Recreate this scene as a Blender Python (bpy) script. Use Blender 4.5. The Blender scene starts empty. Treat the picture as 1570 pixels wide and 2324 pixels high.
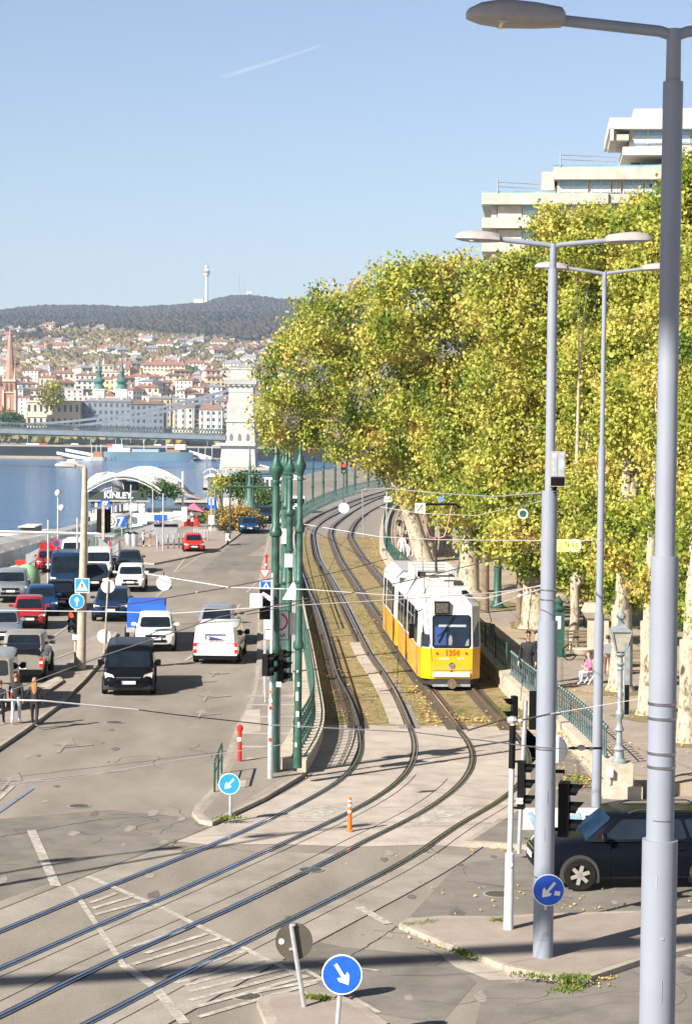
import bpy, math, random
import numpy as np
from mathutils import Vector, Matrix, noise
random.seed(7); rng=np.random.default_rng(7)
R=math.radians
S=bpy.context.scene; COL=S.collection
# ---------------------------------------------------------------- camera
FPX=4500.0; W0,H0=1570.0,2324.0
cam_d=bpy.data.cameras.new('camera'); cam=bpy.data.objects.new('camera',cam_d); COL.objects.link(cam)
cam_d.sensor_fit='VERTICAL'; cam_d.sensor_height=36; cam_d.sensor_width=24
cam_d.lens=FPX/H0*36; cam_d.clip_start=0.5; cam_d.clip_end=20000
CM=Matrix.Translation((0,0,10))@Matrix.Rotation(R(90-2.44),4,'X')@Matrix.Rotation(R(0.6),4,'Z')
cam.matrix_world=CM; S.camera=cam
def ray(px,py):
    d=Vector(((px-W0/2)/FPX,(H0/2-py)/FPX,-1)); return (CM.to_3x3()@d)
def P(px,py,z=0.0):          # point on the level z
    d=ray(px,py); t=(z-10)/d.z; return Vector((d.x*t,d.y*t,z))
def PY(px,py,Y):             # point at distance Y
    d=ray(px,py); t=Y/d.y; return Vector((d.x*t,Y,10+d.z*t))
def sc(Y): return FPX/Y
# ---------------------------------------------------------------- builder
class B:
    def __init__(s): s.v=[]; s.f=[]; s.m=[]
    def add(s,vs,fs,mi=0):
        n=len(s.v); s.v+= [tuple(v) for v in vs]; s.f+=[tuple(i+n for i in f) for f in fs]; s.m+=[mi]*len(fs); return s
    def poly(s,pts,mi=0): return s.add(pts,[tuple(range(len(pts)))],mi)
    def box(s,c,d,mi=0,rz=0,rx=0,ry=0,tap=1.0):
        x,y,z=d[0]/2,d[1]/2,d[2]/2
        M=Matrix.Translation(c)@Matrix.Rotation(rz,4,'Z')@Matrix.Rotation(ry,4,'Y')@Matrix.Rotation(rx,4,'X')
        vs=[M@Vector((a*x*(tap if k>0 else 1),b*y*(tap if k>0 else 1),k*z)) for k in(-1,1) for b in(-1,1) for a in(-1,1)]
        return s.add(vs,[(0,2,3,1),(4,5,7,6),(0,1,5,4),(2,6,7,3),(0,4,6,2),(1,3,7,5)],mi)
    def be(s,x0,x1,y0,y1,z0,z1,mi=0): return s.box(((x0+x1)/2,(y0+y1)/2,(z0+z1)/2),(abs(x1-x0),abs(y1-y0),abs(z1-z0)),mi)
    def tube(s,pts,r,n=8,mi=0,cap=True):
        pts=[Vector(p) for p in pts]; k=len(pts)
        if not hasattr(r,'__len__'): r=[r]*k
        vs=[];fs=[]; up=None
        for i,p in enumerate(pts):
            t=(pts[min(i+1,k-1)]-pts[max(i-1,0)]).normalized()
            if up is None: up=Vector((0,0,1)) if abs(t.z)<.9 else Vector((1,0,0))
            a=t.cross(up).normalized(); b=a.cross(t).normalized(); up=b
            for j in range(n):
                w=2*math.pi*j/n; vs.append(p+a*math.cos(w)*r[i]+b*math.sin(w)*r[i])
        for i in range(k-1):
            for j in range(n): fs.append((i*n+j,i*n+(j+1)%n,(i+1)*n+(j+1)%n,(i+1)*n+j))
        if cap: fs.append(tuple(range(n-1,-1,-1))); fs.append(tuple(range((k-1)*n,k*n)))
        return s.add(vs,fs,mi)
    def lathe(s,prof,c=(0,0,0),n=16,mi=0,ax='z',cap=True):
        vs=[];fs=[];k=len(prof);c=Vector(c)
        for r,z in prof:
            for j in range(n):
                w=2*math.pi*j/n; a,b=r*math.cos(w),r*math.sin(w)
                p=(a,b,z) if ax=='z' else ((z,a,b) if ax=='x' else (b,z,a))
                vs.append(c+Vector(p))
        for i in range(k-1):
            for j in range(n): fs.append((i*n+j,i*n+(j+1)%n,(i+1)*n+(j+1)%n,(i+1)*n+j))
        if cap and prof[0][0]>1e-4: fs.append(tuple(range(n-1,-1,-1)))
        if cap and prof[-1][0]>1e-4: fs.append(tuple(range((k-1)*n,k*n)))
        return s.add(vs,fs,mi)
    def prism(s,pts,z0,z1,mi=0,mside=None):     # pts = xy list
        n=len(pts); a=sum(pts[i][0]*pts[(i+1)%n][1]-pts[(i+1)%n][0]*pts[i][1] for i in range(n))
        if a<0: pts=pts[::-1]
        vs=[(p[0],p[1],z0) for p in pts]+[(p[0],p[1],z1) for p in pts]
        s.add(vs,[tuple(range(n,2*n))],mi)
        return s.add(vs,[tuple(range(n-1,-1,-1))]+[(i,(i+1)%n,n+(i+1)%n,n+i) for i in range(n)],mi if mside is None else mside)
    def yprism(s,pts,y0,y1,mi=0):   # pts = xz list, extruded along y
        n=len(pts); vs=[(p[0],y0,p[1]) for p in pts]+[(p[0],y1,p[1]) for p in pts]
        return s.add(vs,[tuple(range(n)),tuple(range(2*n-1,n-1,-1))]+[(i,n+i,n+(i+1)%n,(i+1)%n) for i in range(n)],mi)
    def xprism(s,pts,x0,x1,mi=0):   # pts = yz list
        n=len(pts); vs=[(x0,p[0],p[1]) for p in pts]+[(x1,p[0],p[1]) for p in pts]
        return s.add(vs,[tuple(range(n)),tuple(range(2*n-1,n-1,-1))]+[(i,n+i,n+(i+1)%n,(i+1)%n) for i in range(n)],mi)
    def loft(s,rings,mi=0,cap=True,mfun=None):
        n=len(rings[0]);k=len(rings);base=len(s.v)
        s.v+=[tuple(v) for r in rings for v in r]
        for i in range(k-1):
            for j in range(n):
                s.f.append((base+i*n+j,base+i*n+(j+1)%n,base+(i+1)*n+(j+1)%n,base+(i+1)*n+j)); s.m.append(mfun(i,j) if mfun else mi)
        if cap:
            s.f.append(tuple(base+j for j in range(n-1,-1,-1))); s.m.append(mi)
            s.f.append(tuple(base+(k-1)*n+j for j in range(n))); s.m.append(mi)
        return s
    def sphere(s,c,r,n=10,mi=0,sz=1):
        k=max(4,n//2); prof=[(r*math.sin(math.pi*i/k)+(1e-5),-r*sz*math.cos(math.pi*i/k)) for i in range(k+1)]
        return s.lathe(prof,c,n,mi)
    def mesh(s,name,mats,ang=35):
        me=bpy.data.meshes.new(name); me.from_pydata(s.v,[],s.f)
        for m in (mats if isinstance(mats,(list,tuple)) else [mats]): me.materials.append(m)
        me.polygons.foreach_set('material_index',s.m)
        if ang:
            me.polygons.foreach_set('use_smooth',[True]*len(s.f)); me.set_sharp_from_angle(angle=R(ang))
        me.validate(); return me
    def obj(s,name,mats,parent=None,world=False,ang=35,loc=None,rot=None):
        if parent is not None and world:
            l=parent.location; s.v=[(v[0]-l.x,v[1]-l.y,v[2]-l.z) for v in s.v]
        o=bpy.data.objects.new(name,s.mesh(name,mats,ang)); COL.objects.link(o)
        if parent is not None: o.parent=parent
        if loc is not None: o.location=loc
        if rot is not None: o.rotation_euler=rot
        return o
def tag(o,label=None,cat=None,group=None,kind=None):
    if label: o['label']=label
    if cat: o['category']=cat
    if group: o['group']=group
    if kind: o['kind']=kind
    return o
def thing(name,label,cat,loc=(0,0,0),rz=0,group=None):
    o=bpy.data.objects.new(name,None); COL.objects.link(o); o.location=loc; o.rotation_euler=(0,0,rz)
    o.empty_display_size=.2
    return tag(o,label,cat,group)
KIDS={}
def copy_tree(o,parent=None):
    c=o.copy(); COL.objects.link(c)
    if parent is not None: c.parent=parent
    for ch in [x for x in o.children]: copy_tree(ch,c)
    return c
def dup(root,loc,rz=0,label=None,group=None,scale=None):
    c=copy_tree(root); c.location=loc; c.rotation_euler=(0,0,rz)
    if label: c['label']=label
    if group: c['group']=group
    if scale is not None: c.scale=scale if hasattr(scale,'__len__') else (scale,)*3
    return c
def text_mesh(txt,size,mat,parent,loc,rot,depth=.01,font_bold=False,name='lettering',align='CENTER'):
    cu=bpy.data.curves.new(name,'FONT'); cu.body=txt; cu.size=size; cu.extrude=depth; cu.align_x=align; cu.align_y='CENTER'
    if font_bold: cu.offset=size*.035
    cu.resolution_u=2
    t=bpy.data.objects.new(name,cu); COL.objects.link(t)
    bpy.context.view_layer.update()
    me=bpy.data.meshes.new_from_object(t); bpy.data.objects.remove(t)
    me.materials.clear(); me.materials.append(mat)
    o=bpy.data.objects.new(name,me); COL.objects.link(o); o.parent=parent; o.location=loc; o.rotation_euler=rot
    return o
# ---------------------------------------------------------------- materials
def nt(name):
    m=bpy.data.materials.new(name); m.use_nodes=True; n=m.node_tree.nodes; l=m.node_tree.links
    return m,n,l,n['Principled BSDF']
MC={}
def mat(name,col,rough=.6,metal=0,var=.12,scale=3.0,bump=0,spec=.5,emit=0,coat=0):
    if name in MC: return MC[name]
    m,n,l,p=nt(name)
    p.inputs['Roughness'].default_value=rough; p.inputs['Metallic'].default_value=metal
    p.inputs['Specular IOR Level'].default_value=spec
    if coat: p.inputs['Coat Weight'].default_value=coat; p.inputs['Coat Roughness'].default_value=.05
    tc=n.new('ShaderNodeTexCoord'); ns=n.new('ShaderNodeTexNoise'); ns.inputs['Scale'].default_value=scale; ns.inputs['Detail'].default_value=5
    l.new(tc.outputs['Object'],ns.inputs['Vector'])
    cr=n.new('ShaderNodeValToRGB'); e=cr.color_ramp.elements
    e[0].position=.3; e[1].position=.7
    e[0].color=tuple(max(0,c*(1-var)) for c in col)+(1,); e[1].color=tuple(min(1,c*(1+var)) for c in col)+(1,)
    l.new(ns.outputs['Fac'],cr.inputs['Fac']); l.new(cr.outputs['Color'],p.inputs['Base Color'])
    if bump:
        b=n.new('ShaderNodeBump'); b.inputs['Strength'].default_value=bump; b.inputs['Distance'].default_value=.02
        ns2=n.new('ShaderNodeTexNoise'); ns2.inputs['Scale'].default_value=scale*8; ns2.inputs['Detail'].default_value=3
        l.new(tc.outputs['Object'],ns2.inputs['Vector']); l.new(ns2.outputs['Fac'],b.inputs['Height']); l.new(b.outputs['Normal'],p.inputs['Normal'])
    if emit:
        p.inputs['Emission Color'].default_value=tuple(col)+(1,); p.inputs['Emission Strength'].default_value=emit
    MC[name]=m; return m
def ground_mat(name,cols,s1=.12,s2=2.5,s3=25,rough=.9,bump=.25,stretch=(1,1,1),a=.37,b=.63,speck=None):
    m,n,l,p=nt(name); p.inputs['Roughness'].default_value=rough; p.inputs['Specular IOR Level'].default_value=.3
    tc=n.new('ShaderNodeTexCoord'); mp=n.new('ShaderNodeMapping'); mp.inputs['Scale'].default_value=stretch
    l.new(tc.outputs['Object'],mp.inputs['Vector'])
    def N(s,d=6):
        t=n.new('ShaderNodeTexNoise'); t.inputs['Scale'].default_value=s; t.inputs['Detail'].default_value=d; t.inputs['Roughness'].default_value=.6
        l.new(mp.outputs['Vector'],t.inputs['Vector']); return t
    a1,a2,a3=N(s1),N(s2),N(s3,3)
    mx=n.new('ShaderNodeMath'); mx.operation='MULTIPLY_ADD'; mx.inputs[1].default_value=.40; l.new(a2.outputs['Fac'],mx.inputs[0])
    m1=n.new('ShaderNodeMath'); m1.operation='MULTIPLY'; m1.inputs[1].default_value=.34; l.new(a1.outputs['Fac'],m1.inputs[0])
    l.new(m1.outputs[0],mx.inputs[2])
    my=n.new('ShaderNodeMath'); my.operation='MULTIPLY_ADD'; my.inputs[1].default_value=.26; l.new(a3.outputs['Fac'],my.inputs[0]); l.new(mx.outputs[0],my.inputs[2])
    cr=n.new('ShaderNodeValToRGB'); e=cr.color_ramp.elements
    k=len(cols)
    e[0].position=a; e[0].color=tuple(cols[0])+(1,); e[1].position=b; e[1].color=tuple(cols[-1])+(1,)
    for i in range(1,k-1):
        x=e.new(a+(b-a)*i/(k-1)); x.color=tuple(cols[i])+(1,)
    l.new(my.outputs[0],cr.inputs['Fac']); l.new(cr.outputs['Color'],p.inputs['Base Color'])
    bp=n.new('ShaderNodeBump'); bp.inputs['Strength'].default_value=bump; bp.inputs['Distance'].default_value=.03
    l.new(a3.outputs['Fac'],bp.inputs['Height']); l.new(bp.outputs['Normal'],p.inputs['Normal'])
    MC[name]=m; return m
def leaf_mat(name,cols,trans=.35,pos_scale=.25,mixn=.5):
    m,n,l,p=nt(name); p.inputs['Roughness'].default_value=.55; p.inputs['Specular IOR Level'].default_value=.35
    g=n.new('ShaderNodeNewGeometry'); tc=n.new('ShaderNodeTexCoord'); ns=n.new('ShaderNodeTexNoise'); ns.inputs['Scale'].default_value=pos_scale; ns.inputs['Detail'].default_value=3
    l.new(tc.outputs['Object'],ns.inputs['Vector'])
    a=n.new('ShaderNodeMath'); a.operation='MULTIPLY'; a.inputs[1].default_value=1-mixn; l.new(g.outputs['Random Per Island'],a.inputs[0])
    b=n.new('ShaderNodeMapRange'); b.inputs['From Min'].default_value=.3; b.inputs['From Max'].default_value=.7; l.new(ns.outputs['Fac'],b.inputs['Value'])
    c=n.new('ShaderNodeMath'); c.operation='MULTIPLY_ADD'; c.inputs[1].default_value=mixn; l.new(b.outputs['Result'],c.inputs[0]); l.new(a.outputs[0],c.inputs[2])
    cr=n.new('ShaderNodeValToRGB'); e=cr.color_ramp.elements; k=len(cols)
    e[0].position=.05; e[0].color=tuple(cols[0])+(1,); e[1].position=.95; e[1].color=tuple(cols[-1])+(1,)
    for i in range(1,k-1):
        x=e.new(.05+.9*i/(k-1)); x.color=tuple(cols[i])+(1,)
    l.new(c.outputs[0],cr.inputs['Fac']); l.new(cr.outputs['Color'],p.inputs['Base Color'])
    if trans:
        t=n.new('ShaderNodeBsdfTranslucent'); mx=n.new('ShaderNodeMixShader'); mx.inputs[0].default_value=trans
        l.new(cr.outputs['Color'],t.inputs['Color']); l.new(p.outputs[0],mx.inputs[1]); l.new(t.outputs[0],mx.inputs[2])
        l.new(mx.outputs[0],n['Material Output'].inputs['Surface'])
    MC[name]=m; return m
asphalt=ground_mat('asphalt',[(.165,.145,.122),(.24,.212,.182),(.315,.28,.242)],s1=.07,s2=.6,s3=30,stretch=(1,.35,1))
asphalt_d=ground_mat('asphalt_dark',[(.13,.117,.103),(.185,.167,.146),(.235,.212,.186)],s1=.15,s2=1.2,s3=30)
asphalt_r=ground_mat('asphalt_pink',[(.24,.20,.17),(.30,.25,.215),(.35,.30,.255)],s1=.2,s2=1.5,s3=30)
concrete=ground_mat('concrete_slab',[(.27,.235,.20),(.395,.345,.30),(.50,.44,.385)],s1=.2,s2=1.2,s3=20)
concrete_y=ground_mat('gravel_path',[(.26,.205,.14),(.34,.275,.20),(.42,.345,.255)],s1=.2,s2=1.2,s3=20)
stone=ground_mat('lime_stone',[(.34,.29,.22),(.47,.41,.33),(.57,.50,.41)],s1=.5,s2=3,s3=20)
kerb_m=ground_mat('kerb_stone',[(.24,.215,.18),(.34,.30,.25),(.43,.385,.33)],s1=.5,s2=3,s3=20)
bed_m=ground_mat('grassy_bed',[(.06,.09,.02),(.13,.13,.04),(.24,.175,.08),(.33,.24,.13),(.15,.14,.045),(.38,.29,.17)],s1=.35,s2=1.6,s3=9,bump=.9,a=.39,b=.61)
ballast_m=ground_mat('ballast',[(.16,.145,.13),(.24,.215,.19),(.30,.27,.235)],s1=.4,s2=3,s3=12,bump=.7)
earth_m=ground_mat('planted_earth',[(.12,.09,.05),(.22,.17,.09),(.16,.17,.05)],s1=.5,s2=3,s3=12,bump=.6)
paint_w=ground_mat('road_paint',[(.27,.24,.21),(.36,.33,.29),(.52,.49,.44)],s1=1.5,s2=6,s3=30,a=.38,b=.6)
paint_f=ground_mat('faded_paint',[(.20,.18,.155),(.25,.225,.195),(.34,.31,.275)],s1=1.5,s2=6,s3=30,a=.38,b=.6)
paint_b=mat('blue_paint',(.16,.20,.30),.8,var=.3,scale=5)
steel=mat('rail_steel',(.42,.44,.50),.22,1,var=.2,scale=1.5)
rust=mat('rail_rust',(.10,.07,.05),.8,0,var=.3,scale=8)
groove=mat('rail_groove',(.02,.018,.017),.9,var=.3)
green=mat('green_paint',(.026,.085,.062),.45,var=.35,scale=5,bump=.15)
green_d=mat('dark_green_paint',(.02,.075,.055),.5,var=.3,scale=5)
verd=mat('verdigris_paint',(.075,.145,.14),.6,var=.35,scale=6,bump=.2)
grey_p=mat('grey_pole_paint',(.235,.26,.315),.5,.0,var=.06,scale=1.5)
grey_l=mat('lamp_grey',(.36,.34,.33),.5,.1,var=.1,scale=6)
galv=mat('galvanised_steel',(.55,.57,.60),.4,.6,var=.15,scale=6)
conc_pole=mat('concrete_pole',(.40,.35,.28),.85,var=.2,scale=5,bump=.3)
black=mat('black_plastic',(.006,.006,.007),.5,var=.2,spec=.15)
rubber=mat('tyre_rubber',(.016,.013,.011),.9,spec=.15,var=.3,scale=20)
glass=mat('dark_glass',(.010,.016,.024),.05,0,var=.3,scale=2,spec=.55)
glass_b=mat('blue_glass',(.02,.06,.13),.08,0,var=.3,spec=.3)
white=mat('white_paint',(.70,.69,.66),.45,var=.05,scale=3)
white_s=mat('white_sign',(.80,.80,.78),.5,var=.05)
blue_s=mat('blue_sign',(.01,.10,.62),.4,var=.12,scale=6)
blue_l=mat('light_blue_sign',(.02,.27,.70),.4,var=.1,scale=6)
red=mat('red_paint',(.62,.03,.02),.45,var=.15,scale=4)
orange=mat('orange_plastic',(.85,.16,.03),.5,var=.12,scale=5)
concrete2=ground_mat('old_concrete_slab',[(.21,.187,.16),(.29,.257,.222),(.36,.32,.278)],s1=.2,s2=1.2,s3=20)
yellow_s=mat('yellow_sign',(.80,.85,.20),.5,var=.06)
chrome=mat('chrome',(.75,.75,.76),.15,1,var=.05)
alloy=mat('alloy_rim',(.62,.58,.52),.3,.6,var=.1,scale=10)
lens=mat('headlight_glass',(.72,.72,.68),.12,.2,var=.2,scale=12,spec=.9)
tail=mat('tail_lamp',(.60,.03,.015),.2,var=.15,spec=.8)
plate=mat('number_plate',(.75,.75,.72),.5,var=.08,scale=30)
wire_m=mat('wire_dark',(.05,.05,.055),.5,.4,var=.2)
wire_l=mat('wire_light',(.62,.60,.60),.45,.3,var=.1)
# ---------------------------------------------------------------- light
SUN_AZ=47.0; SUN_EL=34.0      # direction of travel of light measured from +Y toward +X
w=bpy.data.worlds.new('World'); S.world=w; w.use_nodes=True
wn,wl=w.node_tree.nodes,w.node_tree.links
sky=wn.new('ShaderNodeTexSky'); sky.sky_type='NISHITA'; sky.sun_disc=False
sky.sun_elevation=R(SUN_EL); sky.sun_rotation=R(180+SUN_AZ); sky.altitude=100; sky.air_density=1.0; sky.dust_density=.7; sky.ozone_density=1.6
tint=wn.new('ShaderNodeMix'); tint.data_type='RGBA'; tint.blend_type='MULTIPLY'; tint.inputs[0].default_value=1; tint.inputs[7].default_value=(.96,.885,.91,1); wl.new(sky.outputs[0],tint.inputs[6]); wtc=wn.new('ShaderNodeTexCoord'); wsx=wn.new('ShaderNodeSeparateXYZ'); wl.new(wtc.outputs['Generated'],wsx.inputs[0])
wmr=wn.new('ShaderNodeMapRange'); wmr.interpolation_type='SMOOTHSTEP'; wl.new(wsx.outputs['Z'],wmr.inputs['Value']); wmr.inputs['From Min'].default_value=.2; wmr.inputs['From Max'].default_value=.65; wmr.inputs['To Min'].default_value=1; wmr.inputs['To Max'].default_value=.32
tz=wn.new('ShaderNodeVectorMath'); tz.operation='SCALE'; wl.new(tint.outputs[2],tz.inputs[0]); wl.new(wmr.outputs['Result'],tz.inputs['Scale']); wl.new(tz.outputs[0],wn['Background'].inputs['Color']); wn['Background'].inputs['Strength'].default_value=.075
sd=bpy.data.lights.new('sun','SUN'); sd.energy=5.0; sd.angle=R(.53); sd.color=(1,.93,.82)
sun=bpy.data.objects.new('sun',sd); COL.objects.link(sun)
sdir=Vector((math.sin(R(SUN_AZ))*math.cos(R(SUN_EL)),math.cos(R(SUN_AZ))*math.cos(R(SUN_EL)),-math.sin(R(SUN_EL))))
sun.rotation_euler=sdir.to_track_quat('-Z','Y').to_euler()
S.view_settings.view_transform='Standard'; S.view_settings.look='None'; S.view_settings.exposure=1.1; S.view_settings.gamma=1
S.cycles.max_bounces=6; S.cycles.volume_bounces=0; S.cycles.transparent_max_bounces=8
S.cycles.volume_step_rate=4
# haze
hz=B(); hz.be(-3600,3600,-120,8200,-13,620)
hm=bpy.data.materials.new('haze_air'); hm.use_nodes=True; hn=hm.node_tree.nodes; hl=hm.node_tree.links
hn.remove(hn['Principled BSDF']); pv=hn.new('ShaderNodeVolumePrincipled'); pv.inputs['Color'].default_value=(.54,.73,1,1); pv.inputs['Density'].default_value=9e-5; pv.inputs['Anisotropy'].default_value=.0
hl.new(pv.outputs[0],hn['Material Output'].inputs['Volume'])
hzo=hz.obj('haze',hm,ang=0); tag(hzo,kind='stuff')
def cross2(o,a,b): return (a[0]-o[0])*(b[1]-o[1])-(a[1]-o[1])*(b[0]-o[0])
# ================================================================ ground
def R5(x,y): return ((850+x/1.57)*.6523,(1500+y/1.57)*.6523)
def R6(x,y): return ((800+x/2.617)*.6523,(1500+y/2.617)*.6523)
def R8(x,y): return ((850+x/1.427)*.6523,(2350+y/1.427)*.6523)
def R4(x,y): return (x/1.57*.6523,(2500+y/1.57)*.6523)
def smooth(pts,step=1.0,it=3):
    pts=[Vector((p[0],p[1],0)) for p in pts]
    out=[]
    for i in range(len(pts)-1):
        p0=pts[max(i-1,0)];p1=pts[i];p2=pts[i+1];p3=pts[min(i+2,len(pts)-1)]
        L=(p2-p1).length; k=max(1,int(L/step))
        for j in range(k):
            t=j/k; out.append(.5*((2*p1)+(p2-p0)*t+(2*p0-5*p1+4*p2-p3)*t*t+(3*p1-p0-3*p2+p3)*t**3))
    out.append(pts[-1])
    for _ in range(it):
        out=[out[0]]+[(out[i-1]+2*out[i]+out[i+1])/4 for i in range(1,len(out)-1)]+[out[-1]]
    return out
def normals(L):
    res=[]
    for i in range(len(L)):
        t=(L[min(i+1,len(L)-1)]-L[max(i-1,0)]); t.z=0; t.normalize(); res.append(Vector((t.y,-t.x,0)))
    return res
def ribbon(b,L,d0,d1,z0,z1=None,mi=0):   # strip between offsets d0,d1 to the right of travel
    N=normals(L); n=len(L)
    if z1 is None:
        vs=[];fs=[]
        for p,q in zip(L,N): vs+=[(p.x+q.x*d0,p.y+q.y*d0,z0),(p.x+q.x*d1,p.y+q.y*d1,z0)]
        for i in range(n-1): fs.append((2*i,2*i+1,2*i+3,2*i+2))
        return b.add(vs,fs,mi)
    rings=[[(p.x+q.x*d0,p.y+q.y*d0,z0),(p.x+q.x*d1,p.y+q.y*d1,z0),(p.x+q.x*d1,p.y+q.y*d1,z1),(p.x+q.x*d0,p.y+q.y*d0,z1)] for p,q in zip(L,N)]
    return b.loft(rings,mi)
def gp(l,z=0): return [P(x,y,z) for x,y in l]
rail_px=[
 [R4(-560,1390),R4(0,1165),R4(300,1035),R4(600,915),R4(1050,735),R8(0,775),R8(180,690),R8(330,610),R8(440,550),R8(530,470),R8(570,400),R8(578,330),R8(560,240),R8(520,130),R8(455,0),R5(450,1150),R5(400,990),R5(340,850),R5(285,680),R6(590,960),R6(625,905),R6(680,850),R6(850,750),R6(1100,650),R6(1300,580),R6(1480,535),R6(1700,495)],
 [R4(-560,1600),R4(0,1368),R4(500,1145),R4(900,980),R4(1250,815),R8(0,925),R8(200,830),R8(400,740),R8(600,640),R8(740,550),R8(820,460),R8(845,350),R8(820,260),R8(760,120),R8(690,0),R5(680,1220),R5(600,1060),R5(520,900),R5(450,780),R5(400,690),R6(765,960),R6(785,890),R6(840,835),R6(950,770),R6(1200,650),R6(1450,572),R6(1700,520)],
 [R4(-560,1870),R4(0,1635),R4(300,1470),R4(700,1280),R4(1200,1065),R8(400,928),R8(600,820),R8(850,700),R8(1000,600),R8(1090,520),R8(1135,430),R8(1120,350),R8(1060,270),R8(1000,190),R8(900,60),R5(830,1190),R5(760,1070),R5(700,980),R5(600,830),R5(520,700),R6(925,970),R6(930,905),R6(965,850),R6(1100,750),R6(1300,640),R6(1500,570),R6(1750,520)],
 [R4(-300,2040),R4(480,1669),R4(900,1440),R4(1200,1290),R8(790,928),R8(1000,780),R8(1150,690),R8(1290,610),R8(1370,540),R8(1410,450),R8(1400,380),R8(1340,290),R8(1250,200),R8(1150,90),R5(1000,1130),R5(880,980),R5(770,840),R5(650,700),R6(1105,990),R6(1105,930),R6(1130,865),R6(1190,795),R6(1310,715),R6(1480,640),R6(1750,560)]]
rails=[smooth([P(x,y,0) for x,y in l],.8,4) for l in rail_px]
# main city sheet, left edge is the quay
quay_px=[(-700,1500),(-200,1330),(0,1283),(120,1243),(240,1206),(330,1192),(450,1175),(560,1158),(600,1130),(640,1100),(700,1075),(760,1062)]
quay=gp(quay_px)
b=B(); pts=[(-70,-120),(-70,20)]+[(p.x,p.y) for p in quay]+[(quay[-1].x,1100),(900,1100),(900,-120)]
b.poly([(x,y,0) for x,y in pts]); 
for i in range(len(pts)-1): 
    a,c=pts[i],pts[i+1]; b.add([(a[0],a[1],0),(c[0],c[1],0),(c[0],c[1],-11),(a[0],a[1],-11)],[(0,1,2,3)],1)
tag(b.obj('ground',[asphalt,stone],ang=0),kind='structure')
# river
m,n,l,p=nt('river_water'); p.inputs['Base Color'].default_value=(.035,.075,.13,1); p.inputs['Roughness'].default_value=.09; p.inputs['IOR'].default_value=1.33
tc=n.new('ShaderNodeTexCoord'); mp=n.new('ShaderNodeMapping'); mp.inputs['Scale'].default_value=(.05,.16,1); l.new(tc.outputs['Object'],mp.inputs['Vector'])
n1=n.new('ShaderNodeTexNoise'); n1.inputs['Scale'].default_value=3; n1.inputs['Detail'].default_value=7; n1.inputs['Roughness'].default_value=.65; l.new(mp.outputs[0],n1.inputs['Vector'])
bp=n.new('ShaderNodeBump'); bp.inputs['Strength'].default_value=.55; bp.inputs['Distance'].default_value=1.2; l.new(n1.outputs['Fac'],bp.inputs['Height']); l.new(bp.outputs[0],p.inputs['Normal'])
cr=n.new('ShaderNodeValToRGB'); cr.color_ramp.elements[0].color=(.02,.10,.26,1); cr.color_ramp.elements[1].color=(.08,.22,.42,1); cr.color_ramp.elements[0].position=.4; cr.color_ramp.elements[1].position=.62
l.new(n1.outputs['Fac'],cr.inputs[0]); l.new(cr.outputs[0],p.inputs['Base Color'])
b=B(); b.poly([(-3000,-100,-10),(400,-100,-10),(400,1160,-10),(-3000,1160,-10)])
tag(b.obj('river_water',m,ang=0),kind='structure')
# tram corridor: light concrete strips
b=B()
def sub(L,a,c): return [p for p in L if a<=p.y<=c]
ribbon(b,sub(rails[0],30,46.5),-.95,-.02,.008,mi=1); ribbon(b,sub(rails[0],46.5,57.3),-.95,-.02,.008); ribbon(b,sub(rails[3],30,46.5),.10,1.25,.008,mi=1); ribbon(b,sub(rails[3],46.5,56.8),.10,1.25,.008)
# between the two tracks, and full slab on the crossing
def between(b,A,C,y0,y1,z,mi=0,k=60):
    def at(L,t):
        i=t*(len(L)-1); j=int(i); f=i-j; return L[j] if j>=len(L)-1 else L[j].lerp(L[j+1],f)
    A=sub(A,y0,y1);C=sub(C,y0,y1); vs=[];fs=[]
    for i in range(k+1):
        p=at(A,i/k);q=at(C,i/k); vs+=[(p.x,p.y,z),(q.x,q.y,z)]
    for i in range(k): fs.append((2*i,2*i+1,2*i+3,2*i+2))
    b.add(vs,fs,mi)
between(b,rails[1],rails[2],26,46.5,.008,1); between(b,rails[1],rails[2],46.5,57.5,.008); 
between(b,rails[0],rails[1],46.5,57.2,.008); between(b,rails[2],rails[3],46.5,57.2,.008)
tag(b.obj('tramway_slab',[concrete,concrete2],ang=0),kind='structure')
b=B(); b.poly([(p.x,p.y,.004) for p in gp([(1190,1648),(1240,1700),(1225,1800),(1120,1900),(1060,1917),(1180,1835)])])
# dark expansion joints in the slab
for d in (-.95,): ribbon(b,sub(rails[0],30,57),d,d-.04,.012)
tag(b.obj('slab_joint',asphalt_d,ang=0),kind='structure')
jn=B(); 
for L,ds in ((rails[0],(-.95,)),(rails[1],(.34,)),(rails[2],(-.45,)),(rails[3],(.42,1.25))):
    for d in ds: ribbon(jn,sub(L,30,57),d-.012,d+.012,.0125)
tag(jn.obj('joint_line',groove,ang=0),kind='structure')
# bed
WL_px=[(694,1757),(734,1688),(736,1645),(728,1598),(718,1540),(706,1475),(696,1425),(682,1350),(672,1290),(668,1250),(668,1225),(674,1204),(692,1186),(742,1157),(800,1133),(850,1119),(885,1110),(960,1098)]
WR_px=[(1388,1819),(1328,1742),(1255,1668),(1149,1578),(1040,1448),(960,1368),(890,1300),(866,1262),(862,1238),(864,1210),(872,1180),(886,1160),(915,1138),(960,1118),(1040,1104)]
WL=smooth(gp(WL_px),1.5,3); WR=smooth(gp(WR_px),1.5,3)
b=B(); 
def edge(L,y): 
    for i in range(len(L)-1):
        if L[i].y<=y<=L[i+1].y: 
            t=(y-L[i].y)/(L[i+1].y-L[i].y+1e-9); return L[i].x+(L[i+1].x-L[i].x)*t
    return L[-1].x if y>L[-1].y else L[0].x
ys=[57.6+.0*i for i in range(1)]; y=66.2
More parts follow.
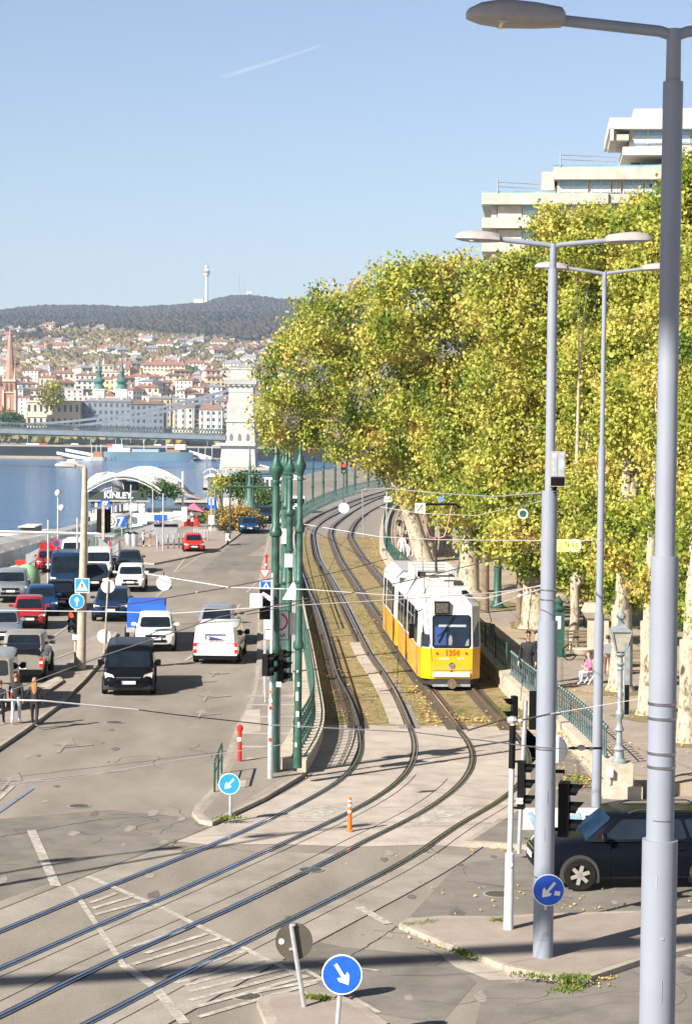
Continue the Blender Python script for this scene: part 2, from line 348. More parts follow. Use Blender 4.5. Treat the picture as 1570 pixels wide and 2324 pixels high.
def bed(b,y0,y1,z,mi=0,st=3.0):
    k=int((y1-y0)/st)+1; vs=[];fs=[]
    for i in range(k+1):
        y=y0+(y1-y0)*i/k; xl=edge(WL,y); xr=edge(WR,y); vs+=[(xl,y,z),(xr,y,z)]
    for i in range(k): fs.append((2*i,2*i+1,2*i+3,2*i+2))
    b.add(vs,fs,mi)
YC=P(900,1647).y
bed(b,YC,181,.006); tag(b.obj('track_grass_bed',bed_m,ang=0),kind='structure')
b=B(); bed(b,181,420,.006,st=6); tag(b.obj('track_ballast_bed',ballast_m,ang=0),kind='structure')
b=B(); bed(b,56.9,YC,.004,st=1); tag(b.obj('crossing_slab',concrete,ang=0),kind='structure')
# rails
for i,L in enumerate(rails):
    lab=['outermost left rail of the tram tracks','second rail from the left, along the pale concrete strip','third rail, running out from under the tram','rightmost rail of the tram tracks'][i]
    lo=[p for p in L if p.y<YC+.3]; hi=[p for p in L if p.y>=YC-.9]
    T=thing('tram_rail',lab,'rail',(L[0].x,L[0].y,0))
    b=B(); ribbon(b,lo,-.085,.125,.014); b.obj('groove',groove,T,world=True,ang=0)
    b=B(); ribbon(b,lo,-.035,.035,.008,.024); ribbon(b,lo,.085,.115,.008,.022)
    b.obj('rail_head',steel,T,world=True,ang=0)
    b=B(); ribbon(b,hi,-.035,.04,.0,.15); b.obj('rail_head',steel,T,world=True,ang=0)
    b=B(); ribbon(b,hi,-.08,-.037,.0,.11); ribbon(b,hi,.042,.085,0,.11)
    if i in(1,2): pass
    b.obj('rail_foot',rust,T,world=True,ang=0)
    b=B(); ribbon(b,[p for p in hi if p.y<230],-.36,-.08,.010); ribbon(b,[p for p in hi if p.y<230],.08,.36,.010); b.obj('trackside_dirt',rust if i!=1 else ballast_m,T,world=True,ang=0)
# pale concrete ribbon between second rail and the green strip (cable trough)
b=B(); L=[p for p in rails[1] if YC<p.y<92]; ribbon(b,L,-.62,-.16,.0,.06); tag(b.obj('cable_trough',concrete),'pale concrete cable trough beside the second rail','cable trough')
# check rail beside rail 2 far part
b=B(); L=[p for p in rails[1] if 92<=p.y<185]; ribbon(b,L,-.36,-.26,.0,.14); tag(b.obj('guard_rail',rust),'rusty guard rail beside the second rail in the bend','rail')
# -------------------------------------------------------- pavements with kerbs
def island(name,px,z=.12,m=asphalt_r,kerb=.16):
    pts=[(p.x,p.y) for p in gp(px)]
    b=B(); b.prism(pts,-.02,z-.004,0,0)
    o=b.obj(name,[kerb_m],ang=0); tag(o,kind='structure')
    c=Vector((sum(p[0] for p in pts)/len(pts),sum(p[1] for p in pts)/len(pts)))
    # inset sheet
    n=len(pts); ar=sum(pts[i][0]*pts[(i+1)%n][1]-pts[(i+1)%n][0]*pts[i][1] for i in range(n)); sg=1 if ar>0 else -1
    ins=[]
    for i in range(n):
        a=Vector(pts[i-1]);p=Vector(pts[i]);q=Vector(pts[(i+1)%n])
        d1=(p-a).normalized();d2=(q-p).normalized(); n1=Vector((-d1.y,d1.x))*sg;n2=Vector((-d2.y,d2.x))*sg
        bi=(n1+n2); bi=bi/max(.5,bi.length_squared/2) if bi.length>1e-3 else n1
        ins.append(p+bi*kerb)
    b=B(); b.poly([(p.x,p.y,z) for p in ins]); o2=b.obj(name+'_surface',m,ang=0); tag(o2,kind='structure')
island('centre_pavement',[(482,1876),(452,1870),(436,1852),(445,1835),(484,1797),(510,1730),(536,1656),(560,1610),(577,1570),(583,1497),(584,1414),(590,1310),(600,1260),(612,1205),(660,1165),(750,1128),(762,1131),(700,1166),(668,1190),(654,1225),(656,1290),(668,1380),(676,1440),(690,1520),(640,1757),(694,1762),(600,1820)],z=.12)
island('left_pavement',[(-60,1745),(0,1703),(60,1662),(130,1610),(190,1552),(225,1512),(240,1480),(268,1440),(240,1436),(190,1462),(165,1500),(120,1545),(60,1580),(-60,1660)],m=asphalt_r)
island('left_kerb_island',[(-60,1655),(20,1618),(95,1590),(145,1556),(135,1545),(80,1572),(0,1600),(-60,1612)],z=.22,m=concrete)
island('corner_pavement',[(905,2108),(920,2098),(999,2091),(1127,2092),(1206,2087),(1452,2079),(1800,2070),(1800,2090),(1570,2166),(1452,2192),(1335,2232),(1310,2234),(1250,2226),(1153,2207),(1090,2183),(1034,2161),(975,2138)],m=asphalt_r)
island('bottom_island',[(583,2286),(600,2274),(640,2268),(684,2264),(740,2268),(780,2277),(815,2290),(900,2350),(1000,2420),(640,2420)],m=asphalt_r,kerb=.2)
island('promenade_pavement',[(1055,1919),(1060,1914),(1160,1850),(1190,1800),(1190,1760),(1262,1680),(1330,1745),(1390,1822),(1460,1826),(1700,1826),(1700,1905),(1195,1930)],m=asphalt_d)
# quay side pavement behind the kerb
island('quay_pavement',[(350,1282),(420,1268),(500,1246),(530,1225),(552,1208),(590,1190),(620,1168),(640,1140),(600,1138),(560,1163),(450,1180),(330,1197),(300,1215),(240,1240),(262,1275)],m=asphalt_r)
# promenade : sheet east of the right wall, 0.6 m above the track
prom=[(p.x+.25,p.y) for p in WR if p.y>54]
b=B(); b.prism(prom+[(prom[-1][0]+60,prom[-1][1]),(150,300),(150,54.5),(P(1451,1822).x,54.0)],-.02,.35,0); tag(b.obj('promenade',[concrete_y],ang=0),kind='structure')
PZ=.35
# promenade patches
b=B()
for pts in ([(1330,1590),(1570,1640),(1700,1700),(1700,1760),(1440,1760),(1300,1640)],[(1110,1440),(1300,1480),(1570,1560),(1570,1590),(1250,1545)],[(1100,1380),(1570,1400),(1570,1430),(1130,1420)]):
    b.poly([(p.x,p.y,PZ+.005) for p in gp(pts,PZ)])
tag(b.obj('promenade_path',asphalt_r,ang=0),kind='structure')
b=B()
for (x,y,rx,ry) in ((1210,1420,60,14),(1300,1465,60,13),(1408,1568,60,13),(1470,1624,80,15),(1555,1684,60,14),(1120,1375,60,12)):
    b.poly([(p.x,p.y,PZ+.01) for p in [P(x+rx*math.cos(t)*random.uniform(.8,1.15),y+ry*math.sin(t)*random.uniform(.8,1.15),PZ) for t in [k*.45 for k in range(14)]]])
tag(b.obj('tree_pits',earth_m,ang=0),kind='structure')
# asphalt patches and repairs
b=B()
for k,pts in enumerate(([(1070,2225),(1240,2240),(1395,2210),(1480,2290),(1440,2310),(1010,2290)],)):
    pass
b.poly([(p.x,p.y,.004) for p in gp([(965,2170),(1095,2165),(1265,2210),(1270,2222),(1110,2225),(1060,2205)])])
tag(b.obj('asphalt_patch',concrete,ang=0),kind='structure')
b=B()
for pts in ([(-40,1862),(250,1838),(436,1856),(482,1880),(330,1945),(150,1990),(0,2045),(-40,2060)],[(515,1275),(560,1262),(606,1262),(598,1295),(540,1297)],[(450,1300),(520,1240),(600,1205),(604,1235),(560,1262),(515,1300)],[(1040,1960),(1250,1935),(1560,1930),(1570,2060),(1240,2078),(1000,2085),(930,2080)],[(640,2120),(780,2150),(1000,2170),(1080,2230),(1000,2324),(850,2300),(800,2270),(640,2200)],[(1100,2240),(1570,2180),(1700,2324),(1060,2400)]):
    rz_k=.0022+.0005*len(b.f); b.poly([(p.x,p.y,rz_k) for p in gp(pts)])
tag(b.obj('asphalt_repair',asphalt_d,ang=0),kind='structure')
# ---------------------------------------------------------------- markings
mk=B(); LZ=[.0126]
def line(x0,y0,x1,y1,wd=.14,m=None):
    a,c=P(x0,y0),P(x1,y1); d=(c-a).normalized(); nn=Vector((-d.y,d.x,0))*wd/2
    LZ[0]+=.00012; (m or mk).poly([(q.x,q.y,LZ[0]) for q in (a-nn,c-nn,c+nn,a+nn)])
line(72,1885,128,2012,.22); line(200,1990,360,2058,.16); line(365,2060,690,2220,.14); line(160,2010,280,2190,.12); line(280,2190,350,2240,.2); line(350,2240,420,2324,.2)
line(30,1785,-40,1850,.12)
for (x0,y0,x1,y1) in ((205,2050,265,2028),(210,2063,300,2036),(215,2077,330,2047),(250,2088,345,2060),(300,2150,420,2110),(330,2165,470,2120),(300,2190,500,2130),(330,2205,520,2145),(370,2218,560,2158),(400,2232,600,2178),
    (420,2238,640,2180),(430,2252,660,2196),(430,2272,690,2204),(440,2288,700,2216),(450,2310,720,2230),(570,2255,740,2222)):
    line(x0,y0,x1,y1,.13)
line(815,2060,880,2098,.2); line(690,2200,860,2300,.1); line(1540,2160,1640,2185,.45)
line(725,2185,860,2205,.08)
# lane lines in the main road
for seg in ((440,1488,492,1440),(420,1500,438,1488),(505,1425,545,1372),(560,1345,600,1305),(395,1300,425,1262),(330,1380,372,1340),(470,1235,520,1205),(520,1205,560,1175)): line(*seg,wd=.14)
for seg in ((85,1470,165,1415),(110,1500,200,1468),(170,1515,230,1480),(400,1300,560,1190)): line(*seg,wd=.12)
for seg in ((228,1502,262,1462),(205,1478,280,1452),(240,1468,250,1440)): line(*seg,wd=.3)
line(0,1779,300,1748,.05); 
tag(mk.obj('road_markings',paint_w,ang=0),kind='structure')
mb=B(); line(-10,1850,75,1790,.10,mb); tag(mb.obj('blue_marking',paint_b,ang=0),kind='structure')
# arrows
ma=B()
for (x,y,sc_) in ((145,1694,1),(20,1776,1),(468,1582,1),(455,1622,.8),(450,1548,.8),(485,1530,.7),(455,1485,.7)):
    c=P(x,y); 
    for q in ([(-.06,-1.1),(.06,-1.1),(.06,.5),(-.06,.5)],[(-.35,.2),(.0,.1),(.35,.2),(0,1.4)],[(.08,-.3),(.9,.2),(.85,.4),(.08,0)]):
        LZ[0]+=.00012; ma.poly([(c.x+u*sc_,c.y+v*sc_*1.2,LZ[0]) for u,v in q])
tag(ma.obj('arrow_markings',paint_f,ang=0),kind='structure')
# cracks and tar seams in the asphalt
ck=B(); cr_=random.Random(12)
for i in range(26):
    if i<17: x,y=cr_.uniform(0,520),cr_.uniform(1560,2000)
    else: x,y=cr_.uniform(700,1560),cr_.uniform(1950,2320)
    c=P(x,y); a=cr_.choice([0,math.pi/2,.3,1.2])+cr_.gauss(0,.25); L=[c]
    for k in range(cr_.randint(6,22)): a+=cr_.gauss(0,.38); L.append(L[-1]+Vector((math.cos(a),math.sin(a),0))*.22)
    w_=cr_.uniform(.004,.010); ribbon(ck,L,-w_,w_,.0063+i*.00003)
for (x0,y0,x1,y1) in ((0,1768,640,1690),(330,1950,600,1890),(900,2105,700,2230),(1060,2000,1300,2040),(0,1900,230,1860)): 
    a,c=P(x0,y0),P(x1,y1); n_=30; L=[a.lerp(c,k/n_)+Vector((0,cr_.gauss(0,.03),0)) for k in range(n_+1)]; ribbon(ck,L,-.014,.014,.0079)
mh=B()
for (x,y,r_) in ((260,1640,.33),(705,1975,.30),(1130,2030,.33),(180,1830,.30),(560,2262,.28)):
    c=P(x,y); mh.lathe([(r_,.010),(r_,.0145)],(c.x,c.y,0),22,0); mh.lathe([(r_*.86,.0146),(r_*.86,.0150)],(c.x,c.y,0),22,1)
tag(mh.obj('manhole_covers',[concrete2,mat('cast_iron_cover',(.10,.09,.08),.6,.3,var=.4,scale=30)],ang=0),kind='structure')
sp=B(); spr=random.Random(8)
for k in range(60):
    x,y=(spr.uniform(0,560),spr.uniform(1600,2050)) if k<34 else (spr.uniform(560,1560),spr.uniform(1935,2320)); c=P(x,y); r_=spr.uniform(.05,.28); n_=9
    sp.poly([(c.x+math.cos(q*6.283/n_)*r_*spr.uniform(.6,1.1)*.7,c.y+math.sin(q*6.283/n_)*r_*spr.uniform(.6,1.3)*1.5,.0066+k*.00001) for q in range(n_)],k%2)
tag(sp.obj('oil_stains',[mat('oil_stain',(.13,.12,.108),.7,var=.3,scale=6),mat('repair_spot',(.26,.235,.205),.9,var=.2,scale=6)],ang=0),kind='structure')
tag(ck.obj('asphalt_cracks',mat('crack_tar',(.055,.05,.045),.9,var=.3),ang=0),kind='structure')
# slab panels on the centre pavement (pale joints)
mj=B()
for y0,xa,xb in ((1437,592,660),(1502,588,660),(1540,575,668),(1580,560,672),(1600,560,678),(1627,556,680),(1665,548,660),(1695,540,655),(1722,560,640)):
    a,c=P(xa,y0,.12),P(xb,y0,.12); mj.poly([(a.x,a.y-.16,.128),(c.x,c.y-.16,.128),(c.x,c.y+.16,.128),(a.x,a.y+.16,.128)])
tag(mj.obj('paving_strips',concrete,ang=0),kind='structure')
b=B(); b.poly([(p.x,p.y,.126) for p in gp([(536,1656),(560,1612),(590,1610),(592,1660),(540,1668)],.12)]); b.poly([(p.x,p.y,.126) for p in gp([(505,1770),(560,1768),(555,1790),(498,1800)],.12)])
b.poly([(p.x,p.y,.1225) for p in gp([(596,1500),(660,1500),(668,1540),(664,1750),(560,1815),(480,1862),(460,1845),(500,1800),(545,1700),(575,1600)],.12)],1)
tag(b.obj('pavement_patch',[concrete,asphalt],ang=0),kind='structure')
b=B()
for pts in ([(345,1838),(400,1800)],): pass
b.poly([(p.x,p.y,.012) for p in gp([(735,1826),(800,1832),(725,1858),(650,1856),(700,1838)])]); b.poly([(p.x,p.y,.012) for p in gp([(1005,1830),(1075,1832),(1040,1850),(940,1875),(920,1868),(960,1850)])])
tag(b.obj('worn_marking',paint_w,ang=0),kind='structure')
# fallen leaves and weeds
def leafstuff(name,zones,n,cols,size=.07,seed=1):
    r=random.Random(seed); b=B()
    for i in range(n):
        z=r.choice(zones); (x0,y0,x1,y1,rad,zz)=z; t=r.random(); c=P(x0+(x1-x0)*t,y0+(y1-y0)*t,zz)
        a=r.uniform(0,6.28); d=abs(r.gauss(0,rad)); c=c+Vector((math.cos(a)*d,math.sin(a)*d,0)); s=size*r.uniform(.5,1.4); w=r.uniform(0,6.28)
        pts=[(c.x+math.cos(w+k*1.57)*s*(1 if k%2 else .6),c.y+math.sin(w+k*1.57)*s*(1 if k%2 else .6),zz+.02+r.uniform(0,.05)) for k in range(4)]
        b.poly(pts)
    o=b.obj(name,leaf_mat(name+'_m',cols,.0,2.0,.1),ang=0); return tag(o,kind='stuff')
leafc=[(.20,.10,.03),(.42,.27,.06),(.58,.44,.10),(.50,.33,.12),(.62,.52,.25)]
leafstuff('fallen_leaves_on_track',[(760,1640,720,1400,1.2,.02),(960,1640,820,1330,1.6,.02),(840,1450,780,1250,1.4,.02),(1000,1630,1120,1640,1.0,.02),(850,1300,845,1215,.7,.02),(845,1215,860,1280,.5,.02),(935,1560,975,1640,.25,.03)],1300,leafc,.06,3)
leafstuff('fallen_leaves_on_road',[(1065,1928,1190,1932,.18,.0),(1150,2215,1330,2240,.15,0),(1330,2235,1390,2222,.15,0),(1230,2062,1340,2070,1.2,0),(1240,1990,1450,2050,2,0),(990,2020,1100,2090,2,0),(640,1768,690,1768,.1,.0),(915,2110,1000,2155,.15,.0)],300,leafc,.032,4)
leafstuff('fallen_leaves_on_promenade',[(1260,1640,1350,1780,.6,.36),(1300,1700,1500,1700,2.5,.36),(1250,1560,1500,1600,4,.36),(1290,1760,1340,1790,.5,.13)],420,leafc,.06,5)
def grasstuff(name,zones,n,seed=2,h=.16):
    r=random.Random(seed); b=B()
    for i in range(n):
        (x0,y0,x1,y1,rad,zz)=r.choice(zones); t=r.random(); c=P(x0+(x1-x0)*t,y0+(y1-y0)*t,zz)
        c=c+Vector((r.gauss(0,rad),r.gauss(0,rad),0)); a=r.uniform(0,6.28); hh=h*r.uniform(.4,1.2); w=.012+.012*r.random(); lx,ly=r.gauss(0,.06),r.gauss(0,.06)
        b.poly([(c.x-math.cos(a)*w,c.y-math.sin(a)*w,zz),(c.x+math.cos(a)*w,c.y+math.sin(a)*w,zz),(c.x+lx,c.y+ly,zz+hh)])
    return tag(b.obj(name,leaf_mat(name+'_m',[(.05,.11,.02),(.10,.20,.03),(.24,.28,.06),(.32,.28,.08)],.2,2.0,.2),ang=0),kind='stuff')
grasstuff('kerb_weeds',[(915,2102,985,2096,.07,.08),(1030,2158,1065,2172,.07,.1),(1170,2212,1320,2228,.06,.12),(1270,2222,1330,2218,.08,.12),(1270,2250,1310,2240,.12,0),(1120,2092,1150,2090,.05,.1),(500,1857,535,1857,.12,.12),(640,1760,700,1762,.08,.0),(740,2268,700,2264,.05,.12),(160,1520,190,1520,.15,.12),(1195,1905,1240,1912,.05,.1),(1290,1760,1330,1780,.25,.13)],2300,2,.085)
grasstuff('track_grass',[(700,1400,760,1640,.5,0),(860,1560,900,1640,.3,0),(830,1400,860,1500,.35,0),(760,1300,800,1420,.45,0),(1140,1600,1180,1640,.4,0),(870,1460,940,1600,.3,0),(720,1300,740,1400,.4,0)],4500,5,.07)
# ================================================================ vehicles (front toward -Y)
def lerp(a,b,t): return a+(b-a)*t
def bil(q,u,v): 
    a=Vector(q[0]).lerp(Vector(q[1]),u); c=Vector(q[3]).lerp(Vector(q[2]),u); return a.lerp(c,v)
def panel(q,u0,u1,v0,v1,off=.006,round_=True):
    n=(Vector(q[1])-Vector(q[0])).cross(Vector(q[3])-Vector(q[0])).normalized()*off
    cu,cv=(u1-u0)*.06,(v1-v0)*.1
    uv=[(u0+cu,v0),(u1-cu,v0),(u1,v0+cv),(u1,v1-cv),(u1-cu,v1),(u0+cu,v1),(u0,v1-cv),(u0,v0+cv)]
    return [bil(q,u,v)+n for u,v in uv]
KIND={
 # stations (t, zlow, ztop, w) ; g = (base front, roof front, roof rear, base rear), belt, wheel positions
 'hatch':dict(st=[(0,.24,.40,.74),(.02,.17,.47,.88),(.07,.13,.53,.95),(.15,.12,.58,.99),(.27,.12,.635,1),(.6,.12,.66,1),(.9,.14,.66,.99),(.97,.18,.60,.93),(1,.26,.50,.82)],g=(.25,.42,.80,.96),belt=.64,wh=(.17,.82),r=.31,gw=.88,rw=.70),
 'sedan':dict(st=[(0,.24,.38,.74),(.02,.16,.46,.88),(.08,.13,.54,.95),(.16,.12,.59,.99),(.29,.12,.64,1),(.6,.12,.67,1),(.84,.14,.68,.98),(.97,.18,.66,.92),(1,.28,.58,.82)],g=(.27,.43,.72,.90),belt=.65,wh=(.17,.81),r=.33,gw=.88,rw=.68),
 'suv':dict(st=[(0,.24,.46,.78),(.02,.18,.52,.90),(.06,.15,.57,.96),(.14,.14,.61,.99),(.25,.14,.645,1),(.6,.14,.665,1),(.92,.16,.67,.99),(.98,.2,.62,.94),(1,.28,.52,.84)],g=(.24,.38,.84,.97),belt=.65,wh=(.195,.81),r=.36,gw=.90,rw=.74),
 'van':dict(st=[(0,.20,.36,.80),(.02,.13,.42,.92),(.06,.12,.47,.97),(.12,.11,.52,1),(.18,.11,.545,1),(.6,.11,.55,1),(.97,.12,.55,1),(1,.16,.52,.96)],g=(.17,.31,.975,.995),belt=.56,wh=(.17,.80),r=.33,gw=.965,rw=.84),
 'bigvan':dict(st=[(0,.17,.32,.80),(.02,.12,.36,.92),(.06,.11,.42,.97),(.12,.10,.46,1),(.18,.10,.48,1),(.6,.10,.48,1),(.97,.11,.48,1),(1,.14,.46,.97)],g=(.11,.22,.985,.998),belt=.47,wh=(.17,.80),r=.35,gw=.975,rw=.88),
 'pickup':dict(st=[(0,.26,.46,.80),(.02,.2,.52,.92),(.07,.18,.56,.97),(.14,.17,.59,1),(.24,.17,.61,1),(.6,.17,.62,1),(.97,.2,.62,1),(1,.24,.60,.97)],g=(.22,.33,.60,.66),belt=.60,wh=(.17,.78),r=.39,gw=.90,rw=.76)}
def wheel(T,x,y,r,side,rimm=alloy,w=.22):
    b=B(); b.lathe([(r*.60,-w/2),(r*.93,-w/2),(r,-w*.32),(r,w*.32),(r*.93,w/2),(r*.60,w/2)],n=24,ax='x',cap=False); wo=b.obj('wheel',rubber,T,loc=(x,y,r))
    b=B(); f=side*w*.46
    b.lathe([(.001,f*.8),(r*.56,f*.8),(r*.60,f),(r*.65,f*1.02),(r*.65,f*.2)] if side>0 else [(r*.65,f*.2),(r*.65,f*1.02),(r*.60,f),(r*.56,f*.8),(.001,f*.8)],n=24,ax='x',mi=1)
    for k in range(6):
        a=k*math.pi/3+.3; c=Vector((f*.9,math.cos(a)*r*.33,math.sin(a)*r*.33))
        b.box(c,(.03,r*.56,r*.22),0,rx=a)
    b.lathe([(.001,f*1.05),(r*.14,f*.95),(r*.14,f*.6)],n=10,ax='x')
    b.lathe([(r*.6,f*.98),(r*.65,f*1.03),(r*.68,f*.9)],n=24,ax='x',cap=False)
    b.obj('rim',[rimm,black],wo)
def car(name,label,cat,loc,yaw,L,W,H,kind,paint,lights=True,group=None,detail=True,roofrails=False,lowcol=None,lit=False,platec=plate,tint=None,open_boot=False,rearwin=True):
    K=KIND[kind]; T=thing(name,label,cat,loc,yaw,group); g_=tint or glass
    Y=lambda t:(t-.5)*L
    Wh=W/2
    def top(t):
        st=K['st']
        for i in range(len(st)-1):
            if st[i][0]<=t<=st[i+1][0]: f=(t-st[i][0])/(st[i+1][0]-st[i][0]); return lerp(st[i][2],st[i+1][2],f)*H, lerp(st[i][3],st[i+1][3],f)*Wh, lerp(st[i][1],st[i+1][1],f)*H
        return st[-1][2]*H,st[-1][3]*Wh,st[-1][1]*H
    rings=[]
    ts=sorted(set([s[0] for s in K['st']]+[.1,.2,.35,.45,.7,.8]))
    for t in ts:
        zt,wf,zl=top(t); y=Y(t); h=zt-zl
        half=[(wf*.80,zl),(wf*.95,zl+h*.08),(wf*.985,zl+h*.3),(wf,zl+h*.55),(wf*.97,zl+h*.80),(wf*.90,zl+h*.93),(wf*.72,zt),(wf*.3,zt+.015*H)]
        rings.append([(x,y,z) for x,z in half]+[(-x,y,z) for x,z in half[::-1]])
    b=B(); nn=16
    low=lambda i,j: 1 if j in ((0,1,13,14,15) if kind=='van' else (0,14,15)) else 0
    b.loft(rings,0,True,low)
    # wheel-arch lips
    for wt in K['wh']:
        for s in (-1,1):
            y=Y(wt); r=K['r']; _,wf,_=top(wt)
            pts=[(y+math.cos(a)*(r+.07),r+math.sin(a)*(r+.07)) for a in [math.pi*k/12 for k in range(13)]]
            b.xprism([(y-r-.07,.14*H*.8)]+pts[::-1]+[(y+r+.07,.14*H*.8)],s*(wf-.10),s*(wf+.004),1)
    # greenhouse
    b0,rf,rr,b1=K['g']; zb=K['belt']*H-.02; gw=K['gw']*Wh; rw=K['rw']*Wh
    def ring(v):
        z=lerp(zb,H*.955,v); w_=lerp(gw,rw*1.06,v); yf=lerp(Y(b0),Y(rf)-.04,v); yr=lerp(Y(b1),Y(rr)+.04,v)
        return [(w_*.90,yf-.02*(1-v)-.03,z),(w_,yf+.10,z),(w_,yr-.12,z),(w_*.85,yr+.02,z),(-w_*.85,yr+.02,z),(-w_,yr-.12,z),(-w_,yf+.10,z),(-w_*.90,yf-.02*(1-v)-.03,z)]
    def roof(z,s,k):
        w_=rw*s; yf=Y(rf)+k; yr=Y(rr)-k*.6
        return [(w_*.90,yf-.02,z),(w_,yf+.10,z),(w_,yr-.12,z),(w_*.85,yr,z),(-w_*.85,yr,z),(-w_,yr-.12,z),(-w_,yf+.10,z),(-w_*.90,yf-.02,z)]
    bd=[ring(0),ring(.5),ring(1),roof(H*.985,.95,.05),roof(H,.70,.28)]
    b.loft(bd)
    if kind=='pickup':
        b.be(-Wh*.86,Wh*.86,Y(.68),Y(.985),.615*H,.64*H,1)
    b.obj('body',[paint,lowcol or black],T,ang=40)
    r0,r1=ring(0),ring(1)
    def win(nm,q,*a):
        x=B(); x.poly(panel(q,*a)); x.obj(nm,g_ if nm=='windscreen' else glass,T,ang=0)
    win('windscreen',[r0[7],r0[0],r1[0],r1[7]],.02,.98,.06,(.82 if kind=='van' else .90),.008)
    if rearwin: win('rear_window',[r0[3],r0[4],r1[4],r1[3]],.03,.97,.30 if kind=='van' else .12,.95,.008)
    long=(Y(b1)-Y(b0))
    cuts=[(.04,.34),(.37,.66),(.69,.96)] if kind in('suv','van','hatch','sedan') else [(.06,.47),(.52,.94)]
    if kind in('bigvan',): cuts=[(.02,.20)]
    for u0,u1 in cuts:
        win('side_window',[r0[1],r0[2],r1[2],r1[1]],u0,u1,.10,.90,.006)
        win('side_window',[r0[5],r0[6],r1[6],r1[5]],1-u1,1-u0,.10,.90,.006)
    wr=K['r']
    for wt in K['wh']:
        for s in (-1,1): _,wf,_=top(wt); wheel(T,s*(wf-.06),Y(wt),wr,s)
    # front: grille, plate, lights
    zt,wf,zl=top(.02)
    def fr(u,v,t=.02):   # u -1..1, v = fraction of H
        return Vector((u*Wh,Y(0)-.012+abs(u)**2.5*.10*L*.5,v*H))
    hz_={'hatch':.46,'sedan':.46,'suv':.50,'van':.40,'bigvan':.34,'pickup':.50}[kind]
    for s in(-1,1):
        x=B(); q=[fr(s*.52,hz_-.045)+Vector((0,-.005,0)),fr(s*.90,hz_-.02)+Vector((0,-.02,0)),fr(s*.93,hz_+(.10 if kind=='van' else .055))+Vector((0,.05,0)),fr(s*.60,hz_+(.05 if kind=='van' else .03))+Vector((0,.02,0))]
        if s<0: q=q[::-1]
        x.add(q+[p+Vector((0,.12,0)) for p in q],[(0,1,2,3),(4,7,6,5),(0,4,5,1),(1,5,6,2),(2,6,7,3),(3,7,4,0)])
        x.obj('headlight',LIT if lit else lens,T,ang=0)
    x=B(); x.box(fr(0,hz_-.03)+Vector((0,.0,0)),(Wh*.95,.05,H*.075),0); x.box(fr(0,hz_+.005)+Vector((0,-.02,0)),(Wh*.95,.02,H*.012),1)
    x.box(fr(0,hz_-.17)+Vector((0,.0,0)),(Wh*1.1,.06,H*.075),0); x.obj('grille',[black,chrome],T,ang=0)
    for s in (-1,1):
        x=B(); x.lathe([(.001,-.03),(.055,-.03),(.06,.03)],fr(s*.68,hz_-.18),10,0,ax='y'); x.obj('fog_lamp',lens,T)
    x=B(); x.box(fr(0,hz_-.10)+Vector((0,-.045,0)),(.52,.02,.115),0); x.box(fr(0,hz_-.10)+Vector((-.24,-.052,0)),(.045,.016,.11),1); x.obj('number_plate',[platec,blue_s],T,ang=0)
    # rear
    zt,wf,zl=top(.98); yr=Y(1)
    rz={'hatch':.52,'sedan':.56,'suv':.56,'van':.42,'bigvan':.40,'pickup':.46}[kind]
    tall={'van':.13,'bigvan':.12,'pickup':.10}.get(kind,.05)
    for s in (-1,1):
        x=B(); x.box((s*Wh*.90,yr-.045,rz*H),(Wh*.15,.12,tall*H*2 if tall>.06 else .12*H),0); 
        if tall>.06: x.box((s*Wh*.90,yr+.018,rz*H),(Wh*.13,.012,tall*H*.5),1)
        x.obj('tail_light',[tail,white_s],T,ang=0)
    x=B(); x.box((-.02 if kind!='van' else -.25,yr+.012,rz*H-.11*H if kind!='hatch' else rz*H-.08*H),(.52,.02,.115)); x.obj('number_plate',platec,T,ang=0)
    x=B(); x.box((0,yr-.05,(zl/H+.045)*H),(W*.93,.24,H*.10)); x.obj('rear_bumper',lowcol or black,T,ang=0)
    # mirrors
    for s in(-1,1):
        x=B(); yy=Y(b0)+.28 if kind not in('van','bigvan') else Y(b0)+.45; zz=zb+.12
        hh=.16 if kind in('hatch','sedan','suv','pickup') else .27
        x.loft([[(s*(gw+a),yy+c,zz+e) for a,c,e in ((.0,-.0,0),(.0,.03,0),(.0,.03,.04),(.0,0,.04))],[(s*(gw+a),yy+c,zz+e) for a,c,e in ((.10,-.02,-hh*.3),(.10,.08,-hh*.3),(.10,.08,hh*.6),(.10,-.02,hh*.6))],[(s*(gw+a),yy+c,zz+e) for a,c,e in ((.26,0,-hh*.2),(.25,.07,-hh*.2),(.25,.07,hh*.55),(.26,0,hh*.55))]])
        x.obj('door_mirror',black if kind in('van','bigvan') else paint,T)
    if roofrails:
        for s in(-1,1):
            x=B(); x.tube([(s*rw*.88,Y(rf)+.25,H*.985),(s*rw*.88,Y(rf)+.45,H+.045),(s*rw*.88,Y(rr)-.3,H+.045),(s*rw*.88,Y(rr)-.1,H*.985)],.018,6); x.obj('roof_rail',chrome,T)
    # door seams & handles
    if detail:
        for s in(-1,1):
            for t in ((.335,.56) if kind in('hatch','sedan','suv') else (.29,.52)):
                zt,wf,zl=top(t); x=B(); x.be(s*(wf-.02),s*(wf+.002),Y(t)-.006,Y(t)+.006,zl+.08,K['belt']*H-.04); x.obj('door_seam',black,T,ang=0)
            for t in (.50,.68):
                zt,wf,zl=top(t); x=B(); x.be(s*wf*.97,s*(wf+.02),Y(t)-.09,Y(t)+.05,K['belt']*H-.17,K['belt']*H-.13); x.obj('door_handle',black,T,ang=0)
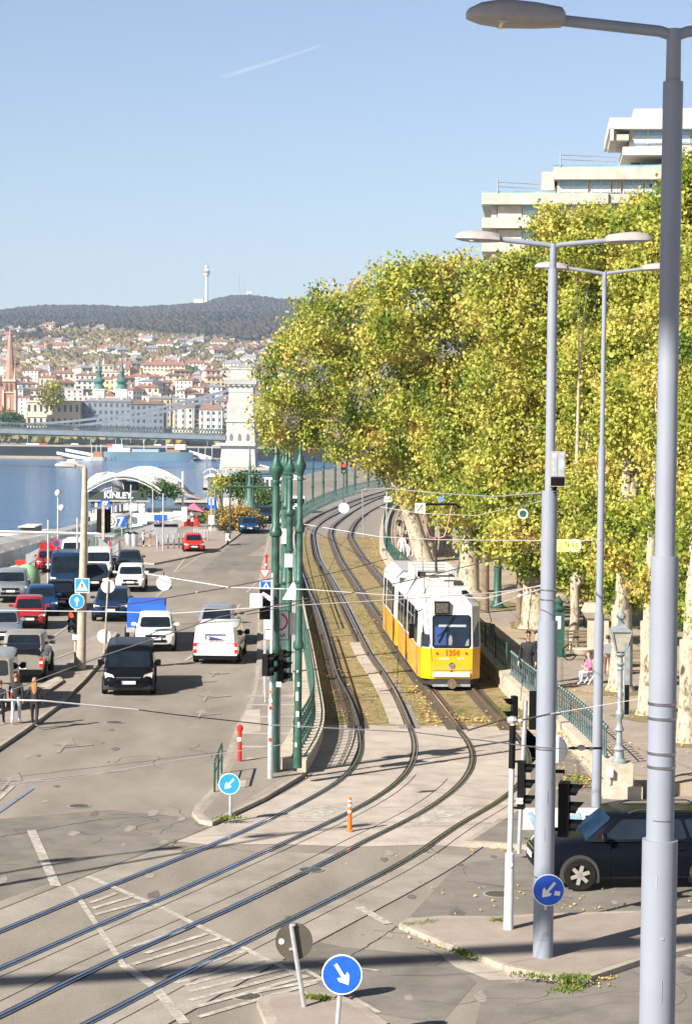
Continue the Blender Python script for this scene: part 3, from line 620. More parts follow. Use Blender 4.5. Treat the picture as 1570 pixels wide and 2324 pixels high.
    if open_boot:
        x=B(); x.loft([[(-rw,Y(rr),H*.97),(rw,Y(rr),H*.97),(rw,Y(rr),H),(-rw,Y(rr),H)],[(-rw*1.05,Y(rr)+.5,H+.28),(rw*1.05,Y(rr)+.5,H+.28),(rw*1.05,Y(rr)+.48,H+.34),(-rw*1.05,Y(rr)+.48,H+.34)],[(-rw*1.05,Y(rr)+1.0,H+.25),(rw*1.05,Y(rr)+1.0,H+.25),(rw*1.05,Y(rr)+1.0,H+.32),(-rw*1.05,Y(rr)+1.0,H+.32)]]); x.obj('tailgate',paint,T)
    return T
def cpaint(n,c,metal=.0,r=.25): return mat('car_paint_'+n,c,r,metal,var=.05,scale=1,coat=0,spec=.06 if max(c)<.2 else .4)
LIT=mat('lit_headlight',(1,.62,.20),.3,var=.0,emit=6)
p_black=cpaint('black',(.006,.007,.010),r=.3); p_white=cpaint('white',(.66,.65,.62),r=.35); p_navy=cpaint('navy',(.012,.03,.075)); p_red=cpaint('red',(.55,.03,.015)); p_dred=cpaint('dark_red',(.30,.02,.02)); p_blue=cpaint('blue',(.01,.045,.13)); p_silver=cpaint('silver',(.33,.36,.40),.5); p_grey=cpaint('grey',(.12,.12,.115),.3); p_teal=cpaint('dark_blue_grey',(.02,.035,.05)); p_beige=cpaint('champagne',(.36,.33,.29),.4)
def vehicle(px,py,facing,dyaw,name,label,cat,L,W,H,kind,paint,**k):
    c=P(px,py); a=math.atan2(c.x,c.y)          # view azimuth
    # facing: +1 nose to camera, -1 tail to camera. rotation about Z, zero = nose to -Y
    base=-a if False else 0
    rz=R(dyaw)+(0 if facing>0 else math.pi)
    fwd=Vector((math.sin(rz),-math.cos(rz),0))  # direction of the nose
    ctr=c-fwd*facing*L/2
    return car(name,label,cat,(ctr.x,ctr.y,0),rz,L,W,H,kind,paint,**k)
grpc='cars queuing and driving on the riverside road'
vehicle(292,1581,1,5,'passenger_van','black people carrier van driving towards the camera, nearest in the main road','van',4.8,1.9,1.74,'van',p_black,lowcol=mat('grey_plastic',(.045,.045,.047),.6,var=.2,scale=10))
wv=vehicle(489,1508,-1,-1.5,'delivery_van','white van with blue logo on its rear doors driving away','van',4.5,1.92,1.64,'van',p_white,rearwin=False)
vehicle(490,1466,-1,-1,'minivan','silver people carrier with a large black rear window ahead of the white delivery van','car',4.1,1.86,1.74,'suv',p_silver)
# logo and lettering on the white van (rear face is at local +Y)
b=B(); yb=2.259
for q in ([(-.45,1.24),(.42,1.24),(.42,1.20),(-.41,1.20),(-.41,1.02),(-.45,1.02)],[(-.28,1.16),(-.28,1.04),(.34,1.02),(.34,.99),(-.30,.99)],[(-.30,1.15),(.30,1.03),(-.22,1.03)]):
    b.poly([(-x,yb+.012,z+.04) for x,z in q])
b.obj('logo',mat('logo_blue',(.03,.04,.22),.5,var=.1),wv,ang=0)
text_mesh('TRANSPORT',.12,mat('logo_grey',(.25,.25,.35),.5),wv,(0,yb+.012,.97),(R(90),0,R(180)),.002)
vehicle(352,1481,1,5,'car','white compact car with warning bar on its roof, behind the black van','car',4.3,1.8,1.55,'suv',p_white)
vehicle(250,1413,1,3,'car','dark blue car behind the tall road sign post, ahead of the blue trailer','car',4.6,1.85,1.6,'suv',p_navy)
vehicle(295,1345,1,4,'car','white crossover car with dark windscreen in the left driving lane','car',4.4,1.8,1.56,'suv',p_white)
vehicle(294,1302,1,6,'car','dark blue saloon car parked by the grey kiosk railings','car',4.7,1.85,1.45,'sedan',p_teal)
vehicle(222,1313,1,5,'minivan','white minivan half hidden by the concrete pole','van',4.4,1.85,1.85,'van',p_white)
vehicle(441,1256,1,7,'car','bright red small car driving alone towards the camera','car',3.6,1.63,1.49,'hatch',p_red,tint=glass)
vehicle(566,1212,1,4,'car','dark blue car driving towards the camera, next to the green poles','car',4.4,1.8,1.5,'hatch',p_blue)
vehicle(603,1189,1,2,'car','silver and black off-road car waiting behind the green poles','car',4.6,1.85,1.75,'suv',p_teal)
vehicle(651,1197,1,2,'car','pale silver car seen between the green poles','car',4.5,1.8,1.55,'hatch',p_silver)
vehicle(676,1165,1,0,'minivan','far white van seen between the green poles','van',4.6,1.9,1.9,'van',p_white)
vehicle(112,1301,1,8,'car','dark red car parked with its tailgate open','car',4.2,1.8,1.5,'suv',p_dred,open_boot=True)
vehicle(166,1288,1,3,'minivan','white van parked beside the red car with the open tailgate','van',4.8,1.9,1.9,'van',p_white)
vehicle(150,1345,1,6,'panel_van','dark navy tall van in the queue','van',5.4,1.98,2.3,'bigvan',p_navy)
vehicle(215,1342,1,6,'car','dark car with one lit headlight behind the concrete pole','car',4.2,1.75,1.5,'hatch',p_teal,lit=True)
vehicle(24,1370,1,7,'car','silver blue luxury off-road car at the left edge','car',4.9,1.95,1.75,'suv',p_silver)
vehicle(95,1400,1,9,'car','dark blue car in the queue behind the small red car','car',4.3,1.78,1.48,'hatch',p_blue)
vehicle(138,1388,1,8,'car','black car in the queue beside the dark blue one','car',4.4,1.8,1.5,'hatch',p_black)
vehicle(66,1430,1,8,'car','small red car in the queue next to the silver one','car',3.9,1.7,1.5,'hatch',p_dred)
vehicle(5,1466,1,8,'car','silver car cut off by the left edge, in front of the red one','car',4.4,1.78,1.45,'sedan',p_silver)
pk=vehicle(44,1552,-1,4,'pickup_truck','champagne pickup truck seen from behind beside the walking people','truck',5.2,1.87,1.8,'pickup',p_beige)
b=B(); b.tube([(-.75,1.6,1.10),(-.75,1.55,1.42),(.75,1.55,1.42),(.75,1.6,1.10)],.03,6); b.obj('roll_bar',chrome,pk)
vehicle(-28,1622,-1,7,'panel_van','grey van cut off by the left edge','van',5.0,1.9,2.0,'van',p_beige)
# blue tarpaulin trailer
c=P(326,1462); T=thing('box_trailer','blue tarpaulin covered trailer behind the white compact car','trailer',(c.x,c.y+1.8,0),R(5))
blue_t=mat('blue_tarpaulin',(.015,.10,.55),.55,var=.2,scale=2,bump=.2)
b=B(); b.loft([[(-.90,-1.8,.75),(.84,-1.8,.75),(.84,2.0,.75),(-.90,2.0,.75)],[(-.92,-1.82,1.75),(.86,-1.82,1.75),(.86,2.02,1.75),(-.92,2.02,1.75)],[(-.84,-1.74,1.82),(.78,-1.74,1.82),(.78,1.95,1.82),(-.84,1.95,1.82)]]); b.obj('tarpaulin',blue_t,T)
b=B(); b.be(-.95,1.0,-1.84,2.03,.55,.76); b.tube([(0,-1.84,.6),(0,-3.0,.5)],.05,6); b.obj('chassis',galv,T)
wheel(T,-.95,.2,.3,-1); wheel(T,1.0,.2,.3,1)
# warning lights on the white compact
# black SUV on the right, side view, nose to the left (-X)
c=P(1315,2018); s_=P(1315,2018)
suvL=4.62; 
T=car('off_road_car','black off-road car with alloy wheels crossing from the right behind the lamp posts','car',(c.x+(.5-.195)*suvL-.1,c.y+.80,0),R(-86),suvL,1.84,1.66,'suv',mat('suv_paint',(.004,.005,.009),.25,var=.1,spec=.12),roofrails=True,lowcol=mat('grey_plastic',(.05,.05,.052),.6,var=.2,scale=10),tint=mat('tinted_windscreen',(.010,.028,.06),.40,spec=.02,var=.5,scale=2))
b=B(); b.lathe([(.001,-.01),(.05,-.01),(.04,.01)],(-.925,-suvL*.14,.86),8,0,ax='x'); b.obj('side_indicator',lens,T)
# motor scooter + rider placed in people section
def scooter(loc,rz,label):
    T=thing('motor_scooter',label,'scooter',loc,rz)
    b=B(); b.loft([[( .19,-.62,.35),(.19,-.55,1.0),(-.19,-.55,1.0),(-.19,-.62,.35)],[(.14,-.40,.30),(.14,-.42,1.02),(-.14,-.42,1.02),(-.14,-.40,.30)]]); b.be(-.15,.15,-.45,.1,.27,.34); b.loft([[(.16,.05,.3),(.16,.05,.75),(-.16,.05,.75),(-.16,.05,.3)],[(.17,.75,.45),(.12,.75,.78),(-.12,.75,.78),(-.17,.75,.45)]]); b.obj('body',p_white,T)
    b=B(); b.loft([[(.13,.02,.76),(.13,.02,.84),(-.13,.02,.84),(-.13,.02,.76)],[(.12,.72,.79),(.12,.72,.87),(-.12,.72,.87),(-.12,.72,.79)]]); b.obj('seat',black,T)
    b=B(); b.tube([(-.36,-.48,1.06),(0,-.52,1.03),(.36,-.48,1.06)],.02,6); b.obj('handlebar',black,T)
    b=B(); b.lathe([(.001,-.05),(.09,-.05),(.10,.05)],(0,-.62,.86),12,0,ax='y'); b.obj('headlight',lens,T)
    for y in(-.72,.62):
        b=B(); b.lathe([(.12,-.05),(.21,-.05),(.24,0),(.21,.05),(.12,.05)],n=18,ax='x',cap=False); w=b.obj('wheel',rubber,T,loc=(0,y,.24)); b=B(); b.lathe([(.001,-.03),(.13,-.03),(.13,.03),(.001,.03)],n=12,ax='x'); b.obj('rim',galv,w)
    return T
# ================================================================ tram
c_grey=mat('cloth_grey',(.22,.23,.24),.8,var=.2,scale=12)
y_t=mat('tram_yellow',(.76,.39,.008),.32,var=.05,scale=1,coat=.4); w_t=mat('tram_white',(.55,.55,.535),.4,var=.08,scale=2); rf_m=mat('tram_roof',(.38,.39,.41),.6,var=.14,scale=3,bump=.1)
blk_t=mat('tram_under',(.03,.028,.025),.8,var=.3,scale=8)
def tram():
    fr=P(1037,1568); L3=[p for p in rails[2]];L4=[p for p in rails[3]]
    def atY(L,y):
        for i in range(len(L)-1):
            if L[i].y<=y<=L[i+1].y: return L[i].lerp(L[i+1],(y-L[i].y)/(L[i+1].y-L[i].y+1e-9))
    y0=fr.y
    def mid(y): a=atY(L3,y);c=atY(L4,y); return (a+c)/2
    m0,m1=mid(y0),mid(y0+12)
    d=(m1-m0).normalized(); ang=math.atan2(-d.x,d.y)   # local +Y = rearwards
    T=thing('tram','yellow and white articulated tram numbered 1354 coming round the bend','tram',(m0.x,m0.y,0),ang)
    w=1.22; 
    def section(T,L,front,yoff,nm):
        # cross-section outline; body tapers at nose
        z0,zb,zr,zt=.42,1.50,2.98,3.36
        def ring(y,wf,z0_=z0,dy=0):
            return wf
        st=[(0,.66),(.30,.93),(.85,1.0),(L-.5,1.0),(L,.90)] if front else [(0,.9),(.5,1),(L-.5,1),(L,.9)]
        b=B()
        def lo(za,zb_,mi,ws=(1,1),ya=(0,0)):
            bot=[];topp=[]
            out=[]
            for (zz,wsc,yo) in ((za,ws[0],ya[0]),(zb_,ws[1],ya[1])):
                rt=[(w*wsc*f,y+yoff+(yo if y<.9 else 0),zz) for y,f in st]; lf=[(-x,yy,z) for x,yy,z in rt[::-1]]
                out.append(rt+lf)
            b.loft(out,mi)
        lo(z0,zb,0,(.985,1.0)); b.obj(nm+'_lower' if False else 'lower_body',y_t,T,world=False,ang=30)
        b=B(); 
        def lo2(za,zb_,ws,ya): 
            out=[]
            for (zz,wsc,yo) in ((za,ws[0],ya[0]),(zb_,ws[1],ya[1])):
                rt=[(w*wsc*f,y+yoff+(yo if y<.9 else 0),zz) for y,f in st]; lf=[(-x,yy,z) for x,yy,z in rt[::-1]]
                out.append(rt+lf)
            return out
        o1=lo2(zb,zr,(1.0,.965),(0,.16 if front else 0)); o2=lo2(zr,zr+.12,(.965,.90),(.16 if front else 0,.22 if front else 0))
        b.loft([o1[0],o1[1],o2[1]]); b.obj('upper_body',w_t,T,ang=30)
        b=B(); o3=lo2(zr+.12,zt,(.90,.62),(.22 if front else 0,.5 if front else 0)); b.loft(o3); b.obj('roof',rf_m,T,ang=30)
        return (zb,zr,L)
    LF=9.6; TS=1.10
    section(T,LF,True,0,'front'); 
    # skirt and bumper
    b=B(); b.loft([[( .60*w,.02,.18),(-.60*w,.02,.18),(-w*.9,.8,.18),(-w*.9,9.3,.18),(w*.9,9.3,.18),(w*.9,.8,.18)],[( .60*w,.02,.42),(-.60*w,.02,.42),(-w*.97,.8,.42),(-w*.97,9.3,.42),(w*.97,9.3,.42),(w*.97,.8,.42)]]); b.obj('underframe',blk_t,T)
    b=B(); b.be(-.70,.70,-.07,.05,.50,.66); b.obj('bumper',white,T)
    b=B(); b.be(-.72,.72,-.10,.0,.16,.24); b.obj('step_bar',galv,T)
    b=B(); b.lathe([(.001,-.32),(.05,-.32),(.07,-.30),(.17,-.30),(.17,-.20),(.06,-.18),(.06,0)][::-1],(0.0,0,.28),16,0,ax='y'); b.obj('coupler',mat('coupler_iron',(.16,.11,.07),.7,var=.3),T)
    # front windscreen (inclined plane between nose bottoms)
    def fpt(x,z): 
        v=(z-1.50)/1.48; return Vector((x,.16*v-.008,z))
    def fpan(x0,x1,z0,z1,off=0,rnd=.08):
        c=[(x0+rnd,z0),(x1-rnd,z0),(x1,z0+rnd),(x1,z1-rnd),(x1-rnd,z1),(x0+rnd,z1),(x0,z1-rnd),(x0,z0+rnd)]
        return [fpt(x,z)+Vector((0,-off,0)) for x,z in c]
    b=B(); b.poly(fpan(-.74,.74,1.52,2.68,.004)); b.obj('windscreen_seal',black,T,ang=0)
    b=B(); b.poly(fpan(-.70,.70,1.56,2.64,.012)); b.obj('windscreen',mat('tram_glass',(.012,.022,.04),.06,spec=.3,var=.3,scale=3),T,ang=0)
    b=B(); b.poly([fpt(x,z)+Vector((0,-.014,0)) for x,z in ((-.66,1.62),(-.2,1.62),(-.22,2.3),(-.64,2.3))]); b.obj('cab_curtain',mat('cab_curtain_blue',(.02,.06,.20),.7,var=.4,scale=5),T,ang=0)
    b=B(); b.poly([fpt(x,z)+Vector((0,-.0145,0)) for x,z in ((-.12,1.62),(.0,1.62),(.03,1.8),(.0,1.95),(-.06,1.98),(-.12,1.85))]); b.poly([fpt(x,z)+Vector((0,-.0145,0)) for x,z in ((.5,1.6),(.66,1.6),(.66,1.85),(.58,1.8))]); b.obj('driver',c_grey,T,ang=0)
    b=B(); b.poly([fpt(x,z)+Vector((0,-.016,0)) for x,z in ((-.5,2.26),(.55,2.26),(.55,2.34),(-.5,2.34))]); b.obj('sun_blind',mat('blind',(.35,.40,.47),.6),T,ang=0)
    b=B(); b.tube([fpt(.12,2.70)+Vector((0,-.06,0)),fpt(-.25,2.2)+Vector((0,-.05,0)),fpt(-.52,1.72)+Vector((0,-.05,0))],.018,5); b.tube([fpt(-.1,2.2)+Vector((0,-.05,0)),fpt(-.58,1.95)+Vector((0,-.05,0))],.012,5); b.obj('wiper',black,T)
    # corner windows on the bevelled sides
    for s in(-1,1):
        q=[(s*w*.67,.01,1.52),(s*w*.92,.29,1.52),(s*w*.965*.92,.42,2.62),(s*w*.965*.67,.17,2.62)]
        if s<0: q=[q[1],q[0],q[3],q[2]]
        b=B(); b.poly(panel(q,.08,.92,.02,1,.012)); b.obj('corner_window',glass,T,ang=0)
    # destination box
    b=B(); b.box((-.38,.20,2.93),(.56,.34,.44),0); b.box((-.38,.03,2.93),(.47,.014,.35),1); b.obj('destination_box',[black,mat('destination_glass',(.10,.085,.07),.2,var=.5,scale=20)],T,ang=0)
    # numbers, lamps, stripes on the yellow front
    text_mesh('1354',.28,mat('tram_number',(.40,.12,.01),.5),T,(.02,-.012,1.34),(R(90),0,0),.004,True)
    text_mesh('közlekedés',.085,white_s,T,(-.28,-.012,1.14),(R(90),0,0),.003,True); text_mesh('kmt 75',.085,white_s,T,(.34,-.012,1.14),(R(90),0,0),.003,True)
    for x in(-.56,.56):
        b=B(); b.lathe([(.001,-.03),(.04,-.03),(.045,0)],(x,-.005,1.33),10,0,ax='y'); b.obj('marker_lamp',tail,T)
    b=B(); b.lathe([(.001,-.055),(.08,-.05),(.10,-.03),(.12,-.03),(.12,.0)],(.0,0,.90),16,0,ax='y'); b.obj('headlight',chrome,T)
    b=B(); b.box((0,-.015,.76),(1.46,.03,.03)); b.lathe([(.001,-.03),(.05,-.03),(.05,0)],(0,0,.69),8,1,ax='y'); b.obj('trim_strip',[galv,tail],T)
    b=B()
    for s in(-1,1): b.lathe([(.001,-.03),(.05,-.03),(.06,.02)],(s*.62,-.02,.58),10,0,ax='y')
    b.obj('lower_lamp',lens,T)
    # mirrors
    for s in(-1,1):
        b=B(); b.tube([(s*w*.9,.35,2.85),(s*(w+.22),.1,2.75),(s*(w+.30),.0,2.45)],.018,6); b.obj('mirror_arm',black,T)
        b=B(); b.box((s*(w+.32),0,2.12),(.20,.08,.52)); b.obj('mirror',black,T)
    # side: windows and doors
    def side(yoff,L,front,par=T):
        for s in(-1,1):
            def sp(y,z,off): 
                v=(z-1.5)/1.48; return (s*(w*(1-.035*max(0,v)) if z>1.5 else w*1.0)+s*off,y+yoff,z)
            def pan(nm,y0,y1,z0,z1,m,off=.008):
                b=B(); q=[sp(y0,z0,off),sp(y1,z0,off),sp(y1,z1,off),sp(y0,z1,off)]
                if s<0: q=q[::-1]
                b.poly(q); b.obj(nm,m,par,ang=0)
            y=1.05 if front else .5
            doors=[1.0,5.4] if front else [1.2,5.6]
            for dy in doors:
                pan('door_frame',dy,dy+1.30,.46,2.86,w_t,.006)
                pan('door_panel',dy+.04,dy+1.26,.48,1.50,y_t,.010)
                for k in range(3): pan('door_window',dy+.07+k*.41,dy+.40+k*.41,1.56,2.72,glass,.013)
                for k in range(4): pan('door_seam',dy+.03+k*.41,dy+.055+k*.41,.48,1.5,w_t,.014)
            yy=doors[0]+1.42
            wins=[yy,yy+1.30] if True else []
            for dd in [doors[0]+1.42,doors[0]+2.74,doors[1]+1.42,doors[1]+2.74]:
                if dd+1.2<L-.2:
                    pan('side_window',dd+.04,dd+1.20,1.62,2.76,glass,.009)
                    pan('window_bar',dd+.04,dd+1.20,2.36,2.40,galv,.012)
            pan('stripe',.9,L-.4,1.475,1.50,tail,.005)
    side(0,LF,True)
    # roof equipment
    for k in range(3):
        for s in(-1,1):
            b=B(); y_=2.0+k*1.55
            q=[(s*1.10,y_,3.10),(s*1.10,y_+1.5,3.10),(s*.72,y_+1.45,3.62),(s*.72,y_+.05,3.62)]
            b.add(q+[(x-s*.06,yv,z-.03) for x,yv,z in q],[(0,1,2,3),(7,6,5,4),(0,4,5,1),(1,5,6,2),(2,6,7,3),(3,7,4,0)]); b.obj('roof_side_panel',rf_m,T,ang=0)
    b=B(); b.loft([[(-.82,.7,3.34),(.82,.7,3.34),(.82,1.9,3.34),(-.82,1.9,3.34)],[(-.70,.9,3.58),(.70,.9,3.58),(.70,1.85,3.58),(-.70,1.85,3.58)]]); b.be(-.72,.72,2.1,4.4,3.3,3.70); b.be(-.45,.45,4.7,5.3,3.3,3.78)
    for k in range(5): b.be(-.5,.5,2.3+k*.4,2.5+k*.4,3.70,3.72)
    b.obj('roof_equipment_box',w_t,T,ang=0)
    for x_,y_,w1,d1 in ((0,4.52,1.3,.14),(.2,2.2,.5,.12),(-.3,3.6,.4,.10),(.45,1.98,.3,.16),(-.5,5.35,.3,.2),(.5,5.0,.25,.35)):
        b=B(); b.be(x_-w1/2,x_+w1/2,y_,y_+d1,3.3,3.745); b.obj('roof_vent',blk_t,T,ang=0)
    b=B(); b.be(.45,.65,.66,.9,3.36,3.5); b.be(.5,.58,.55,.66,3.42,3.52); b.tube([(-.05,.75,3.4),(-.05,.75,4.1)],.01,5); b.obj('antenna',black,T)
    # resistor frame behind the pantograph
    b=B()
    for x in(-.8,.8): b.be(x-.04,x+.04,5.6,8.8,3.3,3.95)
    for y in(5.6,7.2,8.8): b.be(-.8,.8,y-.03,y+.03,3.88,3.95)
    b.be(-.76,.76,5.65,8.75,3.3,3.42); b.obj('roof_frame',w_t,T,ang=0)
    b=B(); b.be(-.6,.6,6.0,8.4,3.43,3.6); b.obj('resistor_bank',blk_t,T,ang=0)
    # pantograph
    Tp=B(); yb=5.5
    Tp.tube([(0,yb,3.5),(0,yb+.2,4.6),(0,yb-.0,5.1)],.055,6); po=Tp.obj('pantograph',mat('pantograph_dark',(.03,.022,.022),.5,var=.2),T)
    b=B(); z=5.15
    b.tube([(-.05,yb,5.08),(-.3,yb,5.15),(-.42,yb,5.45),(-.62,yb,6.35)],.03,6); b.tube([(.05,yb,5.08),(.3,yb,5.15),(.42,yb,5.45),(.62,yb,6.35)],.03,6); b.obj('collector_arm',mat('pantograph_pink',(.45,.20,.20),.5,var=.2),po)
    b=B(); b.tube([(-.95,yb,6.25),(-.75,yb,6.38),(.75,yb,6.38),(.95,yb,6.25)],.05,6); b.obj('collector_head',black,po)
    # second section, bends with the track
    ma=mid(y0+LF*TS*d.y+.6); mb_=mid(y0+LF*TS*d.y+.6+8); d2=(mb_-ma).normalized(); 
    loc2=T.matrix_world if False else None
    M=Matrix.Translation(T.location)@Matrix.Rotation(ang,4,'Z')@Matrix.Diagonal((1.0,TS,1.08,1)); la=M.inverted()@Vector((ma.x,ma.y,0)); ldir=(Matrix.Rotation(-ang,3,'Z')@d2); a2=math.atan2(-ldir.x,ldir.y)
    E=B()
    b=B(); b.be(-w*.86,w*.86,LF-.05,LF+.75,.6,3.2); b.obj('bellows',mat('bellows_rubber',(.05,.05,.05),.8),T,ang=0)
    def xf(o): o.location=la; o.rotation_euler=(0,0,a2)
    before=set(T.children)
    section(T,8.0,False,0,'rear'); side(0,8.0,False)
    b=B(); b.be(-w*.9,w*.9,.3,7.7,.18,.42); b.obj('underframe',blk_t,T,ang=0)
    for o in T.children:
        if o not in before: xf(o)
    T.scale=(1.0,TS,1.08)
    return T
tram()
# ================================================================ people
skin_m=mat('skin',(.55,.33,.23),.55,var=.08)
def cloth(n,c,r=.8): return mat('cloth_'+n,c,r,var=.2,scale=12)
c_black=cloth('black',(.015,.015,.018)); c_white=cloth('white',(.75,.73,.70)); c_jeans=cloth('jeans',(.18,.24,.36)); c_ljeans=cloth('light_jeans',(.48,.54,.62)); c_red=cloth('red',(.6,.04,.03)); c_pink=cloth('pink',(.80,.16,.30)); c_brown=cloth('brown',(.16,.09,.05)); c_grey=cloth('grey',(.22,.23,.24)); c_beige=cloth('beige',(.50,.40,.28)); c_blue=cloth('blue',(.05,.13,.32)); c_olive=cloth('olive',(.13,.12,.07)); c_orange=cloth('ochre',(.45,.25,.08))
h_dark=mat('hair_dark',(.03,.02,.015),.5,var=.3,scale=30); h_brown=mat('hair_brown',(.13,.065,.03),.5,var=.3,scale=30); h_gold=mat('hair_ginger',(.36,.17,.07),.5,var=.3,scale=30)
def person(label,loc,rz,H=1.75,top=c_black,legs=c_jeans,shoes=c_black,hair=h_dark,longhair=False,pose='walk',seed=0,coat=False,bag=False,group=None,helmet=False):
    """one continuous skinned body; faces -Y locally"""
    r=random.Random(seed); k=H/1.75
    sitting=pose in('sit','ride')
    J={};E=[]
    def j(n,p,rad,par=None):
        J[n]=(Vector(p),rad); 
        if par: E.append((par,n))
    hip=.93 if not sitting else (.50 if pose=='sit' else .86)
    lean={'walk':-.02,'stand':0,'sit':-.10,'ride':-.05}[pose]
    j('pelvis',(0,0,hip),(.155,.115)); j('waist',(0,lean*.4,hip+.16),(.135,.10),'pelvis'); j('chest',(0,lean,hip+.38),(.175,.12),'waist'); j('neck0',(0,lean,hip+.53),(.09,.075),'chest'); j('neck',(0,lean-.01,hip+.60),(.055,.055),'neck0')
    j('head0',(0,lean-.02,hip+.67),(.075,.09),'neck'); j('head1',(0,lean-.02,hip+.75),(.080,.10),'head0'); j('head2',(0,lean-.0,hip+.81),(.055,.065),'head1')
    sw=.16*(1 if r.random()<.5 else -1) if pose=='walk' else .02
    for s,nm in((-1,'l'),(1,'r')):
        f=s*sw
        j('hip'+nm,(s*.095,0,hip-.06),(.095,.10),'pelvis')
        if sitting:
            kz=.50 if pose=='sit' else .72
            j('knee'+nm,(s*.13,-.44,kz),(.065,.065),'hip'+nm); j('ank'+nm,(s*.12,-.46 if pose=='sit' else -.36,.10 if pose=='sit' else .36),(.045,.045),'knee'+nm); az=.04 if pose=='sit' else .30
            j('toe'+nm,(s*.13,-.64 if pose=='sit' else -.52,az),(.04,.03),'ank'+nm)
        else:
            j('knee'+nm,(s*.10,f*.5-.03,.50),(.066,.07),'hip'+nm); j('calf'+nm,(s*.10,f*.9,.32),(.055,.06),'knee'+nm); j('ank'+nm,(s*.10,f*1.3+.03,.10),(.04,.045),'calf'+nm); j('toe'+nm,(s*.12,f*1.3-.13,.04),(.045,.03),'ank'+nm)
        sz=hip+.48
        j('sho'+nm,(s*.185,lean,sz),(.068,.068),'chest')
        if pose=='ride': el=(s*.27,-.18,sz-.22); ha=(s*.30,-.42,sz-.28)
        elif pose=='sit': el=(s*.24,-.10,sz-.27); ha=(s*.12,-.34,sz-.24)
        elif r.random()<.4: el=(s*.25,-.02,sz-.28); ha=(s*.15,-.26,sz-.22)
        else: el=(s*.24,-f*.5+.02,sz-.29); ha=(s*.26,-f*1.0-.06,sz-.52)
        j('elb'+nm,el,(.048,.048),'sho'+nm); e=Vector(el);h=Vector(ha); j('wri'+nm,h,(.030,.034),'elb'+nm); d=(h-e).normalized()
        j('palm'+nm,h+d*.07,(.040,.022),'wri'+nm); pl=h+d*.07
        side=d.cross(Vector((1,0,0))); side=side.normalized() if side.length>.1 else Vector((0,1,0))
        for q in range(4):
            o=side*(q-1.5)*.021; ln=(.075,.09,.082,.062)[q]
            j('f%d'%q+nm,pl+o+d*ln*.55,(.010,.010),'palm'+nm); j('g%d'%q+nm,pl+o+d*ln+Vector((-s*.022,0,0)),(.008,.008),'f%d'%q+nm)
        j('th'+nm,pl-d*.03+side*-.045,(.012,.012),'palm'+nm); j('ti'+nm,pl+d*.015+side*-.06,(.009,.009),'th'+nm)
    names=list(J); idx={n:i for i,n in enumerate(names)}
    me=bpy.data.meshes.new('body'); me.from_pydata([tuple(J[n][0]*k) for n in names],[(idx[a],idx[b]) for a,b in E],[])
    o=bpy.data.objects.new('body',me); COL.objects.link(o)
    mod=o.modifiers.new('skin','SKIN'); mod.use_smooth_shade=True; mod.branch_smoothing=.5
    for i,n in enumerate(names): sv=me.skin_vertices[0].data[i]; sv.radius=(J[n][1][0]*k,J[n][1][1]*k); sv.use_root=(n=='pelvis')
    ss=o.modifiers.new('sub','SUBSURF'); ss.levels=1; ss.render_levels=1
    dg=bpy.context.evaluated_depsgraph_get(); dg.update(); nm_=bpy.data.meshes.new_from_object(o.evaluated_get(dg)); bpy.data.objects.remove(o)
    nm_.name='person_body'; nm_.materials.clear()
    for m_ in (skin_m,top,legs,shoes): nm_.materials.append(m_)
    segs=[]
    for a,b_ in E:
        key=b_
        mi=1
        if key.startswith(('neck','head')) and key!='neck0': mi=0
        elif key.startswith(('wri',)): mi=1
        elif key[:2] in('pa','f0','f1','f2','f3','g0','g1','g2','g3','th','ti'): mi=0
        elif key.startswith(('hip','knee','calf')): mi=2
        elif key.startswith('ank'): mi=2
        elif key.startswith('toe'): mi=3
        segs.append((J[a][0]*k,J[b_][0]*k,mi,max(J[b_][1])*k))
    for p in nm_.polygons:
        c=p.center; best=9;bm=0
        for a,b_,mi,rd in segs:
            ab=b_-a; t=max(0,min(1,(c-a).dot(ab)/(ab.length_squared+1e-9))); d=(c-(a+ab*t)).length/(rd+.03)
            if d<best: best=d;bm=mi
        if bm==2 and coat and c.z>(hip-.28)*k: bm=1
        if bm==1 and c.z<(hip-.02)*k and abs(c.x)<.2*k and not coat and not sitting: bm=2
        p.material_index=bm; p.use_smooth=True
    o=bpy.data.objects.new('person',nm_); COL.objects.link(o); o.location=loc; o.rotation_euler=(0,0,rz); tag(o,label,'person',group)
    # hair and face features
    hc=J['head1'][0]*k+Vector((0,.012,.005))*k
    b=B(); 
    for z,rx,ry,dy in ():
        pass
    if helmet: b.sphere(hc+Vector((0,-.01,.01)),.135*k,12)
    else:
        n=12; rings=[]
        for z,f in ((-.03,.98),(.02,1.05),(.06,.98),(.095,.70),(.115,.25)):
            rings.append([(hc.x+math.cos(a)*.088*f*k,hc.y+.018*k+max(math.sin(a),-.45 if z<.04 else -1)*.108*f*k,hc.z+z*k) for a in [2*math.pi*q/n for q in range(n)]])
        b.loft(rings)
        if longhair: b.loft([[(math.cos(a)*wx*k,hc.y+(.07+.02*z_)*k+math.sin(a)*.045*k,hc.z-z_*k) for a in [2*math.pi*q/8 for q in range(8)]] for z_,wx in ((-.02,.07),(.10,.10),(.28,.11),(.42,.08),(.50,.03))])
    b.obj('helmet' if helmet else 'hair',black if helmet else hair,o)
    b=B()
    for s in(-1,1): b.sphere(hc+Vector((s*.032,-.098,-.005))*k,.011*k,6,1)
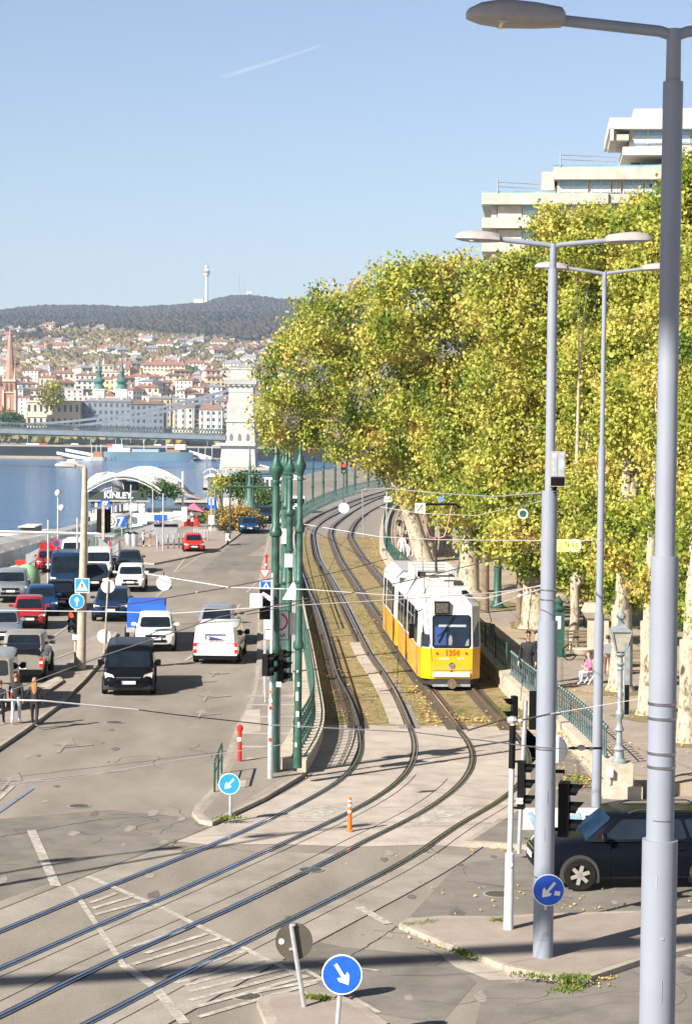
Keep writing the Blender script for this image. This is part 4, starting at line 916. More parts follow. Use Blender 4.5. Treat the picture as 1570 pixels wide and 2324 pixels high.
    b.loft([[(hc.x+x*k,hc.y+y*k,hc.z+z*k) for x,y,z in ((-.006,-.095,.0),(.006,-.095,.0),(.012,-.098,-.035),(-.012,-.098,-.035))],[(hc.x+x*k,hc.y+y*k,hc.z+z*k) for x,y,z in ((-.002,-.102,.0),(.002,-.102,.0),(.006,-.122,-.034),(-.006,-.122,-.034))]],0); b.box(hc+Vector((0,-.098,-.055))*k,(.04*k,.012*k,.008*k),2)
    for s in(-1,1): b.sphere(hc+Vector((s*.085,-.005,-.01))*k,.020*k,6,0,1.4)
    b.obj('face',[skin_m,h_dark,mat('lips',(.4,.15,.12),.6)],o)
    if bag:
        b=B(); b.box((.0,.19*k,(hip+.30)*k),(.30*k,.16*k,.42*k),0); b.obj('backpack',c_grey if top!=c_grey else c_brown,o)
    return o
def man(px,py,hpx,label,face=0,z=0,**k):
    c=P(px,py,z); Hm=hpx/sc(c.y)
    return person(label,c,R(face),Hm,**k)
man(37,1643,114,'person in black hoodie and pale blue jeans walking beside the pickup',180,.12,top=c_black,legs=c_ljeans,shoes=c_white,hair=h_brown,seed=1)
man(79,1648,109,'person with long ginger hair, black top and black leggings walking away',180,.12,top=c_black,legs=c_black,shoes=c_white,hair=h_gold,longhair=True,seed=2)
man(1,1645,100,'person in black clothes at the left edge, walking away',175,.12,top=c_black,legs=c_black,shoes=c_beige,hair=h_brown,seed=3)
man(326,1240,33*1.1,'person in a long white coat standing by the bins',60,.12,top=c_white,legs=c_black,shoes=c_white,hair=h_dark,pose='stand',coat=True,seed=4)
man(341,1240,35,'person in brown jacket and ochre trousers standing by the bins',-60,.12,top=c_brown,legs=c_orange,shoes=c_white,pose='stand',seed=5)
man(353,1213,32,'person in pale coat standing by the river railings',170,.12,top=c_beige,legs=c_white,hair=h_gold,pose='stand',seed=6,coat=True)
man(366,1211,30,'person in dark jacket leaning at the river railings',180,.12,top=c_black,legs=c_grey,pose='stand',seed=7)
man(312,1222,24,'person in brown sitting on the quay steps',20,.12,top=c_brown,legs=c_black,pose='sit',seed=8)
man(430,1186,24,'person in black by the red stand',0,.12,top=c_black,legs=c_black,pose='stand',seed=9)
man(437,1196,24,'person in a pale top by the red stand',30,.12,top=c_white,legs=c_black,hair=h_gold,pose='stand',seed=10)
man(446,1188,22,'person in a red top by the red stand',-20,.12,top=c_red,legs=c_jeans,pose='stand',seed=11)
sc_c=P(517,1237); scooter((sc_c.x,sc_c.y,0),R(4),'small white motor scooter in the main road')
person('person in black jacket and helmet riding the scooter',(sc_c.x+.0,sc_c.y+.28,-.0),R(4),1.72,top=c_black,legs=c_black,pose='ride',seed=12,helmet=True)
man(20,1300,25,'person in white top sitting by the red cool box',160,.0,top=c_white,legs=c_blue,pose='sit',seed=13)
# promenade
man(1196,1570,136,'dark haired person in black standing in the tram shadow',-20,PZ,top=c_black,legs=c_black,pose='stand',seed=20)
man(1216,1562,128,'second person in black standing beside the dark haired one',15,PZ,top=c_black,legs=c_black,pose='stand',seed=21)
man(1254,1548,105,'person in dark coat half hidden by the lamp post',-60,PZ,top=c_black,legs=c_black,pose='walk',seed=22,coat=True)
pw=P(1340,1552,PZ); person('person in a pink top sitting on a folding chair',pw,R(-75),1.62,top=c_pink,legs=c_ljeans,shoes=c_white,hair=h_brown,pose='sit',seed=23)
man(1377,1535,92,'person with backpack in a pale blue shirt standing under the trees',170,PZ,top=c_ljeans,legs=c_brown,shoes=c_white,pose='stand',seed=24,bag=True)
man(912,1272,60,'person in pale clothes walking on the far promenade',5,PZ,top=c_white,legs=c_white,seed=25)
man(921,1268,66,'person in black jacket and jeans walking on the far promenade',-5,PZ,top=c_black,legs=c_ljeans,seed=26)
man(932,1265,50,'small person in a red top on the far promenade',10,PZ,top=c_red,legs=c_white,seed=27,hair=h_brown)
man(951,1266,58,'person in black top and blue jeans on the far promenade',0,PZ,top=c_black,legs=c_jeans,seed=28)
man(905,1218,46,'person in dark coat and pale trousers farther along the promenade',0,PZ,top=c_black,legs=c_beige,seed=29)
man(921,1216,44,'person in long black coat farther along the promenade',10,PZ,top=c_black,legs=c_black,coat=True,seed=30)
man(1155,1298,56,'person in grey jacket and jeans carrying a white bag',170,PZ,top=c_grey,legs=c_jeans,shoes=c_white,seed=31,bag=False)
man(1047,1272,52,'person in dark top behind the trees left of the green lamp',0,PZ,top=c_grey,legs=c_blue,seed=32)
man(1186,1300,50,'person in blue jeans near the plane trees',30,PZ,top=c_black,legs=c_blue,seed=33)
# ================================================================ double-arm street lamps
def lamp_head(b,s,z,r0,L,k=1.0):
    # body along local x, s = side sign ; r0 start, L length
    prof=[(0,.055,.06),(.04,.13,.10),(.30,.16,.13),(.62,.17,.145),(.85,.14,.11),(.97,.08,.06),(1,.02,.03)]
    rings=[]
    for t,wy,wz in prof:
        x=s*(r0+L*t); zz=z+t*.035*L
        rings.append([(x,-wy,zz-.02),(x,-wy*.9,zz+wz*.5),(x,-wy*.4,zz+wz),(x,wy*.4,zz+wz),(x,wy*.9,zz+wz*.5),(x,wy,zz-.02),(x,wy*.6,zz-wz*.5),(x,-wy*.6,zz-wz*.5)])
    b.loft(rings)
def street_lamp(label,base,htop,secs,arms,rz,bands=(),group='double armed grey street lamps'):
    """secs: list of (z0,z1,r)"""
    T=thing('street_lamp',label,'street lamp',base,rz,group)
    b=B(); prof=[]
    for z0,z1,r in secs: prof+=[(r,z0),(r*.985,z1)]
    b.lathe(prof,n=24); b.lathe([(.19*.3,secs[-1][1]-.02),(.065,secs[-1][1]),(.062,htop)],n=14); b.obj('pole',grey_p,T,ang=40)
    for s,r1,dz in arms:
        b=B(); b.tube([(0,0,htop-.06),(s*.12,0,htop-.02),(s*r1,0,htop+dz)],.048,10); a=b.obj('arm',grey_p,T)
        h=B(); lamp_head(h,s,htop+dz,r1-.05,.85); hd=h.obj('lamp_head',grey_l,T,ang=50)
        g=B(); 
        g.loft([[(s*(r1+.25),-.10,htop+dz-.015),(s*(r1+.25),.10,htop+dz-.015),(s*(r1+.25),.10,htop+dz+.0),(s*(r1+.25),-.10,htop+dz+.0)],[(s*(r1+.5),-.13,htop+dz-.055),(s*(r1+.5),.13,htop+dz-.055),(s*(r1+.5),.13,htop+dz+.03),(s*(r1+.5),-.13,htop+dz+.03)],[(s*(r1+.70),-.09,htop+dz+.02),(s*(r1+.70),.09,htop+dz+.02),(s*(r1+.70),.09,htop+dz+.05),(s*(r1+.70),-.09,htop+dz+.05)]]); g.obj('lamp_glass',mat('lamp_glass',(.35,.38,.42),.1,spec=.8),hd)
    for z in bands:
        r=[q for q in secs if q[0]<=z<=q[1]][0][2]
        b=B(); b.lathe([(r+.001,z-.012),(r+.006,z-.012),(r+.006,z+.012),(r+.001,z+.012)],n=24); b.obj('steel_band',steel,T)
    return T
# nearest lamp (shaft right at frame edge)
b1=P(1494,3545); b1.x=(PY(1505,1262,b1.y).x*.45+PY(1523,400,b1.y).x*.35+PY(1499,2100,b1.y).x*.2); s1=sc(b1.y); zz=lambda px,py,Y:PY(px,py,Y).z
Y1=b1.y
L1=street_lamp('nearest street lamp, tall grey stepped pole with its lamp head against the sky',(b1.x,b1.y,0),zz(1526,66,Y1),
  [(0,zz(1500,1905,Y1),.157),(zz(1500,1905,Y1),zz(1505,1262,Y1),.121),(zz(1505,1262,Y1),zz(1525,186,Y1),.088)],
  [(-1,.98,.065),(1,.98,.065)],R(0),bands=(zz(0,1580,Y1),zz(0,1613,Y1),zz(0,1692,Y1),zz(0,1723,Y1)))
b2=P(1231,2170,.12); Y2=b2.y
L2=street_lamp('middle street lamp, grey pole with two heads and a blue arrow sign',tuple(b2),zz(1247,553,Y2)-.12,
  [(0,zz(0,1410,Y2),.19),(zz(0,1410,Y2),zz(0,1115,Y2),.148),(zz(0,1115,Y2),zz(0,612,Y2),.092)],
  [(-1,1.02,.07),(1,1.02,.07)],R(0),bands=(zz(0,1340,Y2),zz(0,1362,Y2),zz(0,1700,Y2),zz(0,1990,Y2)*1.0))
b3=P(1352,1838,.02); Y3=b3.y
street_lamp('farthest street lamp of the three, its heads in front of the tree crowns',tuple(b3),zz(1376,618,Y3)-.02,
  [(0,zz(0,1380,Y3),.13),(zz(0,1380,Y3),zz(0,1000,Y3),.095),(zz(0,1000,Y3),zz(0,640,Y3),.06)],
  [(-1,1.02,.10),(1,1.02,.10)],R(0))
# off-frame lamps on the left whose shadows cross the road
def offlamp(tx,ty,h,label):
    g=P(tx,ty); d=Vector((sdir.x,sdir.y,0))/-sdir.z*h; bx=g-d
    return street_lamp(label,(bx.x,bx.y,0),h,[(0,h*.3,.15),(h*.3,h*.6,.11),(h*.6,h-.4,.07)],[(-1,1,.1),(1,1,.1)],R(30))
offlamp(690,1888,13.2,'street lamp standing outside the picture on the left, its shadow on the rails')
offlamp(240,1942,11.5,'street lamp outside the picture whose shorter shadow lies on the asphalt')
# stickers, seams and scuffs on the poles
def patch(T,r,z0,z1,a0,a1,m,name='sticker'):
    b=B(); vs=[]; n_=5
    for k in range(n_+1):
        a=R(a0+(a1-a0)*k/n_); x,y=math.sin(a)*(r+.003),-math.cos(a)*(r+.003); vs+=[(x,y,z0),(x,y,z1)]
    b.add(vs,[(2*k,2*k+2,2*k+3,2*k+1) for k in range(n_)]); return b.obj(name,m,T,ang=180)
scuff=mat('pole_scuff',(.36,.37,.39),.6,var=.1); seam=mat('pole_seam',(.10,.11,.12),.6); rustm=mat('rust_streak',(.20,.12,.07),.9,var=.3,scale=20)
for T,r,its in ((L1,.157,((5.05,5.25,2,4),(5.6,5.62,-2,8),(4.3,4.7,12,13),(6.05,6.15,-20,-17))),(L1,.121,((7.3,7.5,5,6),(6.62,6.63,-40,40))),(L2,.19,((.9,.905,-30,20),(.35,.355,-30,20),(2.4,2.44,-25,-22),(3.2,3.35,25,27)))):
    for z0,z1,a0,a1 in its: patch(T,r,z0,z1,a0,a1,scuff if z1-z0>.02 else seam,'scuff')
for a in(-30,20): patch(L2,.19,.35,.905,a,a+1,seam,'door_seam')
for z0 in (.3,2.2,2.9): patch(L2,.19,z0,z0+.25,-50+z0*20,-48+z0*20,rustm,'rust_streak')
# ---------------------------------------------------------------- signs
def disc(b,c,r,y0,y1,n=32,mi=0): b.lathe([(r,y0),(r,y1)],c,n,mi,ax='y'); return b
def arrow_pts(r,ang,cx=0,cz=0):
    pts=[(-.085,-.62),(.085,-.62),(.085,.12),(.30,.02),(.30,.22),(0,.60),(-.30,.22),(-.30,.02),(-.085,.12)]
    ca,sa=math.cos(ang),math.sin(ang); return [((x*ca-y*sa)*r+cx,(x*sa+y*ca)*r+cz) for x,y in pts]
def blue_disc(parent,c,r,ang,m=blue_s,extra=None,yaw=0):
    b=B(); disc(b,(0,0,0),r,-.012,.012); disc(b,(0,0,0),r*.94,-.0135,-.012,mi=1)
    b.yprism(arrow_pts(r,ang),-.017,-.0135,0)
    if extra: b.yprism(extra,-.018,-.0135,0)
    o=b.obj('sign_plate',[white_s,m],parent,ang=0,loc=c,rot=(0,0,yaw)); return o
def post(T,h,r=.03,m=galv,name='post',p0=(0,0,0),p1=None):
    b=B(); b.tube([p0,p1 or (0,0,h)],r,10,cap=True); return b.obj(name,m,T)
# blue arrow sign on pavement tip
c=P(523,1855,.12); s_=sc(c.y); T=thing('direction_sign','blue round sign with white arrow down left on the pavement tip','road sign',tuple(c)); hz2=PY(518,1778,c.y).z-.12
post(T,hz2+.1,.045); blue_disc(T,(-.03,-.06,hz2),24.5/s_,R(180-42),blue_l)
# bottom blue arrow sign
c=P(763,2360,.12); T=thing('direction_sign','large blue round sign with white arrow down right at the bottom edge','road sign',tuple(c)); Yc=c.y; hz2=PY(776,2209,Yc).z-.12; x2=PY(776,2209,Yc).x-c.x
post(T,0,.042,p1=(x2*.9,.0,hz2)); blue_disc(T,(x2,-.07,hz2),46.5/sc(Yc),R(180+32))
for k,(u,v) in enumerate(((.2,.25),(-.1,.28),(.35,.1),(-.3,-.1),(.1,-.4))): pass
# back of a sign, dark disc on leaning post
c=P(690,2284,.12); T=thing('direction_sign','grey back of a round sign on a leaning post, bottom of the crossing','road sign',tuple(c)); Yc=c.y
tp=PY(661,2101,Yc)-c; cc=PY(667,2139,Yc)-c
post(T,0,.042,p1=(tp.x,0,tp.z)); b=B(); disc(b,(0,0,0),43/sc(Yc),-.012,.012); b.obj('sign_plate',mat('sign_back',(.085,.075,.06),.6,.2,var=.12),T,loc=(cc.x,.075,cc.z))
b=B(); disc(b,(0,0,0),6.5/sc(Yc),-.004,.0); b.obj('sticker',white_s,T,loc=(cc.x-.215,.060,cc.z))
for dz in(.30,-.12):
    b=B(); b.box((cc.x-.03,.035,cc.z+dz),(.10,.07,.03)); b.obj('clamp',galv,T)
# sign on the middle lamp : thing held by the lamp
c=PY(1244,2020,Y2-.22); T=thing('direction_sign','blue round sign with white arrow and small square, fixed to the middle lamp','road sign',tuple(c))
r=37/sc(Y2-.22); blue_disc(T,(0,0,0),r,R(180-40),extra=[(.30*r*1.3,.05*r-.08*r),(.30*r*1.3+.34*r,.0-.08*r),(.30*r*1.3+.30*r,-.34*r),(.30*r*1.3-.05*r,-.30*r)])
b=B(); b.box((0,.03,0),(.2,.05,.04)); b.box((-.05,.02,-r-.03),(.05,.03,.10)); b.obj('bracket',galv,T)
# pedestrian crossing sign
def ped_sign(parent,c,s,m=blue_s,yaw=0):
    b=B(); b.box((0,0,0),(s,.02,s),0); b.box((0,-.0105,0),(s*.92,.003,s*.92),1)
    b.yprism([(-.40*s,-.34*s),(.40*s,-.34*s),(0,.40*s)],-.015,-.012,0)
    k=s
    b.lathe([(.001,-.018),(.035*k,-.018),(.035*k,-.015)],(.0,0,.17*k),10,2,ax='y')
    for p in ([(-.04,.12),(.05,.12),(.04,-.04),(-.03,-.04)],[(-.02,-.04),(.03,-.04),(.12,-.22),(.07,-.24)],[(-.03,-.04),(.02,-.04),(-.07,-.24),(-.12,-.22)],[(.04,.1),(.13,-.02),(.11,-.04),(.02,.06)],[(-.04,.1),(-.12,.0),(-.10,-.02),(-.02,.06)]):
        b.yprism([(x*k,z*k) for x,z in p],-.018,-.015,2)
    for q in (-.30,-.20,.14,.22,-.05,.05): b.yprism([((q-.02)*k,-.32*k),((q+.02)*k,-.32*k),((q*.85+.02)*k,-.26*k),((q*.85-.02)*k,-.26*k)],-.018,-.015,2)
    return b.obj('sign_plate',[white_s,m,black],parent,ang=0,loc=c,rot=(0,0,yaw))
# concrete pole with lamp on the left island
c=P(184,1520,.12); Yc=c.y; hp=PY(193,1062,Yc).z-.12
T=thing('utility_pole','tall concrete lamp pole with a bare arm, on the left traffic island','street lamp',tuple(c)); topx=PY(193,1062,Yc).x-c.x
b=B(); b.tube([(0,0,0),(topx*.97,0,hp*.83),(topx,0,hp)],[.20,.125,.10],12); b.obj('pole',conc_pole,T)
b=B(); b.tube([(topx,0,hp-.35),(topx,0,hp+.05),(topx-.35,0,hp+.12)],[.09,.07,.05],8); b.obj('arm',conc_pole,T)
h=B(); lamp_head(h,-1,hp+.06,.35-topx,.85); h.obj('lamp_head',grey_l,T)
c2=PY(187,1329,Yc-.3); T=thing('crossing_sign','blue pedestrian crossing sign on the concrete pole','road sign',tuple(c2)); ped_sign(T,(0,0,0),33/sc(Yc),blue_l); b=B(); b.box((0,.06,0),(.1,.10,.05)); b.obj('bracket',galv,T)
c2=PY(175,1365,Yc-.3); T=thing('direction_sign','blue round sign with white arrow pointing up beneath the crossing sign','road sign',tuple(c2)); blue_disc(T,(0,0,0),17.5/sc(Yc),0,blue_l); b=B(); b.box((.08,.06,0),(.2,.10,.05)); b.obj('bracket',galv,T)
# small traffic light beside it
red_on=mat('red_signal',(1,.04,.02),.3,var=0,emit=1.5); dk_lens=mat('signal_lens',(.03,.035,.03),.2,spec=.7); grn_l=mat('signal_green_lens',(.10,.24,.20),.2,spec=.8)
def traffic_light(T,c,w,hh,n,yaw,on=None,name='signal_head',visor=.22,hood=True):
    b=B(); b.box((0,0,0),(w,w*.55,hh),0)
    pit=hh/n
    for i in range(n):
        z=hh/2-pit*(i+.5)
        rr=min(w,pit)*.40
        a=[math.pi*q/8*1.25-.4 for q in range(9)]
        ring0=[(math.cos(t)*rr*1.08,-w*.27,z+math.sin(t)*rr*1.08) for t in a]; ring1=[(math.cos(t)*rr*1.08,-w*.27-visor*(.5+.5*max(0,math.sin(t))),z+math.sin(t)*rr*1.08) for t in a]
        for k in range(8): b.add([ring0[k],ring0[k+1],ring1[k+1],ring1[k]],[(0,1,2,3)],0); b.add([tuple(Vector(x)*1) for x in (ring0[k],ring1[k],ring1[k+1],ring0[k+1])],[(0,1,2,3)],0)
    o=b.obj(name,black,T,ang=0,loc=c,rot=(0,0,yaw))
    for i in range(n):
        z=hh/2-pit*(i+.5); rr=min(w,pit)*.40
        l=B(); l.lathe([(rr,-w*.275),(rr,-w*.285),(rr*.5,-w*.30),(.001,-w*.305)][::-1],(0,0,z),14,0,ax='y'); l.obj('signal_lens',(red_on if on==i else (grn_l if i==n-1 and n>1 and on is not None else dk_lens)),o)
    return o
c=P(172,1515,.12); T=thing('traffic_light','grey traffic signal post with a lit red lamp, left of the concrete pole','traffic light',tuple(c)); Yc=c.y; hh=PY(172,1395,Yc).z
post(T,hh+.1,.06,conc_pole); zc=PY(166,1410,Yc).z-.12; traffic_light(T,(-.12,-.12,zc),.30,.88,3,R(-15),on=0); b=B(); b.box((0,-.03,PY(170,1445,Yc).z-.12),(.22,.18,.24)); b.obj('control_box',white_s,T,ang=0); post(T,0,.025,p0=(0,0,PY(170,1445,Yc).z),p1=(-.35,-.1,PY(160,1425,Yc).z),name='bracket')
# round white backs on thin pole
c=P(237,1483,.12); Yc=c.y; T=thing('sign_post','thin leaning post carrying two round white sign backs','road sign',tuple(c)); tp=PY(246,1318,Yc)-c; post(T,0,.035,conc_pole,p1=(tp.x,0,tp.z))
for (x,y,yo) in ((245,1331,.06),(236,1444,.06)):
    q=PY(x,y,Yc)-c; b=B(); disc(b,(0,0,0),15.5/sc(Yc),-.01,.01); b.obj('sign_plate',white_s,T,loc=(q.x,yo,q.z))
# hanging white discs on the span wires
def hanging_disc(px,py,rpx,Y,label,col=white_s,inner=None):
    c=PY(px,py,Y); T=thing('wire_marker',label,'wire marker',tuple(c),R(0),'round markers hung on the overhead wires'); b=B(); disc(b,(0,0,0),rpx/sc(Y),-.012,.012); b.obj('disc',col,T)
    if inner: b=B(); disc(b,(0,0,0),rpx*.72/sc(Y),-.016,-.013); b.obj('disc_face',inner,T)
    b=B(); b.tube([(0,0,rpx/sc(Y)-.02),(0,0,rpx/sc(Y)+.08)],.015,5); b.obj('hook',wire_m,T)
hanging_disc(372,1323,17,48,'white round marker hung on a wire above the main road')
hanging_disc(780,1153,12,60,'white round marker hung above the far bend of the tracks')
hanging_disc(1186,1166,11.5,56,'round green marker with a white rim hung before the trees',white_s,green)
hanging_disc(1000,1133,7,75,'small blue coil of wire hung before the leaning tree',mat('blue_coil',(.12,.25,.6),.5))
# square yellow sign and round 15 sign on wire
c=PY(1276,1238,40); T=thing('speed_sign','yellow square sign with two arrows hung on a wire beside the 15 disc','road sign',tuple(c)); s_=sc(40); b=B(); b.box((0,0,0),(30/s_,.02,28/s_),0)
for sx,dn in((-.06,1),(.065,-1)):
    b.yprism([(sx-.006,-.08),(sx+.006,-.08),(sx+.006,.08),(sx-.006,.08)],-.014,-.0105,1); b.yprism([(sx-.025,-dn*.05),(sx+.025,-dn*.05),(sx,-dn*.09)],-.014,-.0105,1)
b.obj('sign_plate',[yellow_s,mat('olive_ink',(.25,.28,.08),.6)],T,ang=0)
c=PY(1303,1238,40); T=thing('speed_sign','round white sign with 15 on a yellow centre hung on a wire','road sign',tuple(c)); b=B(); disc(b,(0,0,0),15/s_,-.01,.01); disc(b,(0,0,0),11/s_,-.013,-.0105,mi=1); b.obj('sign_plate',[white_s,yellow_s],T); text_mesh('15',.13,mat('olive_ink',(.25,.28,.08),.6),T,(0,-.016,0),(R(90),0,0),.001,True)
c=PY(953,1153,72); T=thing('route_sign','pale square sign with black stripe hung above the pantograph','road sign',tuple(c)); s_=sc(72); b=B(); b.box((0,0,0),(23/s_,.02,23/s_),0); b.yprism([(-.12,-.12),(-.09,-.14),(.12,.12),(.09,.14)],-.014,-.0105,1); b.yprism([(-.12,.02),(-.10,.02),(-.10,.14),(-.12,.14)],-.014,-.0105,1); b.yprism([(.06,-.12),(.08,-.12),(.08,.02),(.06,.02)],-.014,-.0105,1); b.obj('sign_plate',[mat('pale_sign',(.75,.74,.55),.5),black],T,ang=0)
c=P(878,1200); Yc=c.y*.62; c=P(876,1250); T=thing('route_sign','white square sign marked 15-02 on a thin mast beside the tracks','road sign',(c.x,c.y,0)); Yc=c.y; tp=PY(873,1116,Yc); post(T,tp.z,.05); q=PY(880,1133,Yc); b=B(); b.box((0,0,0),(17/sc(Yc),.02,13/sc(Yc))); o=b.obj('sign_plate',white_s,T,ang=0,loc=(q.x-c.x,-.08,q.z)); text_mesh('15 02',.20,black,T,(q.x-c.x,-.10,q.z),(R(90),0,0),.002)
# ---------------------------------------------------------------- green catenary columns
def green_post(label,px,py,pytop,cw,z=.12,bracket=None,grp='green cast iron tram poles'):
    c=P(px,py,z); Y=c.y; s=sc(Y); H=PY(px+5,pytop,Y).z-z; x=(PY(px+5,pytop,Y).x-c.x)
    T=thing('tram_pole',label,'pole',tuple(c),0,grp); r=.125 if cw is None else cw/s/2
    b=B(); Hs=H/9.4
    prof=[(r*1.35,0),(r*1.35,.9*Hs),(r*1.15,1.0*Hs),(r*1.1,3.4*Hs),(r*1.6,3.45*Hs),(r*1.7,3.55*Hs),(r*1.1,3.7*Hs),(r,5.3*Hs),(r*1.25,5.33*Hs),(r*1.3,5.4*Hs),(r,5.45*Hs),(r*.95,6.75*Hs),(r*1.5,6.8*Hs),(r*1.6,6.9*Hs),(r*.95,7.05*Hs),(r*.82,8.25*Hs)]
    b.lathe(prof,n=20); b.obj('shaft',green,T,ang=30)
    b=B(); b.lathe([(r*.82,8.25*Hs),(r*1.05,8.28*Hs),(r*1.05,8.34*Hs),(r*.85,8.38*Hs),(r*1.2,8.5*Hs),(r*1.75,8.62*Hs),(r*1.8,8.72*Hs),(r*1.0,8.86*Hs),(r*.55,9.0*Hs),(r*.40,9.1*Hs),(r*.6,9.16*Hs),(r*.45,9.24*Hs),(r*.18,9.32*Hs),(.005,9.4*Hs)],n=20); b.obj('finial',green,T,ang=30)
    return T,c,Y,H
gp1=green_post('green tram pole standing on the end of the balustrade wall, foremost',675,1742,1000,15,.45)
for (z0,z1,a0,a1) in ((1.9,2.15,-30,5),(2.3,2.42,-10,20),(1.45,1.6,-25,15),(1.15,1.3,-5,30),(2.7,2.75,-20,0),(.6,.72,-35,-10)): patch(gp1[0],.112 if z0>1 else .128,z0,z1,a0,a1,white_s,'graffiti_tag')
gp2=green_post('green tram pole rising from the pavement behind the white signal post',621,1752,1008,19,.12)
gp3=green_post('green tram pole with a square white box at mid height',646,1500,1020,13.5,.12)
gp4=green_post('slim green tram pole right of the white box one',654,1545,1024,15,.12)
gp5=green_post('farthest slim green tram pole of the near cluster',640,1450,1018,9,.12)
b=B(); b.box((0,0,0),(.42,.3,.62)); T=thing('signal_box','square white box strapped to a green tram pole','box',tuple(PY(650,1217,gp3[2]-.35))); b.obj('casing',white_s,T,ang=0); b=B(); b.box((0,.2,.1),(.2,.12,.05)); b.obj('bracket',galv,T)
b=B(); b.box((0,0,0),(.30,.25,.5)); T=thing('signal_box','small white box lower down on a green tram pole','box',tuple(PY(655,1272,gp4[2]-.35))); b.obj('casing',white_s,T,ang=0)
# horizontal green arm reaching left, with lantern hanger
for (x0,y0,x1,y1,Y,nm) in ((623,1106,505,1104,gp2[2],'long green bracket arm reaching left from the tram pole'),(680,1075,560,1076,gp1[2]+12,'second green bracket arm higher up between the poles')):
    a,c=PY(x0,y0,Y),PY(x1,y1,Y); T=thing('bracket_arm',nm,'bracket arm',tuple(a)); b=B(); b.tube([(0,0,0),tuple(c-a)],.035,6); b.tube([tuple(c-a),tuple(c-a+Vector((0,0,-.9)))],.02,6); b.tube([tuple(c-a+Vector((.22,0,0))),tuple(c-a+Vector((.22,0,-1.5)))],.025,6); b.obj('arm',green_d,T)
for i,(px,pb,pt) in enumerate(((709,1150,1031),(733,1132,1031),(760,1126,1044),(786,1120,1049),(805,1112,1036),(835,1106,1055))):
    c=P(px,pb); 
    green_post('slim far green tram pole, number %s from the left beyond the bend'%['one','two','three','four','five','six'][i],px,pb,pt,5.2,0,grp='far green tram poles beyond the bend')
# far signal
c=P(779,1135); T=thing('traffic_light','small signal showing red beyond the bend of the tracks','traffic light',(c.x,c.y,0)); q=PY(779,1062,c.y); post(T,q.z,.10,green); traffic_light(T,(0,-.1,q.z),.7,1.5,2,0,on=0,visor=.2)
# ---------------------------------------------------------------- walls and balustrades
def along(L,step):
    out=[];acc=0;out.append((L[0],0))
    nx=step;d=0
    for i in range(len(L)-1):
        seg=(L[i+1]-L[i]).length
        while d+seg>=nx: t=(nx-d)/seg; out.append((L[i].lerp(L[i+1],t),i)); nx+=step
        d+=seg
    return [o[0] for o in out]
T=thing('retaining_wall','low pale stone wall under the left balustrade, its block end facing the road','wall',tuple(WL[0]))
Lw=[p for p in WL if p.y<190]
b=B(); ribbon(b,Lw,-.95,.0,-.02,.40); b.obj('stone_wall',stone,T,world=True,ang=30)
b=B(); ribbon(b,Lw,-.97,.02,.402,.46); b.obj('coping',stone,T,world=True,ang=30)
def balusters(name,label,L,z,h,step,ball,m,off,rail=True,end=None,lowrail=.2):
    T=thing(name,label,'fence',(L[0].x,L[0].y,z)); N=normals(L)
    Lo=[Vector((p.x+q.x*off,p.y+q.y*off,z)) for p,q in zip(L,N)]
    pts=along(Lo,step); pts=pts[:end] if end else pts
    k=0
    for i,p in enumerate(pts):
        b=B(); pr=[(.075,0),(.08,.05),(.05,.10),(.035,.16),(.03,h*.42),(.05,h*.46),(.03,h*.50),(.028,h*.80)]
        if ball: pr=[(.06,0),(.065,.05),(.03,.12),(.022,h*.42),(.035,h*.46),(.02,h*.50),(.018,h*.82),(.03,h*.85),(.03,h*.87),(.07,h*.93),(.05,h*.985),(.005,h)]
        else: pr+=[(.05,h*.84),(.03,h*.88),(.03,h)]
        b.lathe(pr,p,8); 
        b.obj('baluster',m,T,world=True,ang=40)
    Lr=[p for p in Lo if p.y<=pts[-1].y]
    b=B()
    for zz_ in ((h*.78,h*.24) if rail else (h*.72,h*.24)): b.tube([p+Vector((0,0,zz_)) for p in Lr],.022,5)
    if not ball: b.tube([p+Vector((0,0,h)) for p in Lr],.035,6)
    # scroll panels between balusters
    for i in range(len(pts)-1 if not ball else 0):
        a,c=pts[i],pts[i+1]; m_=(a+c)/2
        for zz_ in (h*.32,h*.58): 
            b.tube([a.lerp(c,t)+Vector((0,0,zz_+math.sin(t*math.pi)*h*.12)) for t in (0,.25,.5,.75,1)],.014,4)
            b.tube([a.lerp(c,t)+Vector((0,0,zz_+h*.14-math.sin(t*math.pi)*h*.12)) for t in (0,.25,.5,.75,1)],.014,4)
    b.obj('railing_panel',m,T,world=True,ang=40); return T
Lb=[p for p in WL if 56<p.y<96]
balusters('balustrade','dark green cast iron balustrade on the left wall beside the green pole',Lb,.46,1.08,.62,False,green_d,-.35)
# far green railing around the bend
Lf=[p for p in WL if p.y>=96]
def railing(name,label,L,z,h,m,off=-.3,step=3.0,dense=.5):
    T=thing(name,label,'fence',(L[0].x,L[0].y,z)); N=normals(L); Lo=[Vector((p.x+q.x*off,p.y+q.y*off,z)) for p,q in zip(L,N)]
    b=B()
    for t in (1.0,.86,.5,.12): b.tube([p+Vector((0,0,h*t)) for p in Lo],.035 if t==1 else .022,5)
    b.obj('handrail',m,T,world=True)
    b=B()
    for p in along(Lo,dense): b.tube([p,p+Vector((0,0,h))],.016,4)
    b.obj('railing_bars',m,T,world=True)
    for p in along(Lo,step)[:90]:
        b=B(); b.tube([p,p+Vector((0,0,h+.1))],.04,6); b.obj('post',m,T,world=True)
    return T
railing('railing','long green railing sweeping round the far bend of the tracks',Lf,.40,1.5,verd)
